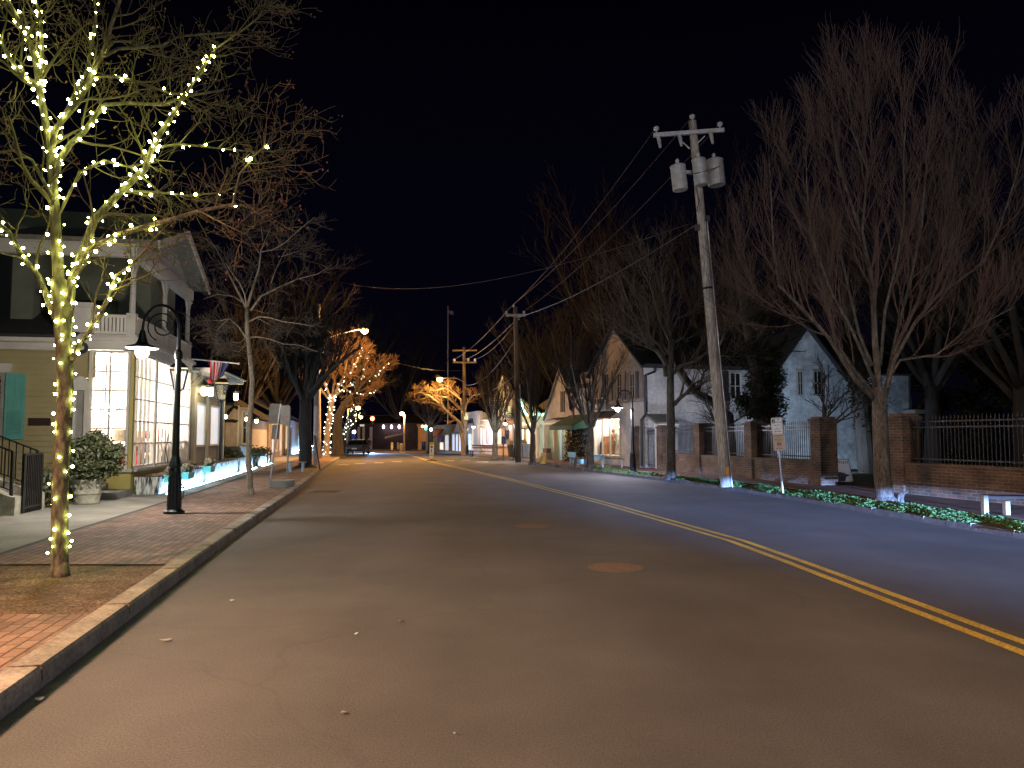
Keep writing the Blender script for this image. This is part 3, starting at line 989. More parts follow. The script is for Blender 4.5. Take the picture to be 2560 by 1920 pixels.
railing(cb0, 'black iron stair railing on the nearer cheek wall')
railing(cb0 + UL * 1.1, 'black iron stair railing on the farther cheek wall')
# landing railing at the street end of the yellow house (gate of bars)
p0 = Vector((-9.2, 14.65, GB))
t = thing('iron_gate', 'low black iron bar gate closing the foot of the steps', 'gate', p0)
r = MB()
a, c = cb0 + UL * .28 - dirS * .02, cb0 + UL * 1.09 - dirS * .02
for zz in (.12, 1.12): r.bar(a + Vector((0, 0, GB + zz)), c + Vector((0, 0, GB + zz)), .035, .035)
r.build('rail', M['iron'], t)
r = MB()
for i in range(11):
    q = a.lerp(c, i / 10); r.bar(q + Vector((0, 0, GB + .02)), q + Vector((0, 0, GB + 1.12)), .05 if i in (0, 10) else .02)
r.build('bar', M['iron'], t)

# ---------------- urn with shrub
def leaf_cloud(mb, c, rx, ry, rz, n, size, rng, shell=.55):
    for _ in range(n):
        while True:
            d = Vector((rng.gauss(0, 1), rng.gauss(0, 1), rng.gauss(0, 1)))
            if d.length > .01: break
        d.normalize()
        r = shell + (1 - shell) * rng.random() + rng.gauss(0, .05)
        p = Vector(c) + Vector((d.x * rx * r, d.y * ry * r, d.z * rz * r))
        a = Vector((rng.gauss(0, 1), rng.gauss(0, 1), rng.gauss(0, .8))).normalized()
        b2 = a.orthogonal().normalized()
        s = size * rng.uniform(.6, 1.35)
        mb.quad(p - a * s - b2 * s * .1, p - b2 * s * .5, p + a * s, p + b2 * s * .5)
    return mb

pu = G(214, 1256, .13)
pu = Vector((-9.22, 16.9, GB))
t = thing('stone_urn', 'large cast stone planter urn on the sidewalk by the shop', 'planter', pu)
MB().lathe(pu, [(.24, 0), (.26, .04), (.25, .07), (.28, .2), (.285, .22), (.30, .23), (.285, .25), (.33, .46), (.355, .50), (.36, .54), (.33, .55), (.30, .50), (.0, .48)], 28).build('bowl', M['stone_urn'], t, smooth=True)
random.seed(12)
r = MB()
for i in range(14):
    a = i * 6.283 / 14
    c = pu + Vector((math.cos(a) * .325, math.sin(a) * .325, .40))
    r.ball(c, .035, 6, 4)
r.build('swag_ornament', M['stone_urn'], t)
rng = random.Random(5)
bs = thing('bushy_shrub', 'round leafy evergreen shrub growing in the stone urn', 'shrub', pu + Vector((0, 0, .5)))
lf = MB()
bc = pu + Vector((.10, 0, .98))
leaf_cloud(lf, bc, .66, .62, .54, 2600, .05, rng, .45)
for _ in range(16):
    d = Vector((rng.gauss(0, 1), rng.gauss(0, 1), abs(rng.gauss(0, .7)))).normalized()
    leaf_cloud(lf, bc + Vector((d.x * .6, d.y * .55, d.z * .5)), .17, .17, .15, 70, .045, rng, .2)
lf.build('foliage', M['leaf_bush'], bs)
tw = MB()
for _ in range(22):
    d = Vector((rng.gauss(0, 1), rng.gauss(0, 1), abs(rng.gauss(.8, .5)))).normalized()
    tw.tube([pu + Vector((0, 0, .5)), bc + Vector((d.x * .3, d.y * .3, d.z * .1)), bc + Vector((d.x * .62, d.y * .58, d.z * .5))], [.014, .009, .004], 4)
tw.build('stems', M['bark_dark'], bs)
# second shrub behind the steps
pb = Vector((-9.6, 16.1, GB))
bs = thing('low_shrub', 'low green shrub between the steps and the stone urn', 'shrub', pb)
lf = MB(); leaf_cloud(lf, pb + Vector((0, 0, .42)), .42, .42, .42, 900, .05, rng, .3); lf.build('foliage', M['leaf_bush'], bs)
# door step slab and shop step
t = thing('door_step', 'two low pale stone steps before the shop end window', 'steps', FE.P(.6, GB, .3))
b = MB(); FE.box(b, -.05, wx1 - .1, GB, GB + .16, .02, 1.3); b.build('lower_slab', M['concrete'], t)
b = MB(); FE.box(b, .5, wx1 - .1, GB + .16, GB + .32, .02, .75); b.build('upper_slab', M['concrete'], t)

# ---------------- glowing planter wall along the street side
gw = bpy.data.materials.new('tinsel_fringe')
gw.use_nodes = True
_t = gw.node_tree; _p = _t.nodes['Principled BSDF']
_tc = _t.nodes.new('ShaderNodeTexCoord'); _mp = _t.nodes.new('ShaderNodeMapping'); _mp.inputs['Scale'].default_value = (9, 9, 1.6)
_nz = _t.nodes.new('ShaderNodeTexNoise'); _nz.inputs['Scale'].default_value = 2.2; _nz.inputs['Detail'].default_value = 6
_rp = _t.nodes.new('ShaderNodeValToRGB')
_rp.color_ramp.elements[0].position = .42; _rp.color_ramp.elements[0].color = (.03, .05, .05, 1)
_rp.color_ramp.elements[1].position = .58; _rp.color_ramp.elements[1].color = (.85, .88, .86, 1)
_t.links.new(_tc.outputs['Object'], _mp.inputs[0]); _t.links.new(_mp.outputs[0], _nz.inputs['Vector']); _t.links.new(_nz.outputs['Fac'], _rp.inputs[0]); _t.links.new(_rp.outputs[0], _p.inputs['Base Color'])
M['fringe'] = gw
def glow_wall(s0, s1, h, label, o0=.05, o1=.62):
    p = FS.P(s0, GB, o1)
    t = thing('planter_wall', label, 'planter wall', p, 'low planter walls lit blue along the sidewalk')
    b = MB(); FS.box(b, s0, s1, GB, GB + h, o0, o1); b.build('wall', M['fringe'], t)
    b = MB()
    rg = random.Random(int(s0 * 10))
    n = int((s1 - s0) * 40)
    for i in range(n):                      # upright tinsel stalks in front of the wall
        sv = s0 + (s1 - s0) * (i + rg.random()) / n
        p0_, p1_ = FS.P(sv, GB + .05, o1 + .02), FS.P(sv + rg.uniform(-.05, .05), GB + h * rg.uniform(.45, 1.0), o1 + .04)
        b.bar(p0_, p1_, .012, .012)
    b.build('tinsel_stalks', M['sign_white'], t)
    b = MB(); FS.box(b, s0, s1, GB + .008, GB + .024, o1 + .20, o1 + .22); b.build('led_strip', M['strip_blue'], t)
    b = MB(); FS.box(b, s0 + .02, s1 - .02, GB + h, GB + h + .03, o0, o1 + .02); b.build('soil', M['soil'], t)
    return t
glow_wall(.15, 5.6, .44, 'low planter wall with blue lit fringe under the bay windows')
glow_wall(5.9, 12.3, .52, 'low planter wall with bright icy blue tinsel below the lantern porch')
glow_wall(12.9, 16.6, .55, 'low planter wall glowing blue between the porch and the grey cottage')
glow_wall(18.6, 22.9, .60, 'farthest low planter wall glowing pale blue behind the thin tree')
# flower boxes
rng = random.Random(3)
for k, (px, pa, pb2, lab) in enumerate(((359, 1186, 1203, 'teal flower box of pale ornamental kale, nearest the corner post'), (400, 1179, 1196, 'teal flower box of pale kale beside the lamp post, left side'),
                               (464, 1164, 1180, 'teal flower box of pale kale under the last bay window'))):
    sv = FS.s_at(px); sc_ = 0
    Yq = FS.P(sv, 0, .75).y
    z0_, z1_ = ZY(pb2, Yq), ZY(pa, Yq)
    t = thing('flower_box', lab, 'flower box', FS.P(sv, z0_, .75), 'teal flower boxes under the bay windows')
    b = MB(); bx = [FS.P(sv - .34, z0_, .64), FS.P(sv + .34, z0_, .64)]
    FS.box(b, sv - .36, sv + .36, z0_, z1_, .66, .90); FS.box(b, sv - .38, sv + .38, z1_ - .03, z1_, .64, .92); b.build('box', M['teal_bright'], t)
    b = MB()
    for q in range(5):
        leaf_cloud(b, FS.P(sv - .28 + q * .14, z1_ + .12, .78), .12, .12, .12, 60, .06, rng, .3)
    b.build('kale', M['kale'], t)

# ---------------- lantern porch: second block of the shop
po = thing('lantern_porch', 'grey green porch block with two tall white lit windows and lanterns', 'shop porch', FS.P(7, GB, 0))
s6 = 6.7
zP = lambda py, px: FS.z_at(py, FS.s_at(px))
ew0, ew1 = FS.s_at(489), FS.s_at(512); fw0, fw1 = FS.s_at(524), FS.s_at(547); pend = FS.s_at(558)
ztop = zP(935, 500)
b = MB(); FS.box(b, s6, pend, GB, ztop, -2.6, .0); b.build('wall', M['greyboard'], po)
b = MB()
for sv in (s6 + .1, ew0 - .18, (ew1 + fw0) / 2, fw1 + .2, pend - .1):
    FS.box(b, sv - .1, sv + .1, GB, zP(985, 500), .003, .09)
FS.box(b, s6, pend, zP(985, 500), zP(972, 500), .003, .11)
b.build('pilaster', M['cream'], po)
for a_, c_ in ((ew0, ew1), (fw0, fw1)):
    FS.window(po, a_, c_, zP(1117, 500), zP(1008, 500), M['win_white'], M['white'], 1, 1, .07, .06, .01)
b = MB(); FS.box(b, s6 - .1, pend + .35, ztop, ztop + .07, -2.9, .75); FS.box(b, s6 - .1, pend + .35, ztop + .07, ztop + .12, -2.9, .85); b.build('flat_roof', M['offwhite'], po)
b = MB()
i = s6
while i < pend + .3:
    FS.box(b, i, i + .10, ztop - .06, ztop, .2, .72); i += .45
b.build('eave_bracket', M['offwhite'], po)

def post_lantern(base, h, wdt, label, group, parent_off=None, lit=False):
    t = thing('gas_lantern', label, 'lantern', base, group)
    b = Vector(base)
    zt = h
    lh = wdt * 1.25
    z0_ = zt - lh - wdt * .75
    MB().tube([b, b + Vector((0, 0, z0_))], [.05, .035], 8).build('post', M['black_metal'], t)
    MB().lathe(b + Vector((0, 0, z0_)), [(.04, 0), (.07, .02), (.05, .05), (wdt * .24, .11)], 12).build('neck', M['black_metal'], t)
    zl = z0_ + .11
    fr = MB(); gs = MB()
    w0, w1 = wdt * .26, wdt * .5
    cs = [(-1, -1), (1, -1), (1, 1), (-1, 1)]
    ca, sa = math.cos(.35), math.sin(.35)
    def cp(i, w_, z): 
        x_, y_ = cs[i % 4][0] * w_, cs[i % 4][1] * w_
        return b + Vector((x_ * ca - y_ * sa, x_ * sa + y_ * ca, z))
    for i in range(4):
        fr.bar(cp(i, w0, zl), cp(i, w1, zl + lh), .022)
        fr.bar(cp(i, w1, zl + lh), cp(i + 1, w1, zl + lh), .03)
        fr.bar(cp(i, w0, zl), cp(i + 1, w0, zl), .022)
        gs.quad(cp(i, w0, zl), cp(i + 1, w0, zl), cp(i + 1, w1, zl + lh), cp(i, w1, zl + lh))
    fr.build('cage', M['black_metal'], t)
    gs.build('glass', M['lamp_warm'] if lit else M['clear'], t)
    bd = MB()
    for i in range(4):
        bd.quad(cp(i, w1 * 1.02, zl + lh), cp(i + 1, w1 * 1.02, zl + lh), cp(i + 1, w1 * 1.02, zl + lh + wdt * .12), cp(i, w1 * 1.02, zl + lh + wdt * .12))
    bd.build('amber_band', M['band_amber'], t)
    rf = MB()
    zz = zl + lh + wdt * .12
    for i in range(4):
        rf.quad(cp(i, w1 * 1.1, zz), cp(i + 1, w1 * 1.1, zz), cp(i + 1, w1 * .45, zz + wdt * .36), cp(i, w1 * .45, zz + wdt * .36))
    rf.poly([cp(i, w1 * .45, zz + wdt * .36) for i in range(4)])
    rf.lathe(b + Vector((0, 0, zz + wdt * .36)), [(w1 * .4, 0), (w1 * .3, .05), (.02, .09), (.035, .13), (.0, .18)], 10)
    rf.build('roof', M['black_metal'], t)
    return t
pl_ = FS.P(FS.s_at(412), GB, .38)
post_lantern(pl_, ZY(905, pl_.y) - GB, .46, 'unlit gas lantern on a thin post before the bay windows', 'gas lanterns on thin posts')
pl2 = FS.P(FS.s_at(519), GB, .5)
post_lantern(pl2, ZY(945, pl2.y) - GB, .46, 'unlit gas lantern on a post before the tall white windows', 'gas lanterns on thin posts')

def wall_lantern(p, label, e=40, hgt=.34):
    t = thing('wall_lantern', label, 'wall lantern', p, 'lit lanterns on the porch')
    MB().lathe(p - Vector((0, 0, hgt / 2)), [(.06, 0), (.085, .03), (.095, hgt * .8), (.07, hgt * .82)], 10).build('glass_shade', M['lamp_warm'], t)
    MB().lathe(p + Vector((0, 0, hgt / 2)), [(.15, 0), (.10, .08), (.02, .2)], 8).build('cap', M['black_metal'], t)
    MB().tube([p + Vector((0, 0, hgt / 2 + .18)), p + Vector((0, 0, hgt / 2 + .3)) - FS.n * .2, p - FS.n * .42 + Vector((0, 0, .2))], .014, 5).build('bracket', M['iron'], t)
    lamp('wall_lantern_light', 'POINT', p + FS.n * .2, e, (1.0, .80, .40), .08)
for px, py, lab, e in ((477, 976, 'round lit lantern on the porch wall, nearest the bay windows', 14), (495, 978, 'square lit lantern hanging before the first tall window', 22), (564, 990, 'bright lit lantern at the far corner of the porch', 34)):
    sv = FS.s_at(px); q = FS.P(sv, FS.z_at(py, sv), .42)
    wall_lantern(q, lab, e)

# flag on the porch
sv = FS.s_at(470)
fp0 = FS.P(sv, FS.z_at(897, sv), .05)
fp1 = AT(597, 909, fp0.y - .2); fp1 = AT(597, 909, fp0.y + .4)
fl = thing('flag', 'small national flag hanging furled from a white pole on the porch', 'flag', fp0)
MB().tube([fp0, fp1], .022, 8).build('flagpole', M['white'], fl)
MB().ball(fp1, .04, 8, 5).build('finial', M['white'], fl)
def flagcloth(t, a, c, drop, ncol, seed):
    """cloth hung from the line a-c: stripes run down, canton at the c end"""
    rg = random.Random(seed)
    rows = 12
    me_v, fR, fW, fB = [], [], [], []
    d = c - a
    side = d.cross(Vector((0, 0, 1))).normalized()
    for j in range(rows + 1):
        v = j / rows
        for i in range(ncol + 1):
            u = i / ncol
            x = u * (1 - .35 * v) + .05 * v
            p = a + d * x + Vector((0, 0, -drop * (v * (1.0 - .35 * u)))) + side * (.07 * math.sin(u * 14 + v * 2) * (0.3 + v))
            me_v.append(p)
    def cell(i, j): 
        k = j * (ncol + 1) + i
        return (k, k + 1, k + ncol + 2, k + ncol + 1)
    for j in range(rows):
        for i in range(ncol):
            if i / ncol > .60: fB.append(cell(i, j))
            elif (i * 7 // int(ncol * .62)) % 2 == 0: fR.append(cell(i, j))
            else: fW.append(cell(i, j))
    mb = MB(); mb.v = [tuple(p) for p in me_v]; mb.f = fR + fW + fB
    o = mb.build('cloth', [M['flag_red'], M['flag_white'], M['flag_blue']], t, smooth=True)
    for k, poly in enumerate(o.data.polygons):
        poly.material_index = 0 if k < len(fR) else (1 if k < len(fR) + len(fW) else 2)
flagcloth(fl, fp0.lerp(fp1, .40), fp0.lerp(fp1, .80), .72, 20, 2)
b = MB(); pk = fp0.lerp(fp1, .42) - Vector((0, 0, .68)); b.ball(pk, .10, 8, 5, .7); b.build('cloth_bunch', M['flag_red'], fl)

# things inside the shop
ch = thing('chandelier', 'glaring white chandelier hanging inside the corner shop window', 'chandelier', rp(1.0, .95, 2.62))
cc = rp(1.0, .95, 2.30)
MB().tube([rp(1.0, .95, ZC), rp(1.0, .95, 2.4)], .012, 6).build('chain', M['iron'], ch)
b = MB(); bb = MB()
for i in range(8):
    a = 6.283 * i / 8
    q = cc + Vector((math.cos(a) * .42, math.sin(a) * .42, .05))
    b.tube([cc, cc + Vector((math.cos(a) * .25, math.sin(a) * .25, -.08)), q], .01, 5)
    bb.ball(q + Vector((0, 0, .05)), .07, 8, 6)
b.build('arm', M['iron'], ch); bb.build('bulb_cluster', emit('chandelier_bulb', (1, .93, .82), 14, sample=False), ch)
ch2 = thing('pendant_lamp', 'second white pendant lamp deeper inside the corner shop', 'pendant lamp', rp(2.6, 1.5, 2.5))
MB().tube([rp(2.6, 1.5, ZC), rp(2.6, 1.5, 2.5)], .01, 5).build('cord', M['iron'], ch2)
MB().lathe(rp(2.6, 1.5, 2.2), [(.3, 0), (.34, .1), (.2, .3), (.03, .34)], 14).build('glass_shade', emit('pendant_glass', (1, .93, .82), 8, sample=False), ch2)
def table_lamp(q, label):
    t = thing('table_lamp', label, 'table lamp', q, 'table lamps in the shop window')
    MB().lathe(q, [(.09, 0), (.03, .04), (.05, .15), (.02, .3), (.012, .42)], 10).build('stand', M['brownwood'], t)
    MB().lathe(q + Vector((0, 0, .38)), [(.2, 0), (.15, .3), (.14, .3)], 14).build('shade', M['lampshade'], t)
def side_table(q, label):
    t = thing('side_table', label, 'table', q, 'small tables in the shop window')
    MB().lathe(q + Vector((0, 0, .66)), [(.5, 0), (.5, .04)], 18).build('top', M['brownwood'], t)
    b = MB()
    for i in range(4):
        a = 6.283 * i / 4 + .4; b.tube([q + Vector((math.cos(a) * .4, math.sin(a) * .4, 0)), q + Vector((math.cos(a) * .38, math.sin(a) * .38, .66))], .025, 6)
    b.build('leg_set', M['brownwood'], t)
TZ = ZF
side_table(rp(1.0, .7, TZ), 'round wooden table behind the end window glass')
side_table(rp(1.4, 1.6, TZ), 'second round table further back in the corner shop')
table_lamp(rp(1.0, .55, TZ + .7), 'cream table lamp at the corner post side of the shop window')
table_lamp(rp(.9, 1.15, TZ + .7), 'cream table lamp standing left in the shop end window')
table_lamp(rp(1.6, 1.6, TZ + .7), 'cream table lamp standing deeper in the corner shop')
def tub_chair(q, rz, m, label):
    t = thing('tub_chair', label, 'chair', q, 'upholstered chairs in the shop window')
    MB().lathe(q, [(.22, .1), (.30, .14), (.31, .42), (.26, .44)], 16).build('seat', m, t)
    b = MB()
    for i in range(9):
        a = rz + math.pi * (i / 8 - .5); c2 = a + math.pi / 8
        if i < 8:
            pr = [q + Vector((math.cos(x_) * r_, math.sin(x_) * r_, .40)) for x_, r_ in ((a, .33), (c2, .33), (c2, .26), (a, .26))]
            b.prism(pr, (0, 0, .42))
    b.build('backrest', m, t)
tub_chair(rp(.55, .6, TZ), 3.6, M['tan'], 'tan tub chair close behind the end window')
tub_chair(rp(.65, 1.1, TZ), 3.8, M['tan'], 'tan tub chair on the left behind the end window')
tub_chair(rp(2.2, .7, TZ), 2.5, M['redcloth'], 'red tub chair seen through the street side bays')
for k, (a_, c_, z_, m_, lab) in enumerate(((1.05, .75, .70, 'redcloth', 'red cloth bundle lying on the round table'), (1.2, .35, .70, 'redcloth', 'red ribbon bow on the shop table by the corner'), (1.4, 1.7, .72, 'greencloth', 'green garland lying on the farther shop table'), (3.0, .5, .05, 'greencloth', 'small green wreath tree on the shop floor'))):
    q = rp(a_, c_, TZ + z_)
    b = MB(); rng = random.Random(k); leaf_cloud(b, q + Vector((0, 0, .14)), .2, .2, .16 if k < 3 else .5, 160, .07, rng, .3)
    tag(b.build('gift_decoration', M[m_]), lab, 'decoration')

# shelves of goods seen through the street bays
shf = thing('display_shelf', 'long low display shelf behind the street side bay windows', 'shelf', rp(3.2, .5, ZF))
b = MB()
for zz in (.35, .75, 1.15): b.hexa(rp(2.6, .38, ZF + zz), UL * 3.6, NL * .34, Vector((0, 0, .03)))
b.build('boards', M['brownwood'], shf)
b = MB()
for aa in (2.62, 4.4, 6.15): b.hexa(rp(aa, .4, ZF), UL * .05, NL * .3, Vector((0, 0, 1.2)))
b.build('upright', M['brownwood'], shf)
rng = random.Random(31)
cols = [mat('goods_red', (.5, .05, .05), .7), mat('goods_green', (.08, .25, .12), .7), mat('goods_tan', (.5, .32, .15), .7), mat('goods_blue', (.1, .2, .4), .7), mat('goods_white', (.8, .78, .72), .7)]
names = ['red', 'green', 'tan', 'blue', 'white']
for j, zz in enumerate((.38, .78, 1.18)):
    for i in range(7):
        k = rng.randrange(5)
        aa = 2.75 + i * .49 + rng.uniform(-.08, .08)
        q = rp(aa, .52, ZF + zz)
        b = MB()
        h_ = rng.uniform(.14, .32)
        vs = rng.random() < .5
        if vs: b.lathe(q, [(.05, 0), (.09, .03), (.10, h_ * .5), (.05, h_ * .85), (.06, h_)], 10)
        else: b.hexa(q - UL * .1 - NL * .08, UL * rng.uniform(.14, .26), NL * .16, Vector((0, 0, h_)))
        tag(b.build('shop_goods', cols[k]), '%s %s on the %s shelf board behind the street side bays' % (names[k], 'vase' if vs else 'box', ('lowest', 'middle', 'top')[j]), 'goods', 'goods on the display shelf')

# ================================================================== TREES
def rvec(rg):
    return Vector((rg.gauss(0, 1), rg.gauss(0, 1), rg.gauss(0, 1)))

def along(pts, t):
    n = len(pts) - 1
    x = min(max(t, 0), .9999) * n
    i = int(x)
    return pts[i].lerp(pts[i + 1], x - i), (pts[i + 1] - pts[i]).normalized()

def path(p, d, L, k, wig, up, rg):
    pts = [p.copy()]
    for i in range(k):
        d = (d + rvec(rg) * wig + Vector((0, 0, up))).normalized()
        p = p + d * (L / k)
        pts.append(p.copy())
    return pts

def spawn(mb, pts, r0, r1, spec, rg, tmin=.15, rmin=.004, tips=None, lim=None):
    """spec: list of (count, length, angle, up, wiggle, segments, sides)"""
    cnt, L, ang, up, wig, k, sd = spec[0]
    for i in range(cnt):
        t = tmin + (1 - tmin) * ((i + rg.random()) / cnt)
        p, d = along(pts, t)
        a = R(ang) * rg.uniform(.65, 1.3)
        ax = d.cross(rvec(rg))
        if ax.length < 1e-4: continue
        ax.normalize()
        dd = Matrix.Rotation(a, 3, ax) @ d
        ln = L * rg.uniform(.6, 1.25) * (1.15 - .55 * t)
        q = path(p, dd, ln, k, wig, up, rg)
        if lim and not lim(q[-1]): continue
        rr = max(rmin, lerp(r0, r1, t) * .55)
        re = max(rmin * .8, rr * .35)
        mb.tube(q, [lerp(rr, re, j / k) for j in range(k + 1)], sd, cap=False)
        if len(spec) > 1:
            spawn(mb, q, rr, re, spec[1:], rg, .2, rmin, tips, lim)
        elif tips is not None:
            tips.append(q[-1])

def mktree(name, label, trunk, r0, r1, limbs, spec, seed, bark, twig, group=None, rmin=.004, buds=0, cat='tree', tspec=None, flare=1.35, tmin=.18, lim=None, smooth=True):
    """trunk and limbs are lists of points; limbs = [(points, r0, r1)]"""
    rg = random.Random(seed)
    root = thing(name, label, cat, trunk[0], group)
    tb, cb = MB(), MB()
    n = len(trunk)
    rad = [lerp(r0, r1, i / (n - 1)) for i in range(n)]
    tr = [trunk[0], trunk[0].lerp(trunk[1], .12)] + list(trunk[1:])
    tb.tube(tr, [r0 * flare, r0 * 1.02] + rad[1:], 12)
    # root flare
    tb.lathe(trunk[0] - Vector((0, 0, .05)), [(r0 * (1 + (flare - 1) * 2.4), 0), (r0 * (1 + (flare - 1) * 1.4), .09), (r0 * .9, .22)], 12)
    tips = []
    for pts, a, b in limbs:
        pts = [Vector(p) for p in pts]
        m = len(pts) - 1
        tb.tube(pts, [lerp(a, b, i / m) for i in range(m + 1)], 8)
        spawn(cb, pts, a, b, spec, rg, tmin, rmin, tips, lim)
    if tspec:
        spawn(cb, trunk, r0, r1, tspec, rg, .45, rmin, tips, lim)
    tb.build('trunk', bark, root, smooth=smooth)
    cb.build('crown', twig, root)
    if buds and tips:
        b = MB()
        for p in tips:
            if rg.random() < buds:
                for _ in range(2):
                    b.ball(p + rvec(rg) * .02, rg.uniform(.008, .016), 4, 2)
        b.build('buds', M['bud'], root)
    return root

def px_limb(pts, Y0, Y1, a, b):
    n = len(pts) - 1
    return ([AT(x, y, lerp(Y0, Y1, i / n)) for i, (x, y) in enumerate(pts)], a, b)

# ---- the big lit tree on the left
TB = G(150, 1440, .12)
Y8 = TB.y
tr = [TB] + [AT(x, y, Y8) for x, y in ((149, 1330), (151, 1200), (158, 1080), (164, 980), (160, 880), (152, 780), (146, 700))]
L8 = [
    px_limb([(146, 700), (140, 580), (133, 464), (122, 350), (101, 236), (89, 148), (63, 80), (25, 10), (-10, -60)], Y8, Y8 + .2, 0.0607, 0.0160),
    px_limb([(162, 860), (181, 700), (236, 549), (304, 477), (363, 422), (380, 371), (414, 312), (456, 249), (506, 169), (540, 122)], Y8, Y8 + 1.0, 0.0503, 0.0144),
    px_limb([(540, 122), (599, 80), (684, 17)], Y8 + 1.0, Y8 + 1.2, 0.0118, 0.0064),
    px_limb([(160, 800), (177, 700), (219, 624), (295, 586), (414, 553), (498, 527), (591, 510)], Y8, Y8 - .7, 0.0370, 0.0160),
    px_limb([(582, 512), (599, 435), (640, 385), (690, 340)], Y8 - .7, Y8 - .5, 0.0133, 0.0064),
    px_limb([(498, 527), (560, 560), (612, 585), (640, 560)], Y8 - .6, Y8 - .6, 0.0089, 0.0048),
    px_limb([(140, 440), (148, 401), (177, 359), (211, 329), (240, 287), (262, 262), (321, 257), (400, 262), (470, 240), (560, 225)], Y8, Y8 + .8, 0.0370, 0.0112),
    px_limb([(128, 380), (139, 321), (198, 253), (236, 177), (262, 122), (278, 63), (300, 0), (315, -60)], Y8, Y8 - .6, 0.0333, 0.0144),
    px_limb([(262, 140), (295, 122), (359, 118), (405, 114), (447, 91), (527, 84), (599, 80)], Y8 - .4, Y8 + .4, 0.0192, 0.0080),
    px_limb([(236, 190), (290, 190), (350, 205), (420, 232), (500, 235)], Y8 - .4, Y8 - .2, 0.0148, 0.0080),
    px_limb([(140, 800), (97, 692), (51, 633), (25, 582), (0, 561), (-60, 500)], Y8, Y8 + .6, 0.0370, 0.0128),
    px_limb([(110, 270), (93, 211), (46, 181), (0, 101), (-50, 40)], Y8 + .1, Y8 - .5, 0.0333, 0.0144),
    px_limb([(101, 236), (105, 148), (103, 72), (91, 0), (85, -60)], Y8 + .1, Y8 + .7, 0.0259, 0.0144),
    px_limb([(140, 330), (180, 250), (215, 180), (240, 60), (235, -40)], Y8, Y8 + 1.1, 0.0222, 0.0112),
    px_limb([(135, 500), (80, 400), (30, 375), (-40, 390)], Y8, Y8 - .4, 0.0207, 0.0096),
    px_limb([(178, 900), (209, 849), (250, 790), (275, 730), (290, 690), (330, 660), (420, 560)], Y8, Y8 - .5, 0.0311, 0.0080),
    px_limb([(136, 560), (200, 430), (260, 400), (330, 420), (420, 500), (440, 560)], Y8, Y8 + .7, 0.0163, 0.0064),
    px_limb([(380, 371), (450, 360), (540, 370), (640, 380), (740, 375)], Y8 + .8, Y8 + 1.2, 0.0178, 0.0064),
    px_limb([(304, 477), (390, 480), (470, 490), (560, 480), (640, 440)], Y8 + .5, Y8 + .3, 0.0148, 0.0064),
]
spec8 = [(7, .85, 48, .05, .15, 6, 4), (5, .50, 48, .06, .18, 5, 3), (3, .22, 45, .14, .18, 3, 3)]
bigtree = mktree('street_tree', 'big bare tree wrapped in glowing warm string lights on the left', tr, .085, .080, L8, spec8, 21, M['bark_lit'], M['twig_left'], rmin=.003, buds=.22, flare=1.1)

bulb_n = [0]
def string_lights(label, paths, spacing, off, bulbr, m, seed, group, wire=True, cap=100, jit=.5, skip=0.0):
    """wire wound round limbs, bulbs along it: one thing"""
    rg = random.Random(seed)
    root = thing('string_lights', label, 'string lights', paths[0][0][0], group)
    wb = MB()
    proto = None
    cnt = 0
    allp = []
    for pts, a, b in paths:
        L = sum((q - p).length for p, q in zip(pts, pts[1:]))
        n = max(2, int(L / spacing))
        wp = []
        ph = rg.uniform(0, 6.28)
        for i in range(n):
            t = (i + rg.uniform(-jit, jit) * .8) / n + rg.gauss(0, .55) / n * (2.2 if rg.random() < .4 else .6)
            t = min(max(t, 0.0), .999)
            p, d = along(pts, t)
            r = lerp(a, b, t)
            x = d.orthogonal().normalized(); y = d.cross(x)
            ph += rg.uniform(1.2, 2.6)
            e = x * math.cos(ph) + y * math.sin(ph)
            wp.append(p + e * (r + .006))
            if rg.random() >= skip:
                allp.append(p + e * (r + off * rg.uniform(.7, 1.5)))
        if wire and len(wp) > 2:
            wb.tube(wp, .0045, 3, cap=False)
    if wire and wb.v:
        wb.build('wire', M['wire'], root)
    rest = MB()
    for p in allp:
        if cnt < cap:
            if proto is None:
                b = MB(); b.ball((0, 0, 0), bulbr, 6, 4)
                proto = b.build('bulb', m, None)
                proto.parent = root
                proto.location = p - ROOT[root]
                o = proto
            else:
                o = proto.copy(); COL.objects.link(o); o.parent = root
                o.location = p - ROOT[root]
            s = rg.uniform(.55, 1.3)
            o.scale = (s, s, s)
        else:
            rest.ball(p, bulbr, 5, 3)
        cnt += 1
    if rest.v:
        o = rest.build('small_bulbs', m, root); o['kind'] = 'stuff'
    return root

trl = [([TB.lerp(tr[1], .55)] + tr[1:], .085, .080)]
string_lights('warm string lights wound round the trunk of the big left tree', trl, .052, .02, .0145, M['bulb'], 3, 'string lights on the big tree', cap=100)
string_lights('warm string lights on the tall upright stem of the big left tree', [(L8[0][0], .082, .02), L8[12], L8[11]], .068, .018, .0145, M['bulb'], 4, 'string lights on the big tree')
string_lights('warm string lights along the longest right limb of the big left tree', [(L8[1][0], .068, .018)], .048, .018, .0145, M['bulb'], 5, 'string lights on the big tree')
string_lights('warm string lights along the lowest right limb before the shop balcony', [(L8[3][0][:5], .05, .03), (L8[15][0][:6], .042, .015)], .06, .018, .0145, M['bulb'], 6, 'string lights on the big tree')
string_lights('warm string lights on the upper right limbs of the big left tree', [(L8[7][0][:5], .045, .03), (L8[6][0][:6], .05, .025)], .08, .018, .0145, M['bulb'], 7, 'string lights on the big tree')
string_lights('warm string lights on the low left limb of the big left tree', [(L8[10][0], .05, .016)], .09, .018, .0145, M['bulb'], 8, 'string lights on the big tree')

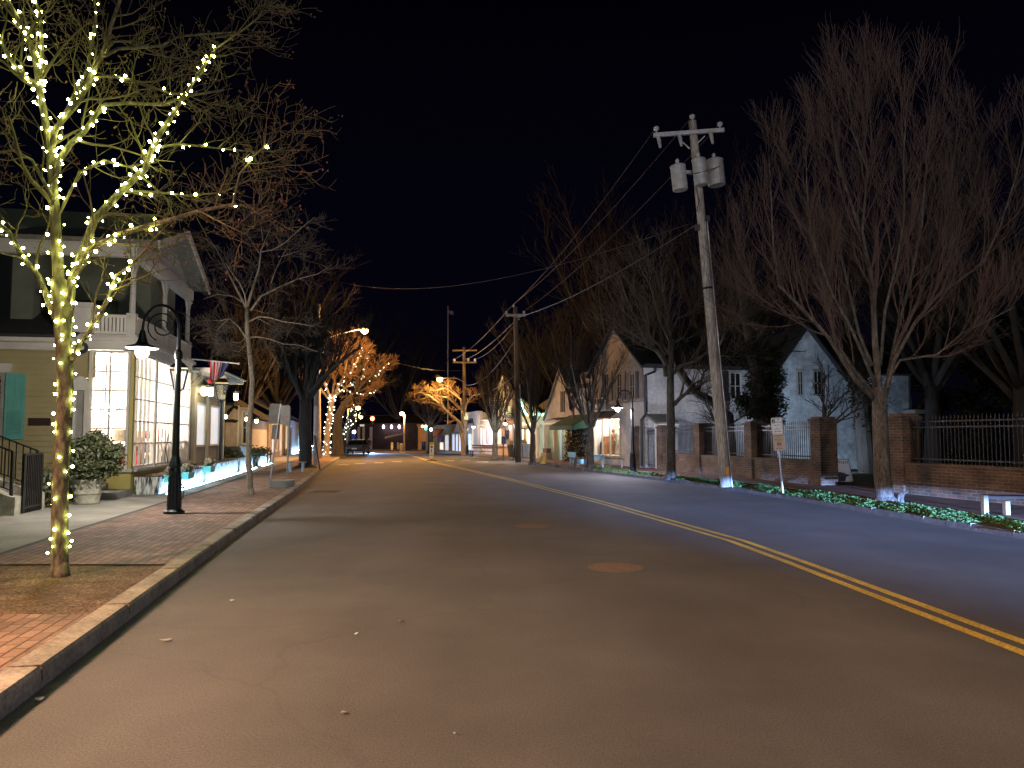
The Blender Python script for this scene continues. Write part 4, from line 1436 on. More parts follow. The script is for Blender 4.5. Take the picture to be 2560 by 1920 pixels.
string_lights('sparse warm string lights out along the upper right boughs of the big left tree', [(L8[4][0], .014, .007), (L8[9][0], .018, .008), (L8[17][0][:4], .018, .008)], .17, .016, .0145, M['bulb'], 10, 'string lights on the big tree')
string_lights('warm string lights in the middle of the big left tree crown', [(L8[13][0], .024, .012), (L8[18][0][:4], .016, .008), (L8[16][0][:5], .016, .008)], .13, .016, .0145, M['bulb'], 11, 'string lights on the big tree')
# ---- thin pale tree before the porch
tb = G(627, 1237, .13); Yt = tb.y
tr = [tb] + [AT(x, y, Yt) for x, y in ((621, 1150), (622, 1075), (628, 1010), (631, 950), (624, 880), (618, 830), (617, 770))]
zz = lambda x, y: (480 + x / 3.95, 480 + y / 3.95)
def zl(l, Y0, Y1, a, b): return px_limb([zz(*p) for p in l], Y0, Y1, a, b)
lim = [zl([(540, 1150), (420, 920), (330, 740), (240, 560), (110, 380)], Yt, Yt + .8, .03, .008),
       zl([(540, 1140), (520, 1010), (470, 900), (380, 780), (330, 700)], Yt, Yt - .7, .022, .008),
       zl([(545, 1130), (600, 950), (660, 760), (680, 580), (740, 440), (795, 290)], Yt, Yt + .3, .036, .008),
       zl([(660, 600), (560, 440), (500, 300)], Yt + .2, Yt + .6, .014, .006),
       zl([(690, 590), (800, 570), (920, 500), (1060, 370), (1210, 250)], Yt + .2, Yt - .5, .018, .007),
       zl([(580, 1170), (680, 1030), (800, 970), (860, 940), (1040, 860), (1240, 810), (1380, 720)], Yt, Yt + .6, .028, .008),
       zl([(780, 900), (830, 760), (900, 620), (980, 470)], Yt + .3, Yt + .9, .018, .007),
       zl([(880, 640), (1000, 600), (1100, 570)], Yt + .6, Yt + .8, .012, .006),
       zl([(560, 1280), (660, 1230), (760, 1240), (900, 1280), (1060, 1300), (1200, 1330)], Yt, Yt - .8, .024, .007),
       zl([(560, 1280), (640, 1240), (730, 1290), (800, 1330)], Yt, Yt + .6, .016, .006),
       zl([(540, 1450), (460, 1330), (370, 1250), (280, 1270), (110, 1270)], Yt, Yt + .3, .024, .007),
       zl([(370, 1250), (300, 1310), (240, 1370)], Yt + .1, Yt - .1, .012, .006),
       zl([(560, 1440), (640, 1430), (760, 1450), (900, 1500), (1050, 1510), (1240, 1580)], Yt, Yt - .4, .024, .007),
       zl([(520, 1440), (480, 1490), (380, 1480)], Yt, Yt, .010, .005),
       zl([(525, 1450), (520, 1520), (460, 1580), (400, 1560)], Yt, Yt - .2, .012, .005),
       zl([(500, 1090), (410, 1030), (250, 1010), (110, 1060)], Yt, Yt + .3, .016, .006),
       zl([(700, 480), (690, 400), (680, 320)], Yt, Yt, .010, .006)]
mktree('street_tree', 'slender pale bare tree beside the lamp post, spreading thin branches', tr, .075, .05, lim, [(7, .8, 45, .05, .16, 5, 3), (5, .45, 45, .05, .18, 4, 3), (3, .22, 42, .05, .18, 2, 3)], 8, M['bark_pale'], M['twig'], rmin=.005, flare=1.15)

def gen_limbs(base, n, L, a0, a1, r, rg, up=.08, wig=.09, k=6, el0=35, el1=75, az0=0, az1=360):
    out = []
    for i in range(n):
        az = R(az0 + (az1 - az0) * (i + rg.uniform(.2, .8)) / n)
        el = R(rg.uniform(el0, el1))
        d = Vector((math.cos(az) * math.cos(el), math.sin(az) * math.cos(el), math.sin(el)))
        ln = L * rg.uniform(.8, 1.15)
        p = Vector(base) - Vector((0, 0, rg.uniform(0, a0)))
        pts = path(p, d, ln, k, wig, up, rg)
        out.append((pts, r * rg.uniform(.75, 1.1), r * .22))
    return out

# ---- dark broad tree beyond, with one heavy limb over the road
tb = G(763, 1169, .13); Yd = tb.y
tr = [tb] + [AT(x, y, Yd) for x, y in ((764, 1120), (762, 1070), (764, 1020), (762, 985))]
rg = random.Random(31)
lim = gen_limbs(tr[-1] - Vector((0, 0, .1)), 11, 3.6, .5, 0, .15, rg, .16, .07, 6, 40, 80)
lim.append(px_limb([(772, 985), (800, 950), (840, 912), (902, 868)], Yd, Yd - 3, .10, .05))
mktree('street_tree', 'dark broad tree with upright twigs and one heavy limb over the road', tr, .30, .26, lim, [(11, 1.9, 24, .22, .08, 5, 4), (6, 1.0, 24, .16, .1, 3, 3), (3, .5, 24, .16, .1, 2, 3)], 32, M['bark_dark'], M['twig_dark'], rmin=.009, flare=1.5)

# ---- orange lit tree wrapped in lights
tb = G(815, 1142, .13); Yo = tb.y
tr = [tb] + [AT(x, y, Yo) for x, y in ((818, 1090), (824, 1040), (830, 1000), (832, 985))]
lim = [px_limb([(828, 1000), (812, 960), (808, 910), (808, 868)], Yo, Yo, .12, .05), px_limb([(828, 1000), (850, 960), (878, 930), (900, 890), (905, 870)], Yo, Yo - 1, .12, .04),
       px_limb([(830, 995), (870, 965), (905, 950), (915, 910), (925, 880)], Yo, Yo + 1, .1, .04), px_limb([(870, 965), (915, 965), (935, 945), (950, 930), (972, 905)], Yo + .5, Yo + 1, .06, .03),
       px_limb([(828, 1005), (800, 970), (785, 940), (775, 905)], Yo, Yo + 1, .1, .04), px_limb([(830, 1000), (838, 930), (845, 870), (850, 858)], Yo, Yo + .5, .1, .03),
       px_limb([(850, 960), (880, 985), (920, 985), (945, 975)], Yo, Yo + .5, .05, .02), px_limb([(830, 990), (860, 940), (870, 890), (880, 860)], Yo, Yo - 1.2, .08, .03)]
ol = lim
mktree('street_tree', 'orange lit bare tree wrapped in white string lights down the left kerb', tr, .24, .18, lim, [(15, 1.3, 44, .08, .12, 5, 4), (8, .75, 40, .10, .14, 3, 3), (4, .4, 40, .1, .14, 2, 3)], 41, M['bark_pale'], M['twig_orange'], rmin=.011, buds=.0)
string_lights('dense white string lights on the trunk of the orange lit tree', [(tr, .27, .2), (tr, .27, .2)], .13, .03, .04, M['bulb_far'], 51, 'string lights on the far trees')
string_lights('white string lights on the branches of the orange lit tree', [l for l in ol[:4]] + [ol[6]], .22, .03, .034, M['bulb_far'], 52, 'string lights on the far trees')

# dark tree right behind it
tb = G(843, 1142, .13); Yk = tb.y + .4
tr = [Vector((tb.x, Yk, tb.z))] + [AT(x, y, Yk) for x, y in ((842, 1080), (846, 1040), (862, 1010), (885, 985))]
rg = random.Random(5)
mktree('street_tree', 'dark leaning trunk beside the light wrapped tree', tr, .40, .22, gen_limbs(tr[-1], 6, 3.2, .3, 0, .13, rg, .05, .1, 5, 20, 65, -70, 100), [(8, 1.3, 36, .06, .1, 4, 3), (5, .7, 36, .05, .1, 3, 3)], 6, M['bark_dark'], M['twig_dark'], rmin=.009)
# farther light wrapped tree
tb = G(856, 1128, .13); Yz = 76.0
tb = Vector((AT(860, 1128, Yz).x, Yz, H(Yz) + .13))
tr = [tb] + [AT(x, y, Yz) for x, y in ((858, 1100), (857, 1085), (860, 1070))]
lim = [px_limb([(858, 1085), (870, 1060), (888, 1040), (892, 1015)], Yz, Yz - .5, .09, .03), px_limb([(860, 1080), (880, 1065), (892, 1045), (900, 1030)], Yz, Yz + .5, .08, .03), px_limb([(858, 1085), (850, 1060), (855, 1040), (870, 1015)], Yz, Yz, .08, .03), px_limb([(860, 1080), (866, 1050), (880, 1025), (885, 1000)], Yz, Yz, .07, .03)]
mktree('street_tree', 'farthest light wrapped tree on the left before the blue sign', tr, .2, .15, lim, [(9, 1.2, 42, .08, .12, 4, 3), (5, .6, 40, .08, .14, 3, 3)], 43, M['bark'], M['twig'], rmin=.012)
string_lights('cool white string lights on the farthest wrapped tree', lim + [(tr[1:], .2, .15)], .22, .03, .042, M['bulb_far'], 53, 'string lights on the far trees')

# ================================================================== POST LAMPS
def post_lamp(base, h, label, power, col, lensmat, hook=-1.0, side=None, hookx=.80):
    """black post, thick fluted base, shepherd's crook with scroll and hanging shade; hook along side vector"""
    t = thing('post_lamp', label, 'street lamp', base, 'black post lamps with hanging shades')
    b = Vector(base); k = h / 4.0
    s = Vector(side).normalized() if side is not None else Vector((-1, 0, 0))
    MB().lathe(b, [(.19, 0), (.19, .05), (.14, .08), (.125, .12), (.112, .5 * k), (.10, .72 * k), (.105, .74 * k), (.115, .78 * k), (.10, .86 * k), (.118, .90 * k), (.10, .98 * k), (.068, 1.08 * k)], 18).build('base', M['black_metal'], t, smooth=False)
    fl_ = MB()
    for i in range(12):
        a = 6.283 * i / 12
        fl_.tube([b + Vector((math.cos(a) * .122, math.sin(a) * .122, .13)), b + Vector((math.cos(a) * .104, math.sin(a) * .104, .70 * k))], .012, 5)
    fl_.build('fluting', M['black_metal'], t)
    MB().lathe(b, [(.068, 1.08 * k), (.052, 2.9 * k), (.075, 2.93 * k), (.08, 3.0 * k), (.07, 3.06 * k), (.040, 3.1 * k), (.033, 3.55 * k)], 14).build('shaft', M['black_metal'], t)
    top = b + Vector((0, 0, 3.50 * k))
    rr = hookx / 2
    pts = [top - Vector((0, 0, .35 * k)), top]
    for i in range(1, 13):
        a = math.pi * i / 12
        pts.append(top + s * (rr - rr * math.cos(a)) + Vector((0, 0, math.sin(a) * .45 * k)))
    pts.append(pts[-1] - Vector((0, 0, .03 * k)))
    MB().tube(pts, [.033] * 2 + [lerp(.033, .024, i / 12) for i in range(13)], 10).build('crook', M['black_metal'], t, smooth=True)
    sc_c = top + s * rr * .92 + Vector((0, 0, .05 * k))
    sp = []
    for i in range(30):
        a = -1.2 + i * .38; q = .30 * k * (1 - i / 38)
        sp.append(sc_c + s * math.cos(a) * q + Vector((0, 0, math.sin(a) * q)))
    MB().tube(sp, .014, 6).build('scroll', M['black_metal'], t)
    hp = pts[-1]
    MB().lathe(hp - Vector((0, 0, .34 * k)), [(.30 * k, .0), (.29 * k, .018), (.13 * k, .07), (.10 * k, .10), (.075 * k, .18), (.06 * k, .26), (.04 * k, .34 * k)], 22).build('shade', M['black_metal'], t)
    MB().lathe(hp - Vector((0, 0, .355 * k)), [(.275 * k, .0), (.27 * k, .012)], 20).build('reflector', M['white'], t)
    lp = hp - Vector((0, 0, .42 * k))
    MB().lathe(lp - Vector((0, 0, .12 * k)), [(.03, 0), (.09 * k, .03), (.125 * k, .10), (.12 * k, .165 * k)], 16).build('lens', lensmat, t)
    o = lamp('post_lamp_light', 'POINT', lp - Vector((0, 0, .18 * k)), power, col, .14)
    return t
bl = G(435, 1284, .13)
post_lamp(bl, ZY(757, bl.y) - bl.z, 'black fluted post lamp with scrolled crook on the left brick strip', 620, (1.0, .90, .78), M['lamp_white'], side=(-1, -.05, 0), hookx=.69)
# cable and hook on the left lamp
z_ = bl.z; cb_ = MB()
cb_.tube([bl + Vector((-.13, -.05, 1.5)), bl + Vector((-.17, -.05, 1.2)), bl + Vector((-.12, -.05, .95))], .008, 5)
tag(cb_.build('loose_cable', M['wire']), 'thin black cable hanging down the upper left of the lamp post', 'cable'); cb_ = MB()
cb_.tube([bl + Vector((.10, -.05, .62)), bl + Vector((.19, -.05, .5)), bl + Vector((.18, -.05, .3)), bl + Vector((.11, -.05, .22))], .008, 5)
tag(cb_.build('loose_cable', M['wire']), 'loose black cable loop hanging on the left lamp post', 'cable')
br_ = G(1582, 1182, .13)
post_lamp(br_, ZY(973, br_.y) - br_.z, 'black post lamp with glowing lens before the white brick house', 620, (.88, .86, 1.0), M['lamp_cool'], side=(-1, .1, 0), hookx=.58)
b3 = G(1287, 1149, .13)
post_lamp(b3, ZY(1032, b3.y) - b3.z, 'black post lamp beside the second utility pole, half hidden', 320, (1.0, .96, .88), M['lamp_white'], side=(-1, .1, 0), hookx=.60)
b4 = G(1166, 1137, .13); b4.y += 1.2
post_lamp(b4, ZY(1047, b4.y) - b4.z, 'farthest black post lamp on the right beside the pole with the street light', 170, (1, .97, .93), M['lamp_white'], side=(1, .05, 0), hookx=.55)

# ================================================================== UTILITY POLES
def px_pole(base, top, label, r0, r1, m, name='utility_pole'):
    t = thing(name, label, 'utility pole', base, 'wooden utility poles')
    k = 8
    pts = [Vector(base).lerp(top, i / k) for i in range(k + 1)]
    MB().tube(pts, [lerp(r0, r1, i / k) for i in range(k + 1)], 14).build('pole', m, t, smooth=True)
    return t
pb = G(1815, 1217, .12); Yp = pb.y
ptop = AT(1731, 303, Yp)
t = px_pole(pb, ptop, 'tall leaning grey utility pole with three transformers on the right verge', .16, .115, M['pole_wood'])
at = lambda px, py, dy=0: AT(px, py, Yp + dy)
b = MB(); b.bar(at(1634, 338, -.16), at(1810, 325, -.16), .09, .115); b.build('crossarm', M['grey_metal'], t)
b = MB(); b.bar(at(1700, 350, -.12), at(1725, 372, -.08), .02, .03); b.bar(at(1762, 340, -.12), at(1740, 362, -.08), .02, .03); b.build('arm_brace', M['grey_metal'], t)
for px, py in ((1641, 333), (1731, 303), (1800, 322)):
    q = at(px, py, -.16 if px != 1731 else 0)
    MB().lathe(q, [(.02, 0), (.02, .06), (.05, .08), (.085, .11), (.05, .13), (.09, .16), (.06, .20), (.0, .22)], 12).build('insulator', M['porcelain'], t)
for px, py in ((1645, 342), (1698, 338), (1776, 332)):
    q = at(px, py, -.2)
    b = MB(); b.tube([q, q + Vector((.03, 0, -.1)), q + Vector((.06, -.02, -.34))], [.05, .06, .035], 8); b.bar(q + Vector((-.01, -.05, -.04)), q + Vector((.04, -.07, -.30)), .02)
    b.build('fuse_cutout', M['grey_metal'], t)
for (px, pt, pbm, wpx, dy, lab) in ((1698, 412, 476, 38, -.1, 0), (1750, 396, 463, 34, -.35, 1), (1789, 398, 464, 44, -.05, 2)):
    top, bot = at(px - 4, pt, dy), at(px + 3, pbm, dy)
    rr = wpx / 2 / F * Yp
    ax = top - bot; hh = ax.length
    b = MB().lathe(bot, [(rr * .92, 0), (rr, .02), (rr, hh * .22), (rr * 1.03, hh * .23), (rr * 1.03, hh * .27), (rr, hh * .28), (rr, hh * .9), (rr * 1.06, hh * .91), (rr * 1.06, hh * .95), (rr * .8, hh), (0, hh * 1.02)], 20, ax)
    o = b.build('transformer', M['grey_metal'], t, smooth=False)
    b = MB().lathe(top + Vector((-.02, -.05, 0)), [(.05, -.02), (.06, .05), (.045, .08), (.06, .11), (.03, .16)], 10)
    b.build('bushing', M['porcelain'], o)
    b = MB(); b.bar(bot.lerp(top, .7), bot.lerp(top, .7) + (at(1745, 430) - bot.lerp(top, .7)) * .9, .06, .1); b.build('hanger_bracket', M['grey_metal'], o)
b = MB(); cpts = [pb.lerp(ptop, f) + Vector((lerp(.17, .14, f), -.06, 0)) for f in (0, .25, .5, .72)]
b.tube(cpts, .022, 6); b.build('conduit', M['galv'], t)
q = pb.lerp(ptop, .043) + Vector((.035, -.165, .0))
MB().box(q, (.10, .012, .22)).build('orange_tag', mat('orange_tag', (.75, .33, .05), .6), t)
b = MB(); b.lathe(pb.lerp(ptop, .535), [(.148, -.03), (.15, -.03), (.15, .03), (.146, .03)], 14, ptop - pb); b.build('steel_band', M['rubber'], t)
b = MB()
for f, dx in ((.70, -.17), (.725, .15)): b.box(pb.lerp(ptop, f) + Vector((dx, -.08, 0)), (.14, .12, .16))
b.tube([at(1800, 415, -.3), at(1775, 425, -.5), at(1745, 432, -.56), at(1722, 438, -.4)], .012, 5)
b.tube([at(1740, 470, -.1), at(1748, 500, -.2), at(1742, 530, -.16)], .014, 5)
b.build('cable_fittings', M['wire'], t)
# second pole
p2 = G(1296, 1156, .12); Y2 = p2.y
t2 = px_pole(p2, AT(1289, 768, Y2), 'dark brown utility pole with crossarm before the mint shop', .17, .12, M['pole_dark'])
b = MB(); b.bar(AT(1264, 788, Y2 - .2), AT(1314, 788, Y2 - .2), .10, .13); b.build('crossarm', M['pole_wood'], t2)
for px in (1266, 1310):
    MB().lathe(AT(px, 786, Y2 - .2), [(.03, 0), (.09, .08), (.05, .12), (.09, .16), (.0, .22)], 10).build('insulator', M['porcelain'], t2)
MB().lathe(AT(1284, 768, Y2), [(.03, 0), (.08, .08), (.05, .12), (.0, .2)], 10).build('insulator', M['porcelain'], t2)
MB().tube([p2 + Vector((.19, -.05, 0)), p2.lerp(AT(1289, 768, Y2), .5) + Vector((.16, -.05, 0))], .045, 6).build('conduit', M['galv'], t2)
# third pole with street light
p3 = G(1163, 1136, .12); Y3 = p3.y
t3 = px_pole(p3, AT(1160, 868, Y3), 'farther utility pole with two crossarms and an orange street light', .22, .13, M['pole_dark'])
for py in (876, 906):
    b = MB(); b.bar(AT(1132, py, Y3 - .25), AT(1192, py, Y3 - .25), .11, .14); b.build('crossarm', M['pole_dark'], t3)
for px in (1136, 1171, 1188):
    MB().lathe(AT(px, 904, Y3 - .25), [(.03, 0), (.12, .1), (.06, .16), (.12, .22), (.0, .3)], 8).build('insulator', M['porcelain'], t3)
MB().box(AT(1165, 1040, Y3 - .3), (.42, .12, .62)).build('notice_board', M['mint'], t3)

def street_light(pole_top, head, label, power, hit=None, col=SODIUM):
    t = thing('street_light', label, 'street light', pole_top, 'orange street lights on arms')
    a, c = Vector(pole_top), Vector(head)
    mid = a.lerp(c, .5) + Vector((0, 0, .18))
    MB().tube([a, a.lerp(mid, .6) + Vector((0, 0, .1)), mid, c], .035, 8).build('arm', M['grey_metal'], t)
    d = (c - a); d.z = 0; d.normalize()
    hb = MB(); hb.tube([c - d * .12, c + d * .1, c + d * .42, c + d * .58], [.06, .12, .15, .06], 10); hb.build('head', M['grey_metal'], t)
    MB().ball(c + d * .3 - Vector((0, 0, .13)), .24, 10, 6, .8).build('lens', M['sodium'], t)
    lamp('street_light_glow', 'POINT', c + d * .3 - Vector((0, 0, .34)), power, col, .3)
    return t
street_light(AT(1160, 955, Y3), AT(1103, 945, Y3 - 4.5), 'orange street light on the arm over the crape myrtle at right', 2400, col=(1.0, .56, .15))
# left pole pair
p4 = G(797, 1147, .12); Y4 = p4.y
t4 = px_pole(p4, AT(796, 760, Y4), 'left utility pole catching orange light beside the dark tree', .15, .11, M['pole_wood'])
p5 = G(788, 1163, .12)
t5 = thing('sleeved_pole', 'pale sleeved wooden pole with white guy guards', 'pole', p5)
MB().tube([p5, AT(791, 880, p5.y)], [.11, .09], 10).build('pole', M['pole_wood'], t5)
MB().tube([AT(788.5, 1090, p5.y - .13), AT(790, 1015, p5.y - .13)], .10, 8).build('guy_guard', M['white'], t5)
street_light(AT(797, 862, Y4), AT(900, 822, Y4 + .6), 'orange street light reaching over the road from the left pole', 10500, col=(1.0, .47, .13))

# wires
def wire(a, b_, sag, label, r=.012, m=None, n=14):
    a, b_ = Vector(a), Vector(b_)
    pts = []
    for i in range(n + 1):
        t_ = i / n
        p = a.lerp(b_, t_); p.z -= sag * 4 * t_ * (1 - t_)
        pts.append(p)
    mb = MB(); mb.tube(pts, r, 5)
    o = mb.build('overhead_wire', m or M['wire'])
    return tag(o, label, 'wire', 'overhead wires')
wire(at(1738, 563), AT(1287, 795, Y2), .35, 'thick pale cable between the transformer pole and the brown pole', .016, M['wire_pale'])
wire(at(1641, 318, -.16), AT(1266, 778, Y2 - .2), .4, 'upper bare wire from the left end of the big crossarm', .011)
wire(at(1800, 310, -.16), AT(1310, 778, Y2 - .2), .4, 'upper bare wire from the right end of the big crossarm', .011)
wire(at(1731, 290), AT(1284, 760, Y2), .4, 'top wire between the two pole tips on the right', .011)
wire(AT(1266, 780, Y2 - .2), AT(1136, 898, Y3 - .25), .3, 'wire from the brown pole to the left of the farther crossarm', .014)
wire(AT(1310, 780, Y2 - .2), AT(1188, 898, Y3 - .25), .5, 'wire from the brown pole to the right of the farther crossarm', .014)
wire(AT(1288, 850, Y2), AT(1162, 962, Y3), .8, 'slack pale cable from the brown pole to the farther pole', .016, M['wire_pale'])
wire(AT(1290, 800, Y2), AT(1161, 900, Y3), .3, 'middle wire from the brown pole to the farther pole', .014)
wire(AT(1292, 935, Y2 - .1), AT(1164, 985, Y3), .5, 'low service cable from the farther pole to the brown pole', .02, M['wire_pale'])
wire(AT(1298, 930, Y2), AT(1415, 893, 46.0), .1, 'low service cable from the brown pole towards the gabled shop roof', .018)
wire(AT(798, 690, Y4), at(1722, 560, -.1), 1.35, 'long cable crossing the road from the left pole to the transformer pole', .012)
wire(AT(798, 815, Y4), AT(1160, 925, Y3), 1.0, 'slack cable crossing the road under the left street light', .015)
wire(AT(798, 800, Y4), AT(300, 640, 21.0), .5, 'service wire from the left pole to the shop balcony roof', .012)

# ================================================================== SIGNS ON THE LEFT
def lean_post(base, top, r, label, m, name='sign_post'):
    pass
q1 = G(673, 1219, .13); q1t = AT(702, 1010, q1.y)
t = thing('traffic_sign', 'large sign seen from its grey back on a leaning steel post', 'sign', q1)
MB().bar(q1, q1t, .055, .035).build('post', M['galv'], t)
b = MB(); b.prism([AT(x, y, q1.y + .04) for x, y in ((674, 1012), (679, 1008), (700, 1010), (699, 1059), (674, 1060), (671, 1054))], (0, .012, 0)); fixn(b.build('sign_panel', M['sign_back'], t))
b = MB(); b.prism([AT(x, y, q1.y + .04) for x, y in ((681, 1062), (700, 1062), (697, 1098), (678, 1098))], (0, .012, 0)); fixn(b.build('lower_panel', M['sign_back'], t))
q2 = G(718, 1194, .13); q2t = AT(724, 1018, q2.y)
t = thing('traffic_sign', 'second sign back on a darker upright post beyond the leaning one', 'sign', q2)
MB().bar(q2, q2t, .07, .05).build('post', M['sign_back'], t)
b = MB(); b.prism([AT(x, y, q2.y + .05) for x, y in ((701, 1014), (723, 1013), (727, 1020), (726, 1056), (721, 1062), (701, 1061))], (0, .015, 0)); fixn(b.build('sign_panel', M['sign_back'], t))
b = MB(); b.ball(AT(715, 1043, q2.y + .03), .03, 6, 4); b.build('red_sticker', M['red'], t)
q = G(705, 1221, .13)
t = MB()
c_ = G(708, 1213, .13); 
t.hexa(G(676, 1219, .13), UL * .5, Vector((.62, .1, 0)), Vector((0, 0, .2)))
tag(t.build('stone_block', M['greyboard']), 'low grey stone block at the foot of the leaning sign', 'stone block')
# rusty leaning post
q = G(800, 1175, .13); qt = AT(786, 1088, q.y)
t = thing('leaning_post', 'rusty sign stake leaning over the left kerb', 'post', q)
MB().bar(q, qt, .06, .05).build('stake', mat('rusty_steel', (.12, .05, .03), .9, noise=.4, scale=9), t)
def bench(center, length, ang, label, h=.44, m='wood', back=False):
    t = thing('bench', label, 'bench', center, 'street benches')
    d = Vector((math.cos(ang), math.sin(ang), 0)); e = Vector((-d.y, d.x, 0)); c = Vector(center)
    b = MB()
    for k in (-.14, 0, .14):
        b.hexa(c - d * length / 2 + e * (k - .06) + Vector((0, 0, h - .045)), d * length, e * .12, Vector((0, 0, .045)))
    b.build('seat', M[m], t)
    for s_ in (-1, 1):
        for k in (-.14, .14):
            q_ = c + d * s_ * (length / 2 - .12) + e * k
            MB().bar(q_, q_ + Vector((0, 0, h - .045)), .06, .05).build('leg', M['grey_metal'] if m == 'wood' else M[m], t)
    b = MB()
    for s_ in (-1, 1):
        q_ = c + d * s_ * (length / 2 - .12) + Vector((0, 0, .12)); b.bar(q_ - e * .14, q_ + e * .14, .04)
    b.build('stretcher', M['grey_metal'] if m == 'wood' else M[m], t)
    if back:
        b = MB(); 
        for zz in (.62, .78): b.hexa(c - d * length / 2 + e * .2 + Vector((0, 0, zz)), d * length, e * .04, Vector((0, 0, .1)))
        b.build('backrest', M[m], t)
    return t
qb = G(741, 1180, .13)
bench(qb, .75, .1, 'small wooden bench at the foot of the dark left tree', .42)
# ================================================================== RIGHT SIDE WALL
W0, W1 = Vector((9.1, 23.5, 0)), Vector((5.95, 36.6, 0))
WR = Facade((9.1, 23.5), (5.95, 36.6))
WL = WR.L
def pier(sv, w_, h, label, fac=WR, depth=.55):
    c = fac.P(sv, 0, -depth / 2)
    t = thing('brick_pier', label, 'brick pier', (c.x, c.y, GB - .1), 'brick piers of the garden wall')
    b = MB(); fac.box(b, sv - w_ / 2, sv + w_ / 2, GB - .1, GB + h - .14, -depth, .03); b.build('shaft', M['brickwall'], t)
    b = MB(); fac.box(b, sv - w_ / 2 - .04, sv + w_ / 2 + .04, GB + h - .14, GB + h - .06, -depth - .04, .07); fac.box(b, sv - w_ / 2 + .03, sv + w_ / 2 - .03, GB + h - .06, GB + h, -depth + .03, .0); b.build('cap', M['brickwall'], t)
pxs = [(2036, .5, 2.05, 'brick gate pier on the left of the dark garden opening'), (1868, .46, 1.98, 'brick pier just right of the transformer pole'), (1740, .48, 1.98, 'brick pier between the bare tree and the transformer pole'),
       (1647, .5, 1.95, 'brick pier left of the bare street tree'), (1590, .5, 1.95, 'farthest brick pier beside the white house gate')]
piers = []
for px, w_, h, lab in pxs:
    sv = WR.s_at(px); piers.append(sv); pier(sv, w_, h, lab)
segs = [(piers[0] + .25, piers[1] - .23, 'low brick wall right of the transformer pole'), (piers[1] + .23, piers[2] - .24, 'low brick wall behind the transformer pole'), (piers[2] + .24, piers[3] - .25, 'low brick wall behind the bare street tree')]
for s0, s1, lab in segs:
    b = MB(); WR.box(b, s0, s1, 0, GB + .66, -.38, -.03)
    p = WR.P(s0, 0, 0)
    t = thing('garden_wall', lab, 'brick wall', p, 'low brick garden walls')
    b.build('brickwork', M['brickwall'], t)
    c = MB(); WR.box(c, s0, s1, GB + .66, GB + .74, -.41, 0.0); c.build('coping', M['brickwall'], t)
def fence(fac, s0, s1, z0, z1, o, label, spacing=.115):
    t = thing('iron_fence', label, 'iron fence', fac.P(s0, z0, o), 'iron fence panels on the garden wall')
    r = MB()
    for z in (z0 + .10, z1 - .26, z1 - .12): fac.box(r, s0, s1, z - .018, z + .018, o - .02, o + .02)
    r.build('rail', M['fence_iron'], t)
    b = MB(); n = int((s1 - s0) / spacing)
    for i in range(n + 1):
        sv = lerp(s0 + .05, s1 - .05, i / n)
        fac.box(b, sv - .009, sv + .009, z0, z1 - .05, o - .011, o + .009)
        a = fac.P(sv, z1 - .05, o)
        b.poly([a + fac.u * .018, a + fac.n * .018, a + Vector((0, 0, .09))]); b.poly([a - fac.u * .018, a - fac.n * .018, a + Vector((0, 0, .09))]); b.poly([a + fac.n * .018, a - fac.u * .018, a + Vector((0, 0, .09))]); b.poly([a - fac.n * .018, a + fac.u * .018, a + Vector((0, 0, .09))])
    b.build('pickets', M['fence_iron'], t)
for (s0, s1, _), lab in zip(segs, ('iron fence panel right of the transformer pole', 'iron fence panel behind the transformer pole', 'iron fence panel behind the bare street tree')):
    fence(WR, s0, s1, GB + .74, GB + 1.92, -.2, lab)
fence(WR, piers[3] + .26, piers[4] - .26, GB + .05, GB + 1.85, -.2, 'tall iron gate between the two farthest brick piers')
# return wall at the garden opening and the right hand wall
W2 = Facade((9.95, 20.1), (9.95 + .245 * 6, 20.1 - 6))
W2.n = WR.n.copy()
pier(0.0, .5, 2.05, 'brick gate pier hidden behind the spreading tree', W2)
b = MB(); W2.box(b, .25, 12, 0, GB + .72, -.38, -.03)
t = thing('garden_wall', 'dim brick wall running out of the picture on the right', 'brick wall', W2.P(.25, 0, 0), 'low brick garden walls')
b.build('brickwork', M['brickwall'], t)
c = MB(); W2.box(c, .25, 12, GB + .72, GB + .8, -.41, 0); c.build('coping', M['brickwall'], t)
fence(W2, .3, 12, GB + .8, GB + 1.95, -.2, 'dark iron fence on the dim right hand wall')
# garden path floor in the opening
b = MB(); a = WR.P(piers[0] - .3, .142, 0); c = W2.P(-.3, .142, 0); b.quad(a, c, c - WR.n * 8, a - WR.n * 8)
o = b.build('garden_path', M['paver_dark']); o['kind'] = 'structure'

# ---------------- parking sign
q = G(1957, 1234, .12); Ys = q.y; qt = AT(1941, 1043, Ys)
t = thing('parking_sign', 'leaning steel post with white two hour parking sign and cream sign below', 'sign', q)
ax = (qt - q).normalized(); xd = Vector((1, 0, 0)); xd = (xd - ax * xd.dot(ax)).normalized(); nd = xd.cross(ax)
MB().bar(q, qt, .065, .03).build('post', M['galv'], t)
def plate(c0, w_, h_, m, name, o=.03, r=.04):
    pts = []
    for sx, sy, a0 in ((1, 1, 0), (-1, 1, 90), (-1, -1, 180), (1, -1, 270)):
        for k in range(4):
            a = R(a0 + 30 * k)
            pts.append(c0 + nd * o + xd * (sx * (w_ / 2 - r) + math.cos(a) * r) + ax * (sy * (h_ / 2 - r) + math.sin(a) * r))
    b = MB(); b.prism(pts, nd * .004)
    return fixn(b.build(name, m, t))
c1 = AT(1941.5, 1065, Ys); c2 = AT(1946.5, 1106, Ys)
w1_, h1_ = .295, .43
sp1 = plate(c1, w1_, h1_, M['sign_white'], 'upper_sign')
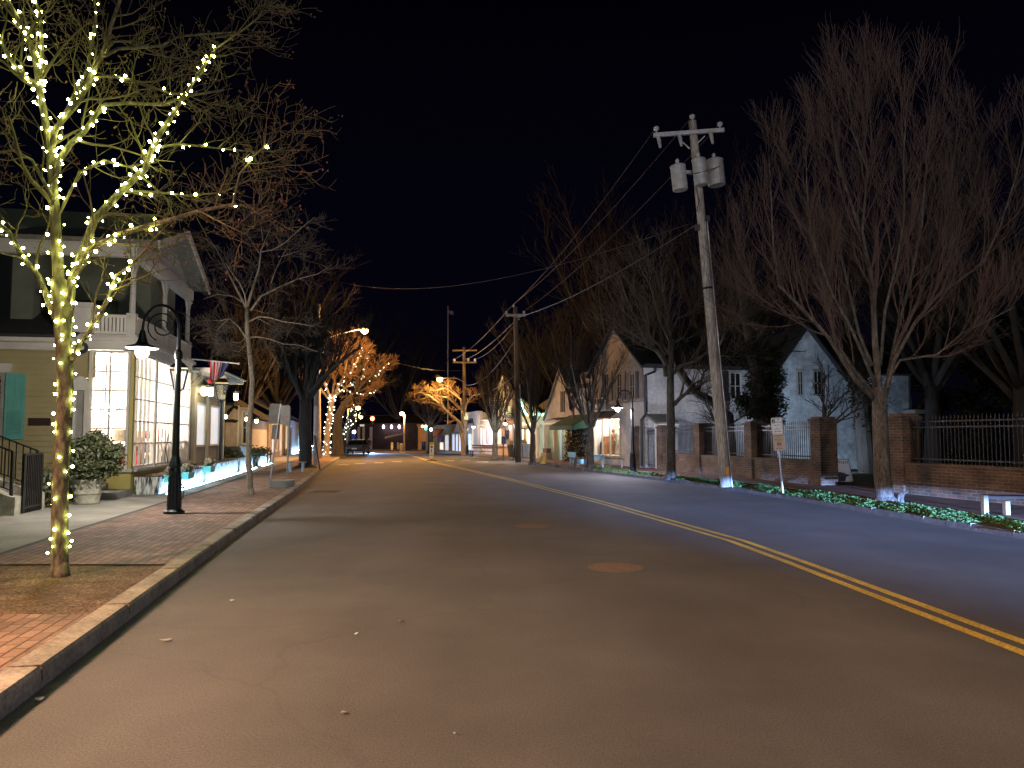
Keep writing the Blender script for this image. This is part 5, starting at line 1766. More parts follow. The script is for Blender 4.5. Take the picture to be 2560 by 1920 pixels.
plate(c2, w1_ * 1.0, .42, M['sign_cream'], 'lower_sign')
o_ = nd * .036
def tx(s_, size, c0, dx, dy, m, ext=.0015): text('lettering', s_, size, c0 + o_ + xd * dx + ax * dy, xd, ax, m, t, ext)
b = MB()
for dx, dy, w_, h_ in ((0, h1_ / 2 - .022, w1_ - .07, .006), (0, -h1_ / 2 + .022, w1_ - .07, .006)): b.hexa(c1 + o_ + xd * (dx - w_ / 2) + ax * (dy - h_ / 2), xd * w_, ax * h_, nd * .002)
for s_ in (-1, 1): b.hexa(c1 + o_ + xd * (s_ * (w1_ / 2 - .022) - .003) - ax * (h1_ / 2 - .035), xd * .006, ax * (h1_ - .07), nd * .002)
b.hexa(c1 + o_ + xd * -.118 + ax * .075, xd * .072, ax * .105, nd * .002)
b.hexa(c1 + o_ + xd * -.055 + ax * -.148, xd * .12, ax * .010, nd * .002)
for s_ in (-1, 1): b.prism([c1 + o_ + xd * (.005 + s_ * .085) + ax * -.143, c1 + o_ + xd * (.005 + s_ * .05) + ax * -.123, c1 + o_ + xd * (.005 + s_ * .05) + ax * -.163], nd * .002)
b.build('border_and_arrow', M['ink'], t)
o2 = nd * .0395
text('numeral', '2', .115, c1 + o2 + xd * -.082 + ax * .126, xd, ax, M['sign_white'], t, .001)
tx('HR', .045, c1, .04, .155, M['ink']); tx('PARKING', .042, c1, .04, .095, M['ink'])
tx('9:00 A.M.', .042, c1, .0, .02, M['ink']); tx('TO', .034, c1, 0, -.035, M['ink']); tx('6:00 P.M.', .042, c1, 0, -.085, M['ink'])
b = MB()
for i in range(11): b.hexa(c2 + o_ + xd * (-.105 + i * .0195) + ax * .165, xd * .015, ax * .024, nd * .002)
b.build('heading', M['red'], t)
tx('HEAT', .045, c2, .0, .125, M['ink']); tx('KILLS PETS', .045, c2, .0, .075, M['ink'])
b = MB(); b.hexa(c2 + o_ + xd * -.10 + ax * .045, xd * .2, ax * .005, nd * .002)
ring = [c2 + o_ + ax * -.035 + (xd * math.cos(6.283 * i / 20) + ax * math.sin(6.283 * i / 20)) * .06 for i in range(21)]
b.tube(ring, .0045, 5)
b.bar(ring[7], ring[17], .007, .007)
b.prism([c2 + o_ + xd * x_ + ax * (y_ - .035) for x_, y_ in ((-.04, .0), (-.03, .025), (-.012, .01), (.02, .012), (.036, .03), (.032, -.035), (.018, -.035), (.012, -.01), (-.012, -.008), (-.02, -.035), (-.034, -.035))], nd * .002)
b.build('dog_symbol', mat('dark_red_ink', (.10, .02, .02), .7), t)
b = MB()
for dx, sc_ in ((-.07, .8), (.0, 1.0), (.065, .8)):
    b.prism([c2 + o_ + xd * (dx + x_ * sc_) + ax * (y_ * sc_ - .165) for x_, y_ in ((-.03, 0), (-.02, .014), (-.005, .02), (.004, .03), (.016, .02), (.03, .012), (.03, 0), (.018, .006), (-.015, .006))], nd * .002)
b.build('animal_symbols', M['ink'], t)

# ---------------- sandwich board
q = G(2107, 1206, .13); Yb = q.y
t = thing('sandwich_board', 'white faced sandwich board leaning in the dark garden opening', 'sandwich board', q)
f0 = [AT(x, y, Yb - dy) for x, y, dy in ((2080, 1149, -.15), (2120, 1149, -.15), (2134, 1205, .1), (2092, 1205, .1))]
nrm = (f0[1] - f0[0]).cross(f0[3] - f0[0]).normalized()
if nrm.y > 0: nrm = -nrm
xb = (f0[1] - f0[0]).normalized(); yb = (f0[0] - f0[3]).normalized()
b = MB(); b.prism([p - nrm * .012 + (p - (f0[0] + f0[2]) / 2) * .08 for p in f0], -nrm * .03); fixn(b.build('front_frame', M['iron'], t))
b = MB(); b.prism(f0, nrm * .004); fixn(b.build('poster', M['sign_white'], t))
dk = lambda u_, v_: f0[3] + (f0[2] - f0[3]) * u_ + (f0[0] - f0[3]) * v_ + nrm * .007
b = MB(); b.prism([dk(.0, .42), dk(.35, .43), dk(.75, .33), dk(.9, .30), dk(.62, .22), dk(.5, .02), dk(.02, .02)], nrm * .002); fixn(b.build('dark_picture', mat('slate_print', (.09, .10, .17), .7, noise=.5, scale=9), t))
text('lettering', 'TAVERN', .13, dk(.47, .88), xb, yb, M['ink'], t, .002)
b = MB(); b.prism([f0[0] + Vector((-.10, .06, .02)), f0[0] + Vector((-.02, .05, .02)), f0[3] + Vector((-.12, .55, 0)), f0[3] + Vector((-.3, .6, 0))], (0.0, .03, 0)); b.hexa(f0[0] + Vector((-.02, .08, .0)), f0[1] - f0[0], f0[3] + Vector((-.12, .62, 0)) - f0[0] - Vector((-.02, .08, 0)), (0, .03, 0)); fixn(b.build('rear_panel', M['iron'], t))
b = MB(); b.bar(dk(-.05, .5) - nrm * .0, dk(-.05, .5) + Vector((-.17, .35, .0)), .02); b.build('stay_bar', M['galv'], t)
# right low bench
qa = G(2462, 1288, .12)
t = thing('bench', 'low slab bench with white posts at the right edge', 'bench', qa, 'street benches')
for px, py, hp in ((2463, 1289, 1238), (2517, 1290, 1253)):
    q = AT(px, py, qa.y); MB().box((q.x, qa.y, (q.z + ZY(hp, qa.y)) / 2), (.085, .10, ZY(hp, qa.y) - q.z)).build('post', M['concrete'], t)
b = MB(); b.hexa(AT(2470, 1246, qa.y + .1), Vector((2.4, -.5, 0)), Vector((.08, .38, 0)), Vector((0, 0, .05))); b.build('seat', M['granite'], t)
b = MB(); b.box((qa.x + 1.9, qa.y - .1, .26), (.1, .3, .3)); b.build('rear_leg', M['granite'], t)

# ---------------- ground cover on the verge
rng = random.Random(77)
b = MB()
def clump(x, y, r, n, h, s=.035):
    for _ in range(n):
        a = rng.uniform(0, 6.283); q_ = r * math.sqrt(rng.random())
        p = Vector((x + math.cos(a) * q_ * .9, y + math.sin(a) * q_ * 1.5, .11 + rng.random() * h * (1 - (q_ / r) ** 2 * .7)))
        d = Vector((rng.gauss(0, 1), rng.gauss(0, 1), rng.uniform(.1, .9))).normalized(); e = d.orthogonal().normalized()
        s2 = s * rng.uniform(.6, 1.4)
        b.quad(p - d * s2, p - e * s2 * .6, p + d * s2, p + e * s2 * .6)
y = 7.0
while y < 36:
    for _ in range(3):
        dens = .5 + .5 * math.sin(y * 1.7 + rng.random()) 
        if rng.random() < .45 + .55 * dens:
            clump(xs(KR, y) + rng.uniform(.22, .92), y + rng.uniform(-.25, .25), rng.uniform(.16, .42), int(190 if y < 22 else 90), rng.uniform(.03, .12), .027 if y < 22 else .036)
    y += .26 if y < 22 else .42
o = b.build('ground_cover', M['leaf_bright'])
tag(o, 'patchy low green ground cover along the right kerb', 'ground cover', None, 'stuff')
b = MB(); q = G(2245, 1258, .12)
for k in range(3): b.tube([q + Vector((.06 * k, 0, 0)), q + Vector((.06 * k + rng.uniform(-.05, .1), 0, .18)), q + Vector((.06 * k + .12, 0, .26))], [.03, .035, .02], 6)
tag(b.build('tree_stub', M['bark']), 'pale cut sucker stubs at the foot of the spreading tree', 'stump')

# ================================================================== RIGHT TREES
# spreading vase shaped tree
tb = G(2214, 1258, .12); Yv = tb.y
zv = lambda l, Y0, Y1, a, b_: px_limb([(1800 + x / 1.843, 100 + y / 1.843) for x, y in l], Y0, Y1, a, b_)
tr = [tb] + [AT(x, y, Yv) for x, y in ((2206, 1190), (2203, 1120), (2200, 1060), (2199, 1000), (2199, 970))]
lim = [zv([(715, 1660), (620, 1560), (500, 1370), (400, 1260), (270, 1130), (245, 950), (235, 720), (225, 540)], Yv, Yv - .9, 0.0612, 0.0086),
       zv([(725, 1650), (650, 1560), (560, 1430), (490, 1240), (455, 1050), (410, 880)], Yv, Yv + 1.0, 0.0540, 0.0101),
       zv([(720, 1600), (660, 1450), (590, 1300), (520, 1180), (460, 1020), (415, 880), (400, 680), (395, 500)], Yv, Yv - 1.5, 0.0432, 0.0086),
       zv([(735, 1640), (715, 1400), (706, 1200), (690, 1050), (650, 900), (600, 740), (540, 560), (510, 340)], Yv, Yv, 0.0792, 0.0101),
       zv([(690, 1060), (655, 880), (680, 600), (610, 420), (590, 240)], Yv, Yv - .5, 0.0396, 0.0072),
       zv([(680, 640), (700, 480), (690, 330), (700, 210)], Yv - .3, Yv + .2, 0.0216, 0.0058),
       zv([(760, 1640), (790, 1480), (830, 1290), (880, 1100), (930, 850), (950, 560), (985, 260)], Yv, Yv + .8, 0.0576, 0.0086),
       zv([(765, 1630), (800, 1480), (900, 1300), (1000, 1180), (1210, 1030), (1290, 860), (1360, 640), (1410, 430)], Yv, Yv - .6, 0.0540, 0.0086),
       zv([(780, 1560), (830, 1475), (1000, 1450), (1120, 1350), (1240, 1290), (1360, 1230)], Yv, Yv - 1.2, 0.0360, 0.0086),
       zv([(800, 1450), (900, 1230), (960, 1060), (1040, 850), (1070, 600), (1110, 320)], Yv, Yv + 1.4, 0.0432, 0.0086),
       zv([(740, 1500), (760, 1250), (820, 1000), (850, 800), (845, 560), (860, 280)], Yv, Yv - 1.3, 0.0396, 0.0086),
       zv([(700, 1500), (640, 1350), (560, 1000), (500, 700), (455, 400)], Yv, Yv + 1.6, 0.0432, 0.0072),
       zv([(540, 1400), (430, 1300), (300, 1260), (160, 1170), (100, 960)], Yv, Yv - .4, 0.0252, 0.0058),
       zv([(880, 1100), (1000, 1010), (1100, 900), (1160, 700), (1220, 420)], Yv + .5, Yv + 1.2, 0.0216, 0.0058)]
mktree('street_tree', 'wide vase shaped bare tree with dense upright reddish twigs near the right edge', tr, .185, .15, lim,
       [(14, 1.6, 30, .17, .07, 6, 4), (8, 1.0, 23, .15, .09, 4, 3), (4, .6, 22, .12, .1, 3, 3)], 61, M['bark'], M['twig_red'], rmin=.0034, flare=1.35, tmin=.22)

# bare street tree left of the transformer pole
tb = G(1678, 1196, .12); Yc = tb.y
tr = [tb] + [AT(x, y, Yc) for x, y in ((1677, 1120), (1677, 1050), (1676, 980), (1676, 910), (1680, 850))]
z6 = lambda l, Y0, Y1, a, b_: px_limb([(1480 + x / 5.925, 800 + y / 5.925) for x, y in l], Y0, Y1, a, b_)
z7 = lambda l, Y0, Y1, a, b_: px_limb([(1440 + x / 2.675, 380 + y / 2.675) for x, y in l], Y0, Y1, a, b_)
lim = [z7([(610, 1420), (560, 1340), (480, 1290), (430, 1180), (330, 960), (290, 820)], Yc, Yc - 1, .10, .015),
       z7([(600, 1500), (590, 1400), (520, 1310), (470, 1160), (400, 1000), (380, 860)], Yc, Yc + 1, .08, .015),
       z7([(635, 1330), (630, 1200), (600, 1020), (570, 840), (560, 700)], Yc, Yc, .09, .012),
       z7([(625, 1260), (560, 1130), (500, 900), (420, 760)], Yc, Yc - 1.4, .05, .01),
       z7([(640, 1280), (720, 1240), (780, 1130), (800, 1060), (850, 1000)], Yc, Yc + .5, .05, .012),
       z7([(640, 1200), (680, 1110), (740, 1090), (800, 1050), (840, 960)], Yc, Yc - .6, .04, .01),
       z7([(650, 1480), (700, 1430), (790, 1400), (890, 1335), (960, 1290), (1010, 1190), (1080, 1120), (1190, 1090)], Yc, Yc - 1, .075, .016),
       z7([(965, 1290), (1000, 1180), (1060, 1090), (1080, 950)], Yc - .8, Yc - .4, .04, .01),
       z7([(960, 1360), (1050, 1370), (1080, 1270)], Yc - .7, Yc - .6, .025, .008),
       z7([(590, 1400), (570, 1310), (450, 1190), (330, 1190), (300, 1215)], Yc, Yc - .6, .04, .012),
       z6([(1220, 1250), (1300, 1160), (1400, 1080), (1500, 950), (1600, 900)], Yc, Yc - .5, .085, .03),
       z7([(600, 1360), (540, 1270), (440, 1260), (300, 1150), (200, 900)], Yc, Yc + .9, .05, .01)]
mktree('street_tree', 'bare tree with dark trunk and rounded twiggy crown left of the transformer pole', tr, .165, .11, lim,
       [(11, 1.5, 36, .12, .1, 5, 4), (6, .9, 32, .10, .12, 4, 3), (3, .5, 32, .1, .12, 2, 3)], 62, M['bark'], M['twig'], rmin=.0055, flare=1.2)

def vase(px, py, fork_py, label, H_, r, seed, n=8, spread=(52, 82), L=None, tw='twig', spec=None, bark='bark', name='street_tree', off=.12, rmin=.009, pts=None, group=None, Y=None):
    tb = G(px, py, off) if Y is None else Vector((AT(px, py, Y).x, Y, H(Y) + off))
    Y = tb.y
    f = AT(px, fork_py, Y)
    rg = random.Random(seed)
    tr = [tb, tb.lerp(f, .35) + Vector((rg.uniform(-.04, .04), 0, 0)), tb.lerp(f, .7) + Vector((rg.uniform(-.04, .04), 0, 0)), f]
    L = L or (H_ - (f.z - tb.z)) * .70
    lim = gen_limbs(f, n, L, r, 0, r * .5, rg, .08, .07, 6, spread[0], spread[1])
    mktree(name, label, tr, r, r * .8, lim, spec or [(9, L * .42, 26, .16, .08, 5, 3), (5, L * .24, 24, .14, .1, 3, 3), (3, L * .12, 24, .14, .1, 2, 3)], seed, M[bark], M[tw], rmin=rmin, flare=1.25, group=group)
vase(1476, 1167, 1070, 'forked bare tree with pale scarred trunk before the lit dress shop window', 7.4, .19, 71, 6, (55, 82), rmin=.006, tw='twig_dark')
vase(1332, 1160, 1085, 'bare tree with four upright limbs behind the yellow hydrant', 6.4, .16, 72, 5, (58, 84), rmin=.006, tw='twig_dark')
vase(1238, 1147, 1080, 'bare vase shaped tree by the accessible parking sign', 7.0, .2, 73, 8, (55, 84), rmin=.007, tw='twig_dark')
vase(1076, 1133, 1062, 'grey bare tree standing alone left of the red awning', 7.0, .32, 74, 9, (30, 70), rmin=.012, Y=82)
# crape myrtle lit orange
Yy = 66.0
tb = Vector((AT(1158, 1136, Yy).x, Yy, H(Yy) + .12))
tr = [tb, AT(1156, 1100, Yy), AT(1151, 1066, Yy)]
zc_ = lambda l, Y0, Y1, a, b_: px_limb([(1000 + x / 4.74, 850 + y / 4.74) for x, y in l], Y0, Y1, a, b_)
lim = [zc_([(735, 1100), (710, 980), (640, 920), (560, 850), (470, 760), (350, 660), (250, 620), (140, 640)], Yy, Yy - 1.5, .16, .03), zc_([(745, 1000), (735, 830), (640, 740), (560, 680), (420, 660), (250, 700), (150, 720)], Yy, Yy - 1, .13, .03),
       zc_([(740, 860), (720, 700), (640, 640), (540, 570), (420, 600), (280, 590), (180, 650)], Yy, Yy - .5, .10, .03), zc_([(700, 960), (610, 900), (500, 790), (380, 740), (260, 740)], Yy, Yy + .5, .09, .03), zc_([(740, 760), (690, 660), (600, 570), (500, 520), (420, 560)], Yy, Yy + .6, .06, .02),
       zc_([(760, 900), (790, 760), (840, 680), (900, 640)], Yy, Yy, .07, .02), zc_([(560, 850), (480, 720), (380, 640), (300, 570), (210, 570)], Yy - .5, Yy - 1, .06, .02)]
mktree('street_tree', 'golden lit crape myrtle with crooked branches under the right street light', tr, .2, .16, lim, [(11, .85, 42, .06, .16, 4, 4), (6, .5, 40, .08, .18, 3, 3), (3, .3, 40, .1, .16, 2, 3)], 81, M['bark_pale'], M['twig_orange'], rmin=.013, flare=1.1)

# dark big trees far behind the houses
for k, (px, Y, hp, r, lab, n, sp) in enumerate(((1560, 58, 520, .38, 'huge faint bare tree rising behind the white gabled house', 13, (32, 80)), (1830, 50, 520, .42, 'huge dim bare tree behind the transformer pole', 13, (34, 80)), (2330, 34, 380, .36, 'dark bare tree trunk beyond the brick wall on the right', 9, (40, 80)),
                                       (1350, 66, 800, .28, 'dim slender trees mass behind the mint shop roof', 10, (60, 84)), (1430, 62, 760, .3, 'dim bare tree behind the steep gabled shop', 10, (50, 82)), (2560, 24, 300, .28, 'dark leaning bare trunk at the right picture edge', 8, (40, 80)),
                                       (700, 62, 640, .4, 'tall dim bare tree behind the left cottages', 11, (40, 80)), (880, 115, 760, .5, 'tall dim bare trees at the end of the street', 12, (40, 80)), (1000, 130, 800, .5, 'dim bare tree behind the lawn at the far end', 12, (40, 80)), (600, 50, 760, .3, 'dim bare tree between the porch and the grey cottage', 9, (40, 78)))):
    base = Vector((AT(px, 1100, Y).x, Y, H(Y) + .05))
    htop = ZY(hp, Y)
    rg = random.Random(200 + k)
    f = base + Vector((rg.uniform(-.2, .2), 0, htop * .28))
    L = htop * .66
    lim = gen_limbs(f, n, L, htop * .08, 0, r * .5, rg, .06, .09, 7, sp[0], sp[1])
    mktree('background_tree', lab, [base, base.lerp(f, .5), f], r, r * .8, lim, [(9, L * .36, 32, .10, .10, 5, 3), (6, L * .2, 30, .1, .12, 3, 3), (3, L * .1, 30, .1, .12, 2, 3)], 300 + k, M['bark_dark'], M['twig_dark'], group='dim bare trees in the background', rmin=.012 if Y > 30 else .006)

# ivy covered trunk and small ornamental trees behind the wall
Yi = 31.0
ib = Vector((AT(1905, 1100, Yi).x, Yi, .05))
t = thing('ivy_tree', 'black ivy covered tree between the white house and the pale blue house', 'tree', ib)
tb_ = MB(); tb_.tube([ib, AT(1900, 980, Yi), AT(1880, 860, Yi), AT(1860, 760, Yi), AT(1835, 640, Yi)], [.34, .3, .26, .18, .06], 10)
tb_.tube([AT(1890, 930, Yi), AT(1960, 850, Yi), AT(2010, 730, Yi + 1), AT(2030, 600, Yi + 1)], [.18, .14, .1, .04], 8); tb_.build('trunk', M['bark_dark'], t)
lf = MB(); rng = random.Random(6)
for px, py, rx, rz, n in ((1890, 900, 38, 34, 1500), (1925, 890, 34, 30, 1200), (1905, 960, 48, 44, 2200), (1930, 1010, 40, 44, 1500), (1880, 1020, 40, 30, 900), (1860, 1000, 24, 22, 500), (1920, 1055, 42, 34, 1200), (1875, 870, 26, 24, 600), (1942, 945, 24, 40, 800)):
    leaf_cloud(lf, AT(px, py, Yi + rng.uniform(-.3, .3)), rx / F * Yi, .7, rz / F * Yi, n, .07, rng, .25)
lf.build('ivy', M['leaf_ivy'], t)
tw = MB(); rg = random.Random(4)
spawn(tw, [AT(1880, 860, Yi), AT(1860, 760, Yi), AT(1835, 640, Yi)], .2, .06, [(9, 2.4, 50, .05, .12, 5, 4), (6, 1.3, 38, .06, .14, 4, 3), (4, .6, 36, .06, .14, 3, 3)], rg, .05, .007)
spawn(tw, [AT(1890, 930, Yi), AT(1960, 850, Yi), AT(2010, 730, Yi + 1), AT(2030, 600, Yi + 1)], .16, .04, [(8, 1.8, 50, .05, .12, 5, 4), (6, 1.1, 38, .06, .14, 4, 3), (4, .5, 36, .06, .14, 3, 3)], rg, .1, .007)
tw.build('crown', M['twig_dark'], t)
# leaning dark trunk behind the pole
Yq = 30.0
lb = Vector((AT(1830, 1100, Yq).x, Yq, .05))
mktree('leaning_tree', 'dark crooked trunk leaning left across the white house wall', [lb, AT(1822, 1040, Yq), AT(1790, 1010, Yq), AT(1745, 985, Yq), AT(1715, 950, Yq), AT(1692, 912, Yq)], .2, .13, [px_limb([(1692, 912), (1660, 860), (1650, 800), (1670, 740)], Yq, Yq, .10, .03), px_limb([(1745, 985), (1760, 930), (1800, 900), (1830, 860)], Yq, Yq, .06, .02)], [(8, 1.1, 42, .05, .12, 4, 4), (5, .6, 40, .05, .14, 3, 3), (3, .3, 40, .05, .14, 2, 3)], 9, M['bark_dark'], M['twig_dark'], rmin=.007)
for k, (px, py, Y, top, lab) in enumerate(((2060, 1130, 26.5, 900, 'small multi stemmed bare tree behind the brick gate pier'), (1800, 1090, 29.0, 960, 'thin bare sapling before the white house wall'))):
    base = Vector((AT(px, py, Y).x, Y, .05))
    rg = random.Random(90 + k)
    f = AT(px + 6, lerp(1100, top, .15), Y)
    lim = gen_limbs(f, 7, ZY(top, Y) - f.z, .1, 0, .05, rg, .05, .12, 6, 35, 75)
    mktree('small_tree', lab, [base, base.lerp(f, .5), f], .10, .07, lim, [(8, .8, 38, .05, .12, 4, 3), (5, .45, 36, .05, .14, 3, 3)], 95 + k, M['bark'], M['twig_dark'], rmin=.007)
Yj = 33.0
jb = Vector((AT(2165, 1100, Yj).x, Yj, .05))
t = thing('ivy_tree', 'dark ivy clad trunk covering the middle of the pale blue house', 'tree', jb)
tb_ = MB(); tb_.tube([jb, AT(2150, 980, Yj), AT(2140, 860, Yj), AT(2120, 760, Yj), AT(2100, 660, Yj)], [.36, .32, .28, .2, .06], 10); tb_.build('trunk', M['bark_dark'], t)
lf = MB(); rng = random.Random(16)
for px, py, rx, rz, n in ((2130, 900, 34, 60, 1500), (2150, 970, 34, 60, 1700), (2165, 1050, 30, 60, 1300), (2190, 1010, 26, 50, 900), (2120, 840, 28, 40, 700)):
    leaf_cloud(lf, AT(px, py, Yj), rx / F * Yj, .6, rz / F * Yj, n, .07, rng, .25)
lf.build('ivy', M['leaf_ivy'], t)
# clipped dark hedge behind the right wall
hb = MB(); rng = random.Random(8)
hedge0 = W2.P(1.0, 0, -3.5)
for i in range(16):
    c = W2.P(.5 + i * .75, 0, -4.2); leaf_cloud(hb, Vector((c.x, c.y, .75 + .15 * math.sin(i))), .7, .8, .8, 260, .09, rng, .3)
tag(hb.build('hedge', M['leaf_ivy']), 'dark leafy hedge behind the right hand brick wall', 'hedge')

for k, (px, Y, hp, lab) in enumerate(((2350, 44, 640, 'tall black evergreen behind the dark trunk at the right'), (2450, 40, 720, 'black evergreen behind the dim right hand fence'), (2545, 36, 600, 'black evergreen at the right picture edge behind the fence'), (2640, 33, 700, 'black evergreen just cut by the right picture edge'), (2270, 50, 720, 'black evergreen behind the end of the pale blue house'))):
    base = Vector((AT(px, 1100, Y).x, Y, .05)); top = ZY(hp, Y); rng = random.Random(700 + k)
    t = thing('evergreen_tree', lab, 'tree', base, 'black evergreens behind the right wall')
    b = MB(); b.tube([base, base + Vector((0, 0, top * .9))], [.28, .05], 8); b.build('trunk', M['bark_dark'], t)
    lf = MB()
    for i in range(26):
        f = (i + rng.random()) / 26; a = rng.uniform(0, 6.283); rr = (1.9 * (1 - f) + .5) * rng.uniform(.4, 1)
        leaf_cloud(lf, base + Vector((math.cos(a) * rr, math.sin(a) * rr, .5 + f * (top - .8))), .95, .95, .6, 150, .15, rng, .2)
    lf.build('crown', M['leaf_ivy'], t)

# ================================================================== RIGHT BUILDINGS
def ridge_roof(mb, a, c, ez, rz, back, over=.25, th=.10):
    """gable facing the street: eave points a and c on plan, ridge along back vector"""
    a, c = Vector(a), Vector(c); m = (a + c) / 2; d = (c - a).normalized()
    bk = Vector(back); f = -bk.normalized() * over
    for s0, s1 in ((a - d * over, m), (c + d * over, m)):
        slope = (rz - ez) / ((m - (a if s0 == a - d * over else c)).length)
        e0 = Vector((s0.x, s0.y, ez - slope * over)) + f; r0 = Vector((m.x, m.y, rz)) + f
        up = Vector((0, 0, th))
        mb.prism([e0, r0, r0 + up, e0 + up], bk - f)
    return mb
# --- white gabled house with dress shop
FW = Facade((6.17, 36.0), (6.17 - .28 * 10, 36 + .96 * 10)); Bk = -FW.n
wh = thing('white_house', 'white house with steep beige gable, black shutters and dark roof', 'house', FW.P(0, GB, 0))
pf = lambda px: FW.s_at(px)
ez = ZY(910, 36.0); gz = ZY(818, 39.0)
gL = 6.3
DP = 8.5
zmid = FW.z_at(1003, pf(1605))
# lower storey street wall, right part, and around the window
sw_a, sw_b = pf(1549), pf(1484)
zwin0, zwin1 = FW.z_at(1138, (sw_a + sw_b) / 2), FW.z_at(1048, (sw_a + sw_b) / 2)
b = MB(); FW.box(b, .0, sw_a - .1, 0, zmid, -.2, 0); FW.box(b, sw_a - .1, sw_b + .1, 0, zwin0 - .05, -.2, 0); FW.box(b, sw_a - .1, sw_b + .1, zwin1 + .05, zmid, -.2, 0); FW.box(b, sw_b + .1, gL, 0, zmid, -.2, 0)
b.build('lower_wall', M['white_clap'], wh)
b = MB(); FW.clap(b, -.02, gL, zmid, ez, .10, .14, .02)
n = 14
for i in range(n):      # gable in courses
    z0_ = lerp(ez, gz, i / n); z1_ = lerp(ez, gz, (i + 1) / n); k0 = gL / 2 * (1 - i / n); k1 = gL / 2 * (1 - (i + 1) / n)
    m_ = gL / 2
    b.prism([FW.P(m_ - k0, z0_, .12), FW.P(m_ + k0, z0_, .12), FW.P(m_ + k1, z1_, .10), FW.P(m_ - k1, z1_, .10)], -FW.n * .12)
b.build('gable_wall', M['beige'], wh)
b = MB(); b.hexa(FW.P(0, 0, -.0), FW.u * .12, Bk * DP, Vector((0, 0, ez))); b.hexa(FW.P(.12, 0, -DP), FW.u * (gL - .12), Bk * .2, Vector((0, 0, ez))); b.hexa(FW.P(gL - .12, 0, -.21), FW.u * .12, Bk * (DP - .3), Vector((0, 0, ez)))
for i in range(int(ez / .2)):
    b.hexa(FW.P(-.014, .2 * i + .01, -.01), FW.u * .014, Bk * (DP - .02), Vector((0, 0, .10)))
b.build('side_wall', M['white_clap'], wh)
b = MB(); ridge_roof(b, FW.P(0, 0, 0), FW.P(gL, 0, 0), ez, gz, Bk * (DP + .2), .3, .12); fixn(b.build('roof', M['roof_dark'], wh))
b = MB(); FW.box(b, -.05, gL, zmid - .02, zmid + .14, .02, .18); b.build('belt_board', M['beige'], wh)
# windows with shutters upstairs
for pc, wd_ in ((1588, 14), (1556, 14), (1524, 12)):
    a, c = pf(pc + wd_ / 2), pf(pc - wd_ / 2)
    z0_, z1_ = FW.z_at(999, a), FW.z_at(932, a)
    FW.window(wh, a, c, z0_, z1_, M['win_dim'] if 'win_dim' in M else M['glass_dark'], M['beige'], 2, 2, .06, .05, .13)
    for s_ in ((a - .34, a - .03), (c + .03, c + .34)):
        q = MB(); FW.box(q, s_[0], s_[1], z0_ - .05, z1_ + .05, .13, .17)
        z = z0_
        while z < z1_: FW.box(q, s_[0] + .04, s_[1] - .04, z, z + .03, .17, .185); z += .09
        q.build('shutter', M['shutter'], wh)
# drainpipe
dp = MB(); e0 = FW.P(-.02, ez - .1, .02)
xo = -FW.u * .10
dp.tube([FW.P(0, ez + .02, -.5) + xo, FW.P(0, ez - .35, -.5) + xo, FW.P(0, ez - .55, .0) + xo, FW.P(0, 2.6, .0) + xo, FW.P(0, 2.35, .22) + xo, FW.P(0, .2, .22) + xo], .065, 8)
dp.build('drainpipe', M['shutter'], wh)
b = MB(); b.bar(FW.P(-.3, ez - .06, .1), FW.P(-.3, ez - .06, -DP), .1, .1); b.build('gutter', M['shutter'], wh)
# side window of the white wall and lean-to porch roof
def side_pt(d_, z, o=0.0): return FW.P(0, z, -d_) - FW.u * o
class SideF(Facade): pass
FSd = Facade((FW.P(0, 0, 0).x, FW.P(0, 0, 0).y), (FW.P(0, 0, -DP).x, FW.P(0, 0, -DP).y)); FSd.n = -FW.u.copy()
a, c = FSd.s_at(1822), FSd.s_at(1852)
FSd.window(wh, a, c, FSd.z_at(1000, a), FSd.z_at(930, a), M['glass_dark'], M['white'], 2, 2, .07, .06, .02)
b = MB(); FSd.box(b, a - .42, a - .04, FSd.z_at(1002, a), FSd.z_at(928, a), .02, .06); b.build('shutter', M['shutter'], wh)
pa, pc_ = FSd.s_at(1611), FSd.s_at(1668)
b = MB(); zr0, zr1 = FSd.z_at(1060, pa), FSd.z_at(1042, pa)
b.prism([FSd.P(pa, zr1 + .02, .03), FSd.P(pa, zr0, 1.1), FSd.P(pa, zr0 + .08, 1.12), FSd.P(pa, zr1 + .14, .03)], FSd.u * (pc_ - pa)); fixn(b.build('porch_roof', M['roof_grey'], wh))
b = MB(); FSd.box(b, pa + .05, pa + .2, 0, zr0 - .05, .9, 1.05); FSd.box(b, pc_ - .2, pc_ - .05, 0, zr0 - .05, .9, 1.05); FSd.box(b, pa, pc_, zr0 - .22, zr0, .92, 1.04); b.build('porch_frame', M['white'], wh)
# lit dress shop window : a shallow real room
rm = MB(); dpw = 1.3
FW.quad(rm, sw_a, sw_b, zwin0, zwin1, -dpw)
rm.quad(FW.P(sw_a, zwin0, -.01), FW.P(sw_b, zwin0, -.01), FW.P(sw_b, zwin0, -dpw), FW.P(sw_a, zwin0, -dpw))
rm.quad(FW.P(sw_a, zwin1, -.01), FW.P(sw_b, zwin1, -.01), FW.P(sw_b, zwin1, -dpw), FW.P(sw_a, zwin1, -dpw))
rm.quad(FW.P(sw_a, zwin0, -.01), FW.P(sw_a, zwin1, -.01), FW.P(sw_a, zwin1, -dpw), FW.P(sw_a, zwin0, -dpw))
rm.quad(FW.P(sw_b, zwin0, -.01), FW.P(sw_b, zwin1, -.01), FW.P(sw_b, zwin1, -dpw), FW.P(sw_b, zwin0, -dpw))
rm.build('window_room', M['room'], wh)
f = MB()
for sv in (sw_a, lerp(sw_a, sw_b, .36), lerp(sw_a, sw_b, .66), sw_b): FW.box(f, sv - .035, sv + .035, zwin0 - .05, zwin1, -.05, .03)
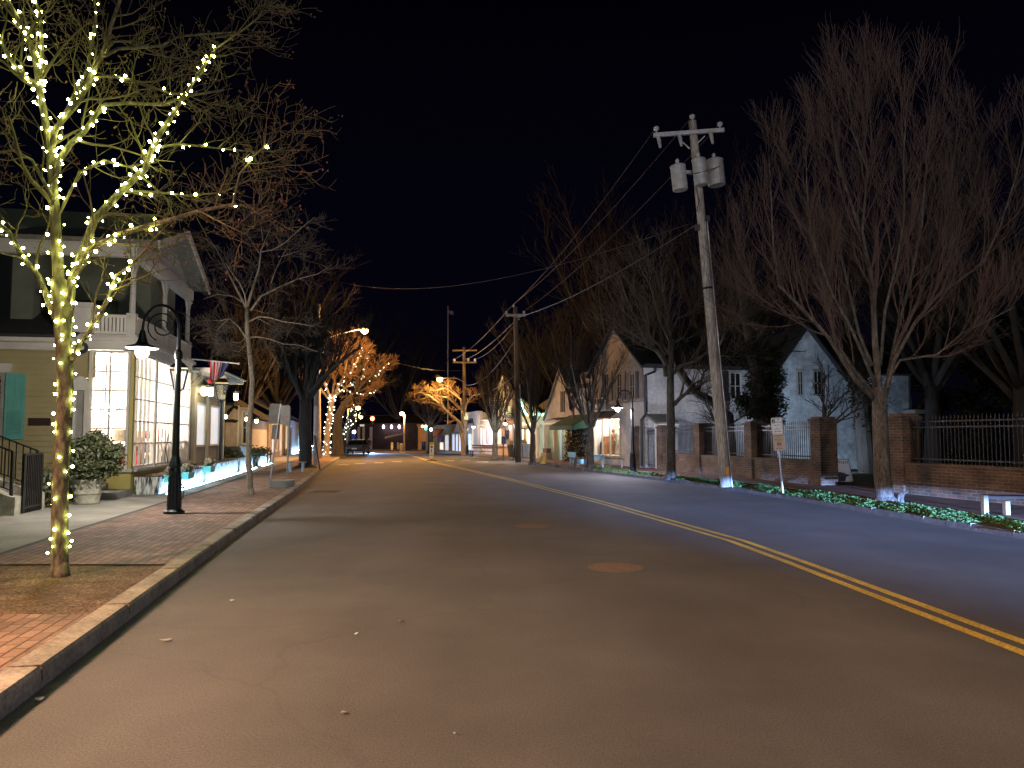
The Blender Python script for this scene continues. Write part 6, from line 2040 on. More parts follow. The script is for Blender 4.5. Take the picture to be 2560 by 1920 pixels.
FW.box(f, sw_a - .06, sw_b + .06, zwin0 - .1, zwin0, -.05, .16); FW.box(f, sw_a - .06, sw_b + .06, zwin1, zwin1 + .1, -.05, .05); f.build('window_frame', M['cream'], wh)
for f_ in (.28, .72):
    lamp('display_light', 'POINT', FW.P(lerp(sw_a, sw_b, f_), zwin1 - .12, -.42), 95, (1.0, .88, .74), .1)
# things shown in the window
def mannequin(px, label, m, hgt, arms):
    sv = pf(px); q = FW.P(sv, zwin0 + .02, -.55)
    t = thing('window_figure', label, 'shop figure', q, 'carved figures in the dress shop window')
    k = hgt / 1.5
    MB().lathe(q, [(.22 * k, 0), (.20 * k, .1 * k), (.15 * k, .6 * k), (.13 * k, .8 * k), (.16 * k, 1.05 * k), (.15 * k, 1.15 * k), (.05 * k, 1.22 * k), (.045 * k, 1.28 * k)], 14).build('body', m, t, smooth=True)
    MB().ball(q + Vector((0, 0, 1.39 * k)), .10 * k, 10, 8, 1.25).build('head', m, t, smooth=True)
    b = MB()
    for s_ in (-1, 1):
        b.tube([q + FW.u * s_ * .14 * k + Vector((0, 0, 1.1 * k)), q + FW.u * s_ * .27 * k + Vector((0, 0, .85 * k)), q + FW.u * s_ * .18 * k + FW.n * .16 * k + Vector((0, 0, (.75 if arms else 1.15) * k))], [.05 * k, .04 * k, .03 * k], 6)
    b.build('arm', m, t)
mannequin(1508, 'brown carved figure with raised arms in the dress shop window', M['brownwood'], 1.35, False)
mannequin(1521, 'cream dressed figure beside the brown carved figure', M['cream'], 1.5, True)
dr = MB(); sv = pf(1538)
for i in range(7):
    q = FW.P(sv - .3 + .1 * i, zwin0 + .03, -.5 - .1 * (i % 2)); dr.tube([q, q + Vector((.02, 0, .7)), q + Vector((0, 0, 1.75))], [.12, .08, .05], 8)
tag(dr.build('hanging_dresses', M['sign_white']), 'row of white dresses hanging at the right of the lit window', 'dresses')
ob = MB(); q = FW.P(pf(1492), zwin0 + .02, -.5); ob.box(q + Vector((0, 0, .32)), (.5, .4, .64), .3); ob.box(q + Vector((0, 0, .78)), (.26, .2, .28), .3); ob.box(q + Vector((0, 0, .94)), (.34, .25, .04), .3)
tag(ob.build('display_stand', M['brownwood']), 'brown display stand at the left of the lit dress window', 'display stand')
# awning, dark ivy column, hanging sign
aw = thing('shop_awning', 'dark green awning jutting over the dress shop door', 'awning', FW.P(pf(1460), 2.4, 0))
s0, s1 = pf(1490), pf(1424); zt_, zb_ = FW.z_at(1036, s0), FW.z_at(1064, s0)
b = MB(); b.prism([FW.P(s0, zt_, .02), FW.P(s0, zb_, 1.25), FW.P(s0, zb_ + .03, 1.27), FW.P(s0, zt_ + .05, .02)], FW.u * (s1 - s0)); fixn(b.build('canvas', M['green_awning'], aw))
b = MB(); FW.box(b, s0, s1, zb_ - .22, zb_ + .01, 1.245, 1.27); b.prism([FW.P(s0 + .01, zt_, .02), FW.P(s0 + .01, zb_, 1.24), FW.P(s0 + .01, zb_ - .2, 1.24), FW.P(s0 + .01, zb_ - .05, .02)], FW.u * .02); fixn(b.build('valance', M['green_awning'], aw))
aw = thing('shop_awning', 'narrow dark awning strip over the lit dress window', 'awning', FW.P(pf(1520), 2.6, 0))
s0, s1 = pf(1547), pf(1484); zt_, zb_ = FW.z_at(1028, s0), FW.z_at(1044, s0)
b = MB(); b.prism([FW.P(s0, zt_, .02), FW.P(s0, zb_, .5), FW.P(s0, zb_ + .03, .52), FW.P(s0, zt_ + .05, .02)], FW.u * (s1 - s0)); fixn(b.build('canvas', M['roof_dark'], aw))
b = MB(); FW.box(b, s0, s1, zb_ - .06, zb_, .48, .5); b.build('valance', M['cream'], aw)
iv = MB(); rng = random.Random(44); s0, s1 = pf(1468), pf(1430)
for i in range(7):
    for j in range(3):
        leaf_cloud(iv, FW.P(lerp(s0, s1, (j + .5) / 3), .25 + i * .34, .28), (abs(s1 - s0)) / 5.5, .3, .25, 150, .06, rng, .3)
tag(iv.build('ivy_column', M['leaf_ivy']), 'black ivy clad corner beneath the green awning', 'ivy')
# second lower volume of the house
b = MB(); FW.box(b, gL + .02, 10.0, 0, FW.z_at(968, 8.0), -6, -.15); b.build('rear_wing_wall', M['blue_clap'], wh)
b = MB(); FW.box(b, gL + .3, 8.3, 2.9, FW.z_at(930, 7), -.14, -.06); b.build('dark_shutter_panel', M['shutter'], wh)
b = MB(); b.prism([FW.P(gL, FW.z_at(968, 8.0), .1), FW.P(gL, FW.z_at(968, 8.0) + .1, .1), FW.P(gL, FW.z_at(968, 8.0) + 1.5, -3), FW.P(gL, FW.z_at(968, 8.0) + .1, -6.2)], FW.u * 3.8); fixn(b.build('rear_wing_roof', M['roof_dark'], wh))
sg = thing('shop_sign', 'dark hanging shop sign with pale lettering over the dress shop', 'sign', FW.P(pf(1510), 3.3, .3))
s0, s1 = pf(1526), pf(1492); z0_, z1_ = FW.z_at(1023, s0), FW.z_at(996, s0)
b = MB(); FW.box(b, s0, s1, z0_, z1_, .22, .27); b.build('board', M['shutter'], sg)
b = MB(); FW.box(b, s0 - .03, s1 + .03, z1_, z1_ + .06, .2, .29); FW.box(b, s0 - .03, s1 + .03, z0_ - .05, z0_, .2, .29); b.build('moulding', M['cream'], sg)
text('lettering', 'A LIST', .36, FW.P((s0 + s1) / 2, (z0_ + z1_) / 2 - .1, .28), -FW.u, (0, 0, 1), M['sign_white'], sg, .004)
fl2 = thing('flag', 'limp striped flag on a pole beside the white wing', 'flag', FW.P(pf(1452), 3.0, .1))
f0, f1 = FW.P(pf(1452), 3.0, .1), FW.P(pf(1458), 4.3, 1.0)
MB().tube([f0, f1], .02, 6).build('flagpole', M['wood_dark'], fl2)
flagcloth(fl2, f0.lerp(f1, .35), f0.lerp(f1, .95), 1.15, 14, 7)
# boxes standing for blue lit surfaces, the light put into their colour
for k, (px, py0, py1, px2, o, lab) in enumerate(((1539, 1139, 1152, 1509, .9, 'box coloured as if lit blue under the lit dress window, right one'), (1507, 1148, 1160, 1484, 1.1, 'low box coloured as if lit blue before the lit dress window, left one'), (1470, 1132, 1143, 1460, 1.0, 'small box coloured as if lit blue beside the forked tree trunk'))):
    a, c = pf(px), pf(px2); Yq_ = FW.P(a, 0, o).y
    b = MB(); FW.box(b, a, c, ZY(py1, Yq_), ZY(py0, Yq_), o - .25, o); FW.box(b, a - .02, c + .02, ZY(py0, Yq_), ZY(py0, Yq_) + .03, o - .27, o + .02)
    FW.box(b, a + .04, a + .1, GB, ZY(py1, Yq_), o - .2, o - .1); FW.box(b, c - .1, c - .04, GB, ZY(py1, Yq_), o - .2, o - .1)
    tag(b.build('blue_lit_box', mat('blue_light_tint' + str(k), (.22, .46, .72), .5)), lab, 'planter', 'boxes beside the dress shop coloured as if lit blue')
lamp('box_light', 'POINT', FW.P(pf(1505), .35, 1.4), 10, (.45, .68, 1.0), .08)
bench(G(1531, 1170, .13) + Vector((0, 0, 0)), 1.1, -.15, 'pale wooden bench on the grass before the lit dress window', .42)
bench(G(1455, 1170, .13), .85, .15, 'dark framed stool bench left of the forked tree', .45, 'wood_dark')

# --- pale blue house behind the wall on the right
Yh = 37.0
pbh = thing('blue_house', 'pale blue grey gabled house glowing faintly behind the brick wall', 'house', AT(2100, 1100, Yh))
xa, xb_, xm = AT(1938, 1000, Yh).x, AT(2284, 1000, Yh + 1).x, AT(2005, 820, Yh).x
b = MB(); FH = Facade((xa, Yh), (xb_, Yh + 1.2)); FH.n = Vector((.19, -1, 0)).normalized()
zea = FH.z_at(935, 0)
FH.clap(b, 0, FH.L, 0, zea, 0, .2, .025); b.build('wall', M['blue_clap'], pbh)
b = MB(); sm = FH.s_at(2014); b.prism([FH.P(0, zea, 0), FH.P(2 * sm + .3, zea, 0), FH.P(sm + .1, FH.z_at(820, 1), 0)], -FH.n * .3); fixn(b.build('gable_wall', M['blue_clap'], pbh))
b = MB(); FH.box(b, 2 * sm + .2, FH.L, zea, zea + .12, -4, .15); b.prism([FH.P(2 * sm, zea + .1, .2), FH.P(2 * sm, zea + 2.4, -4), FH.P(2 * sm, zea + 2.3, -4)], FH.u * (FH.L - 2 * sm)); fixn(b.build('roof', M['roof_dark'], pbh))
b = MB(); zp = FH.z_at(820, 1)
for e_, sgn in ((0, -1), (2 * sm + .3, 1)): b.prism([FH.P(e_ + sgn * .2, zea - .25, .25), FH.P(sm + .1, zp, .25), FH.P(sm + .1, zp + .12, .25), FH.P(e_ + sgn * .2, zea - .13, .25)], -FH.n * 4)
fixn(b.build('gable_roof', M['roof_dark'], pbh))
for p0_, p1_ in ((2030, 2055), (1990, 2008)):
    a, c = FH.s_at(p0_), FH.s_at(p1_); FH.window(pbh, a, c, FH.z_at(990, a), FH.z_at(925, a), M['glass_dark'], M['greyboard'], 2, 2, .08, .05, .03)
b = MB(); q = FH.P(FH.s_at(2270), 0, .1); b.tube([q, q + Vector((0, 0, zea))], .05, 6); b.build('drainpipe', M['shutter'], pbh)
b = MB(); FH.box(b, FH.s_at(2250), FH.L, FH.z_at(1035, 5), FH.z_at(1025, 5), .02, 1.0); b.build('side_porch', M['greyboard'], pbh)
lamp('garden_floodlight', 'SPOT', (AT(2060, 1080, 31.5).x, 31.5, .5), 560, (.55, .74, 1.0), .12, aim((AT(2060, 1080, 31.5).x, 31.5, .5), (AT(2110, 1000, Yh).x, Yh, 2.6)), spot_size=R(120), spot_blend=.8)
lamp('wall_floodlight', 'SPOT', (AT(1760, 1090, 34).x - .2, 33.0, .4), 150, (.68, .76, 1.0), .12, aim((AT(1760, 1090, 34).x, 33.0, .4), (AT(1740, 1000, 37.5).x, 37.6, 2.4)), spot_size=R(130), spot_blend=.8)

# --- steep gabled beige shop
FG = Facade((3.4, 45.6), (2.15, 49.6))
gs = thing('gabled_shop', 'narrow beige shop with needle steep gable and glowing open porch', 'shop', FG.P(0, GB, 0))
q = lambda px: FG.s_at(px)
sL, sR = q(1360), q(1430)
zlo = FG.z_at(1055, q(1400)); zpk = FG.z_at(925, q(1402))
zr_ = FG.z_at(975, q(1428)); zl_ = FG.z_at(1052, sL)
b = MB(); b.prism([FG.P(sR, zlo, 0), FG.P(sL, zlo, 0), FG.P(sL, zl_ + .05, 0), FG.P(q(1402), zpk, 0), FG.P(sR, zr_, 0)], -FG.n * .3); fixn(b.build('gable_wall', M['beige'], gs))
b = MB()
for px in (1403, 1407, 1411): FG.box(b, q(px) - .03, q(px) + .03, FG.z_at(1030, q(px)), FG.z_at(978, q(px)), .0, .05)
b.build('louvre_slats', M['wood_dark'], gs)
b = MB(); b.prism([FG.P(sL - .1, zl_, .15), FG.P(q(1402), zpk, .15), FG.P(q(1402), zpk + .12, .15), FG.P(sL - .1, zl_ + .12, .15)], -FG.n * 6); b.prism([FG.P(sR + .1, zr_ - .2, .15), FG.P(q(1402), zpk, .15), FG.P(q(1402), zpk + .12, .15), FG.P(sR + .1, zr_ - .08, .15)], -FG.n * 6); fixn(b.build('roof', M['roof_grey'], gs))
b = MB(); FG.box(b, sR - .02, sR + .14, 0, zlo, -.2, .05); FG.box(b, sL - .14, sL + .02, 0, zlo, -.2, .05); FG.box(b, q(1385) - .08, q(1385) + .08, 0, zlo, -.2, .05); FG.box(b, sR, sL, zlo - .12, zlo, -.02, .06); b.build('porch_post', M['cream'], gs)
b = MB(); FG.box(b, sR, sL, 0, zlo, -2.2, -2.0); b.hexa(FG.P(sR, 0, -.31), FG.u * .05, -FG.n * 1.7, Vector((0, 0, zlo))); b.hexa(FG.P(sL - .05, 0, -.31), FG.u * .05, -FG.n * 1.7, Vector((0, 0, zlo))); FG.box(b, sR, sL, zlo + .01, zlo + .06, -2.2, -.31); b.build('porch_lining', M['cream'], gs)
dA, dB = q(1420), q(1396)
b = MB(); FG.box(b, dA, dB, GB, zlo - .3, -.6, -.5); b.build('door_screen', mat('orange_wood', (.45, .23, .11), .7, noise=.15, scale=5), gs)
b = MB(); FG.box(b, lerp(dA, dB, .33), lerp(dA, dB, .55), .9, 1.9, -.49, -.47); b.build('door_pane', M['glass_dark'], gs)
b = MB(); FG.box(b, dB - .25, dB + .12, GB, 2.05, -.2, -.1); b.build('blue_door_edge', mat('pale_blue_door', (.35, .55, .75), .5), gs)
lamp('porch_light', 'POINT', FG.P(q(1410), 2.1, .25), 24, (1.0, .72, .46), .1); lamp('porch_light', 'POINT', FG.P(q(1376), 2.1, -1.0), 26, (1.0, .78, .52), .1)
b = MB(); sd, se = q(1416), q(1392); zc = FG.z_at(1046, sd); b.prism([FG.P(sd, zc, .02), FG.P(sd, zc - .12, .7), FG.P(sd, zc - .06, .7), FG.P(sd, zc + .08, .02)], FG.u * (se - sd)); fixn(b.build('door_canopy', M['shutter'], gs))
cr = thing('crate_stack', 'wooden crate with baskets on the gabled shop porch', 'crate', FG.P(q(1378), GB, .25))
b = MB(); FG.box(b, q(1384), q(1371), GB, GB + .42, .1, .5); b.build('crate', M['wood'], cr); b = MB(); FG.box(b, q(1383), q(1373), GB + .42, GB + .7, .15, .45); b.build('basket', M['wood_dark'], cr)
# --- mint shop with big roof and festoon lights
FM = Facade((2.1, 49.8), (.15, 61.0))
ms = thing('mint_shop', 'mint and cream shop with long grey roof and white bulbs', 'shop', FM.P(0, GB, 0))
q = lambda px: FM.s_at(px)
zme = FM.z_at(1035, 3)
mR, mL = 0.0, q(1290)
b = MB(); FM.box(b, mR, mL, 0, zme, -5, 0); b.build('wall', M['mint'], ms)
b = MB(); b.prism([FM.P(mL, zme, 0), FM.P(mR + 1.5, zme, 0), FM.P(mL, FM.z_at(990, mL), 0)], -FM.n * .2); fixn(b.build('gable_wall', M['mint'], ms))
b = MB(); zrA, zrB = FM.z_at(940, 0), FM.z_at(985, mL)
b.prism([FM.P(-.4, zme + .5, -1.2), FM.P(-.4, zrA + .3, -4.5), FM.P(-.4, zrA + .2, -4.6), FM.P(-.4, zme + .4, -1.2)], FM.u * (mL + .6)); fixn(b.build('roof', M['roof_grey'], ms))
for p0_, p1_, m_ in ((1312, 1302, 'win_warm'), (1327, 1317, 'win_warm'), (1345, 1336, 'win_warm')):
    FM.window(ms, q(p0_), q(p1_), FM.z_at(1112, q(p0_)), FM.z_at(1071, q(p0_)), M[m_], M['white'], 1, 1, .07, .05, .01)
b = MB(); FM.box(b, q(1356), q(1292), zme - .9, zme - .75, .0, .25); b.build('cornice', M['cream'], ms)
b = MB(); FM.box(b, q(1348), q(1340), 0, zme - .9, .0, .14); b.build('pilaster', M['cream'], ms)
b = MB(); FM.box(b, q(1299), q(1292), 0, zme - .9, .0, .14); b.build('pilaster', M['cream'], ms)
fs = thing('festoon_lights', 'green and white festoon bulbs along the mint shop gable', 'string lights', FM.P(mL, zme, .1))
pts = [AT(x, y, FM.P(q(x), 0, .25).y) for x, y in ((1300, 992), (1302, 1000), (1305, 1007), (1307, 1014), (1309, 1021), (1312, 1028), (1315, 1034), (1320, 1037), (1334, 1036), (1341, 1036), (1349, 1036), (1356, 1036), (1361, 1036))]
w_ = MB(); w_.tube(pts, .01, 4); w_.build('wire', M['wire'], fs)
for i, p_ in enumerate(pts): MB().ball(p_, .10, 6, 4).build('bulb', M['bulb_green'] if i % 2 == 0 else M['bulb_cream'], fs)
bt = thing('globe_lights', 'row of white globe bulbs over the mint shop windows', 'string lights', FM.P(q(1315), 2.9, .3))
pts = [AT(x, 1060, FM.P(q(x), 0, .3).y) for x in (1300, 1309, 1318, 1327)]
w_ = MB(); w_.tube(pts, .01, 4); w_.build('wire', M['wire'], bt)
for p_ in pts: MB().ball(p_, .09, 6, 4).build('bulb', M['bulb_cream'], bt)
lamp('festoon_glow', 'POINT', FM.P(q(1312), 2.7, .8), 20, (1.0, .92, .66), .15); lamp('festoon_glow', 'POINT', FM.P(q(1338), 3.0, .8), 16, (.85, 1.0, .72), .15)
# signed corner box
pk_ = thing('shop_sign', 'mint sign panel with black letters above the bright canopy', 'sign', FM.P(q(1288), 3.4, .5))
a, c = q(1289), q(1268); zA, zB = FM.z_at(1041, a), FM.z_at(1015, a)
b = MB(); FM.box(b, a, c, zA, zB, .35, .45); b.build('board', mat('mint_sign', (.62, .85, .76), .6), pk_)
text('lettering', 'PINK', .62, FM.P((a + c) / 2 - .55, lerp(zA, zB, .72), .46), -FM.u, (0, 0, 1), M['ink'], pk_, .01)
b = MB()
for i in range(5): 
    sv = lerp(a, c, (i + .5) / 5); b.bar(FM.P(sv, zA + .04, .47), FM.P(sv, zA + .36, .47), .04); 
b.bar(FM.P(a, zA + .05, .47), FM.P(c, zA + .05, .47), .05); b.bar(FM.P(a, zA + .34, .47), FM.P((a + c) / 2, zA + .46, .47), .04); b.bar(FM.P(c, zA + .34, .47), FM.P((a + c) / 2, zA + .46, .47), .04)
b.build('ironwork', M['ink'], pk_)
cn = MB(); FM.box(cn, q(1292), q(1266), FM.z_at(1063, q(1280)), FM.z_at(1058, q(1280)), .0, .8); cn.build('lit_canopy', M['cream'], ms)
lamp('canopy_light', 'POINT', FM.P(q(1280), FM.z_at(1063, q(1280)) - .2, .5), 22, (1, .98, .80), .1)
# --- pink shop with steep grey gable
FP = Facade((.1, 61.2), (-1.9, 67.2))
ps_ = thing('pink_shop', 'pale pink shop front with steep grey gable behind bare branches', 'shop', FP.P(0, GB, 0))
q = lambda px: FP.s_at(px)
zpe = FP.z_at(1046, 2)
b = MB(); FP.box(b, q(1282), q(1206), 0, zpe, -4, 0); b.build('wall', M['pinkish'], ps_)
gm = q(1257); b = MB(); b.prism([FP.P(q(1283), zpe, .05), FP.P(q(1222), zpe, .05), FP.P(q(1232), FP.z_at(1000, gm), .05), FP.P(gm, FP.z_at(938, gm), .05), FP.P(q(1281), FP.z_at(985, gm), .05)], -FP.n * .3); fixn(b.build('gable_wall', M['greyboard'], ps_))
for p0_, p1_, m_ in ((1276, 1262, 'glass_dark'), (1256, 1244, 'win_yellow'), (1234, 1222, 'win_blue'), (1217, 1209, 'win_blue')):
    FP.window(ps_, q(p0_), q(p1_), FP.z_at(1113, q(p0_)), FP.z_at(1070, q(p0_)), M[m_], M['pinkish'], 1, 1, .1, .06, .01)
b = MB(); FP.box(b, q(1282), q(1206), FP.z_at(1116, 2), FP.z_at(1112, 2), .0, .18); FP.box(b, q(1282), q(1206), zpe - .1, zpe, .0, .22); b.build('cornice', M['white'], ps_)
lamp('shop_front_light', 'POINT', FP.P(q(1240), 2.6, 1.2), 16, (.98, .9, .86), .15)
# --- cream flat topped shop
FC = Facade((-2.0, 67.4), (-3.5, 71.5))
cs = thing('cream_shop', 'cream flat topped shop with arched yellow doorway', 'shop', FC.P(0, GB, 0))
q = lambda px: FC.s_at(px)
b = MB(); FC.box(b, q(1207), q(1164), H(69), FC.z_at(1030, 1), -4, 0); b.build('wall', M['cream'], cs)
b = MB(); FC.box(b, q(1201), q(1190), H(69), FC.z_at(1026, 1), 0, .25); FC.box(b, q(1207), q(1164), FC.z_at(1064, 1), FC.z_at(1061, 1), 0, .2); FC.box(b, q(1207), q(1164), FC.z_at(1031, 1), FC.z_at(1027, 1), .0, .2); b.build('pilaster', M['offwhite'], cs)
FC.window(cs, q(1190), q(1170), FC.z_at(1058, 2), FC.z_at(1044, 2), M['glass_dark'], M['shutter'], 2, 1, .08, .05, .01)
FC.window(cs, q(1190), q(1182), FC.z_at(1128, 2), FC.z_at(1070, 2), M['win_yellow'], M['cream'], 1, 1, .06, .05, .01, name='door')
FC.window(cs, q(1181), q(1168), FC.z_at(1128, 2), FC.z_at(1082, 2), M['win_blue'], M['blue_clap'], 3, 3, .08, .05, .01)
FC.window(cs, q(1207), q(1202), FC.z_at(1112, 2), FC.z_at(1068, 2), M['win_blue'], M['white'], 1, 1, .06, .05, .01)
lamp('shop_front_light', 'POINT', FC.P(q(1186), 2.4, 1.2), 14, (1, .95, .9), .12)
# --- blue lit shop
FB_ = Facade((-3.7, 72.0), (-6.0, 78.0))
bs_ = thing('blue_lit_shop', 'small shop with glowing blue windows and pointed sign gable', 'shop', FB_.P(0, GB, 0))
q = lambda px: FB_.s_at(px)
zb_ = FB_.z_at(1080, 2)
b = MB(); FB_.box(b, q(1160), q(1128), H(74), zb_, -4, 0); b.build('wall', M['greyboard'], bs_)
b = MB(); b.prism([FB_.P(q(1158), zb_, .1), FB_.P(q(1136), zb_, .1), FB_.P(q(1147), FB_.z_at(1052, 2), .1)], -FB_.n * .3); fixn(b.build('gable_wall', M['pinkish'], bs_))
for p0_, p1_ in ((1156, 1149), (1147, 1141), (1139, 1132)):
    FB_.window(bs_, q(p0_), q(p1_), FB_.z_at(1130, 2), FB_.z_at(1084, 2), M['win_blue'], M['white'], 1, 1, .08, .05, .01)
b = MB(); FB_.box(b, q(1162), q(1122), H(74) + .1, H(74) + .25, .2, 1.2); b.build('step', M['concrete'], bs_)
# --- farther bits: red awning shop
FR_ = Facade((-6.3, 79.0), (-10.0, 90.0))
rs = thing('red_awning_shop', 'distant shop with red awning, blue sign and bright white lamps', 'shop', FR_.P(0, GB, 0))
q = lambda px: FR_.s_at(px)
b = MB(); FR_.box(b, 0, FR_.L, H(84), FR_.z_at(1062, 3), -4, 0); b.build('wall', M['greyboard'], rs)
b = MB(); a, c = q(1108), q(1095); b.prism([FR_.P(a, FR_.z_at(1074, a), .02), FR_.P(a, FR_.z_at(1096, a), 1.0), FR_.P(a, FR_.z_at(1094, a), 1.02), FR_.P(a, FR_.z_at(1072, a), .02)], FR_.u * (c - a)); fixn(b.build('awning', M['red'], rs))
b = MB(); a = q(1113); c = q(1103); FR_.box(b, a, c, FR_.z_at(1106, a), FR_.z_at(1090, a), .3, .36); b.build('blue_board', M['sign_blue'], rs)
FR_.window(rs, q(1124), q(1114), FR_.z_at(1128, 1), FR_.z_at(1086, 1), M['win_white'], M['white'], 1, 1, .1, .05, .01)
FR_.window(rs, q(1111), q(1101), FR_.z_at(1126, 4), FR_.z_at(1104, 4), M['win_warm'], M['white'], 1, 1, .1, .05, .01)
for px, py, m_ in ((1088, 1066, 'bulb_cream'), (1097, 1072, 'bulb_green'), (1111, 1074, 'lamp_cool'), (1097, 1066, 'bulb_cream')):
    sv = q(px); p_ = FR_.P(sv, FR_.z_at(py, sv), 1.4)
    t = thing('wall_lantern', 'tiny bright lamp before the red awning shop, number of several' if False else 'tiny bright lamp on the distant red awning shop front', 'lamp', p_, 'tiny lamps of the red awning shop')
    MB().ball(p_, .16, 6, 4).build('globe', M[m_], t); MB().tube([p_, p_ - FR_.n * 1.4], .02, 4).build('bracket', M['iron'], t)

# street objects on the right pavement
def px_post(px, py, pt, r, label, name, cat, m): 
    q_ = G(px, py, .12); t = thing(name, label, cat, q_); MB().tube([q_, AT(px, pt, q_.y)], r, 8).build('post', m, t); return t, q_
t, q_ = px_post(1258, 1152, 1090, .035, 'blue accessible parking sign with white wheelchair symbol', 'parking_sign', 'sign', M['pole_dark'])
a_ = AT(1258, 1092, q_.y - .05); c_ = AT(1258, 1111, q_.y - .05)
MB().box((a_.x, a_.y, (a_.z + c_.z) / 2), (.23, .012, a_.z - c_.z)).build('blue_panel', M['sign_blue'], t)
b = MB(); o_ = Vector((a_.x, a_.y - .012, lerp(c_.z, a_.z, .62)))
b.ball(o_ + Vector((-.01, 0, .10)), .022, 6, 4); b.bar(o_ + Vector((-.01, 0, .08)), o_ + Vector((0, 0, .0)), .022); b.bar(o_, o_ + Vector((.06, 0, -.01)), .02); b.bar(o_ + Vector((.06, 0, -.01)), o_ + Vector((.08, 0, -.07)), .02)
b.tube([o_ + Vector((math.cos(x_) * .055 - .0, 0, math.sin(x_) * .055 - .04)) for x_ in [2.3 + i * .45 for i in range(9)]], .009, 5); b.build('wheelchair_symbol', M['sign_white'], t)
b = MB(); 
for i in range(2): b.box((a_.x, a_.y - .009, c_.z + .05 + .05 * i), (.15, .006, .018))
b.build('small_print', M['sign_white'], t)
# hydrant
q_ = G(1357, 1159, .12)
t = thing('fire_hydrant', 'yellow fire hydrant with pale cap by the right kerb', 'fire hydrant', q_)
MB().lathe(q_, [(.15, 0), (.15, .04), (.11, .06), (.11, .36), (.135, .38), (.135, .42)], 12).build('barrel', M['hydrant'], t)
MB().lathe(q_ + Vector((0, 0, .42)), [(.12, 0), (.10, .08), (.04, .13), (.03, .17)], 12).build('bonnet', M['sign_cream'], t)
for s_ in (-1, 1): MB().lathe(q_ + Vector((s_ * .09, 0, .28)), [(.05, 0), (.055, .10)], 8, (s_, 0, 0)).build('nozzle', M['sign_cream'], t)
bench(G(1207, 1143, .12), 2.2, -.55, 'dark wooden bench before the pink shop', .45, 'wood_dark', True)
for px, py, lab in ((1277, 1137, 'dark flower pot of pale blooms left of the second pole'), (1307, 1139, 'dark flower pot of pale blooms right of the second pole')):
    Yq_ = 54.0 if px > 1290 else 57.0
    q_ = Vector((AT(px, py, Yq_).x, Yq_, H(Yq_) + .13))
    t = thing('flower_pot', lab, 'flower pot', q_, 'dark pots by the mint shop')
    MB().lathe(q_, [(.18, 0), (.27, .85), (.29, .87)], 14).build('pot', M['pot_dark'], t)
    b = MB(); leaf_cloud(b, q_ + Vector((0, 0, 1.05)), .34, .34, .26, 200, .08, random.Random(px), .3); b.build('flowers', M['kale'], t)
Yq_ = 52.0; q_ = Vector((AT(1352, 1138, Yq_).x, Yq_, GB))
t = thing('blue_gate', 'dark blue slatted barrier beside the cream post', 'barrier', q_)
b = MB()
for i in range(6): b.box(q_ + Vector((-.35 + .14 * i, 0, .42)), (.05, .04, .84))
for zz_ in (.15, .8): b.box(q_ + Vector((0, .035, zz_)), (.85, .03, .07))
b.build('slats', mat('navy_paint', (.05, .08, .22), .6), t)
q_ = Vector((AT(1325, 1138, 53.5).x, 53.5, GB)); b = MB()
for i in range(5): b.prism([q_ + Vector((-.5 + i * .22, 0, 0)), q_ + Vector((-.3 + i * .22, 0, 0)), q_ + Vector((-.3 + i * .22, 0, .95)), q_ + Vector((-.5 + i * .22, 0, .95))], (0, .05, 0))
tag(b.build('blue_panel_barrier', mat('slate_blue_cloth', (.20, .28, .42), .8)), 'slate blue cloth barrier before the mint shop windows', 'barrier')
# in-street crossing signs
def crossing_sign(q_, h, label):
    t = thing('crossing_sign', label, 'crossing sign', q_, 'yellow crossing signs in the road')
    k = h
    w_ = .30 * k / 1.2
    def O(pts, dy, m, name):
        b = MB(); b.prism([q_ + Vector((x_ * k / 1.2, dy, z_ * k / 1.2)) for x_, z_ in pts], (0, .012, 0)); return fixn(b.build(name, m, t))
    O([(-.15, .30), (0, .08), (.15, .30), (.15, 1.17), (.12, 1.2), (-.12, 1.2), (-.15, 1.17)], 0, M['fluoro'], 'panel')
    O([(-.12, .44), (.12, .44), (.12, 1.02), (-.12, 1.02)], -.014, M['sign_white'], 'white_face')
    O([(-.13, .29), (0, .10), (.13, .29)], -.014, M['sign_white'], 'white_tip')
    a8 = [(math.cos(R(22.5 + 45 * i)) * .085, .90 + math.sin(R(22.5 + 45 * i)) * .085) for i in range(8)]
    O(a8, -.028, M['red'], 'stop_symbol')
    O([(-.045, .52), (-.02, .52), (.0, .60), (.02, .52), (.045, .52), (.02, .64), (.035, .70), (.02, .735), (-.02, .735), (-.045, .66), (-.015, .64)], -.028, M['ink'], 'walker_symbol')
    MB().ball(q_ + Vector((0, -.022, .765 * k / 1.2)), .025, 6, 4).build('walker_head', M['ink'], t)
    text('lettering', 'STATE\nLAW', .07 * k / 1.2, q_ + Vector((0, -.016, 1.10 * k / 1.2)), (1, 0, 0), (0, 0, 1), M['ink'], t, .001)
    text('lettering', 'WITHIN\nCROSSWALK', .035 * k / 1.2, q_ + Vector((0, -.016, .365 * k / 1.2)), (1, 0, 0), (0, 0, 1), M['ink'], t, .001)
    MB().box(q_ + Vector((0, 0, .02)), (.6, .35, .04)).build('rubber_base', M['rubber'], t)
    MB().box(q_ + Vector((0, .005, .07)), (.09, .05, .08)).build('spring_hinge', M['rubber'], t)
q_ = G(1079, 1152, 0); crossing_sign(q_, 1.2, 'nearest yellow and white crossing sign on the centre line')
for px, Y, lab in ((980, 105, 'farther yellow crossing sign before the lawn, left one'), (995, 118, 'farthest yellow crossing sign before the lawn, right one')):
    crossing_sign(Vector((AT(px, 1120, Y).x, Y, H(Y))), 1.2, lab)

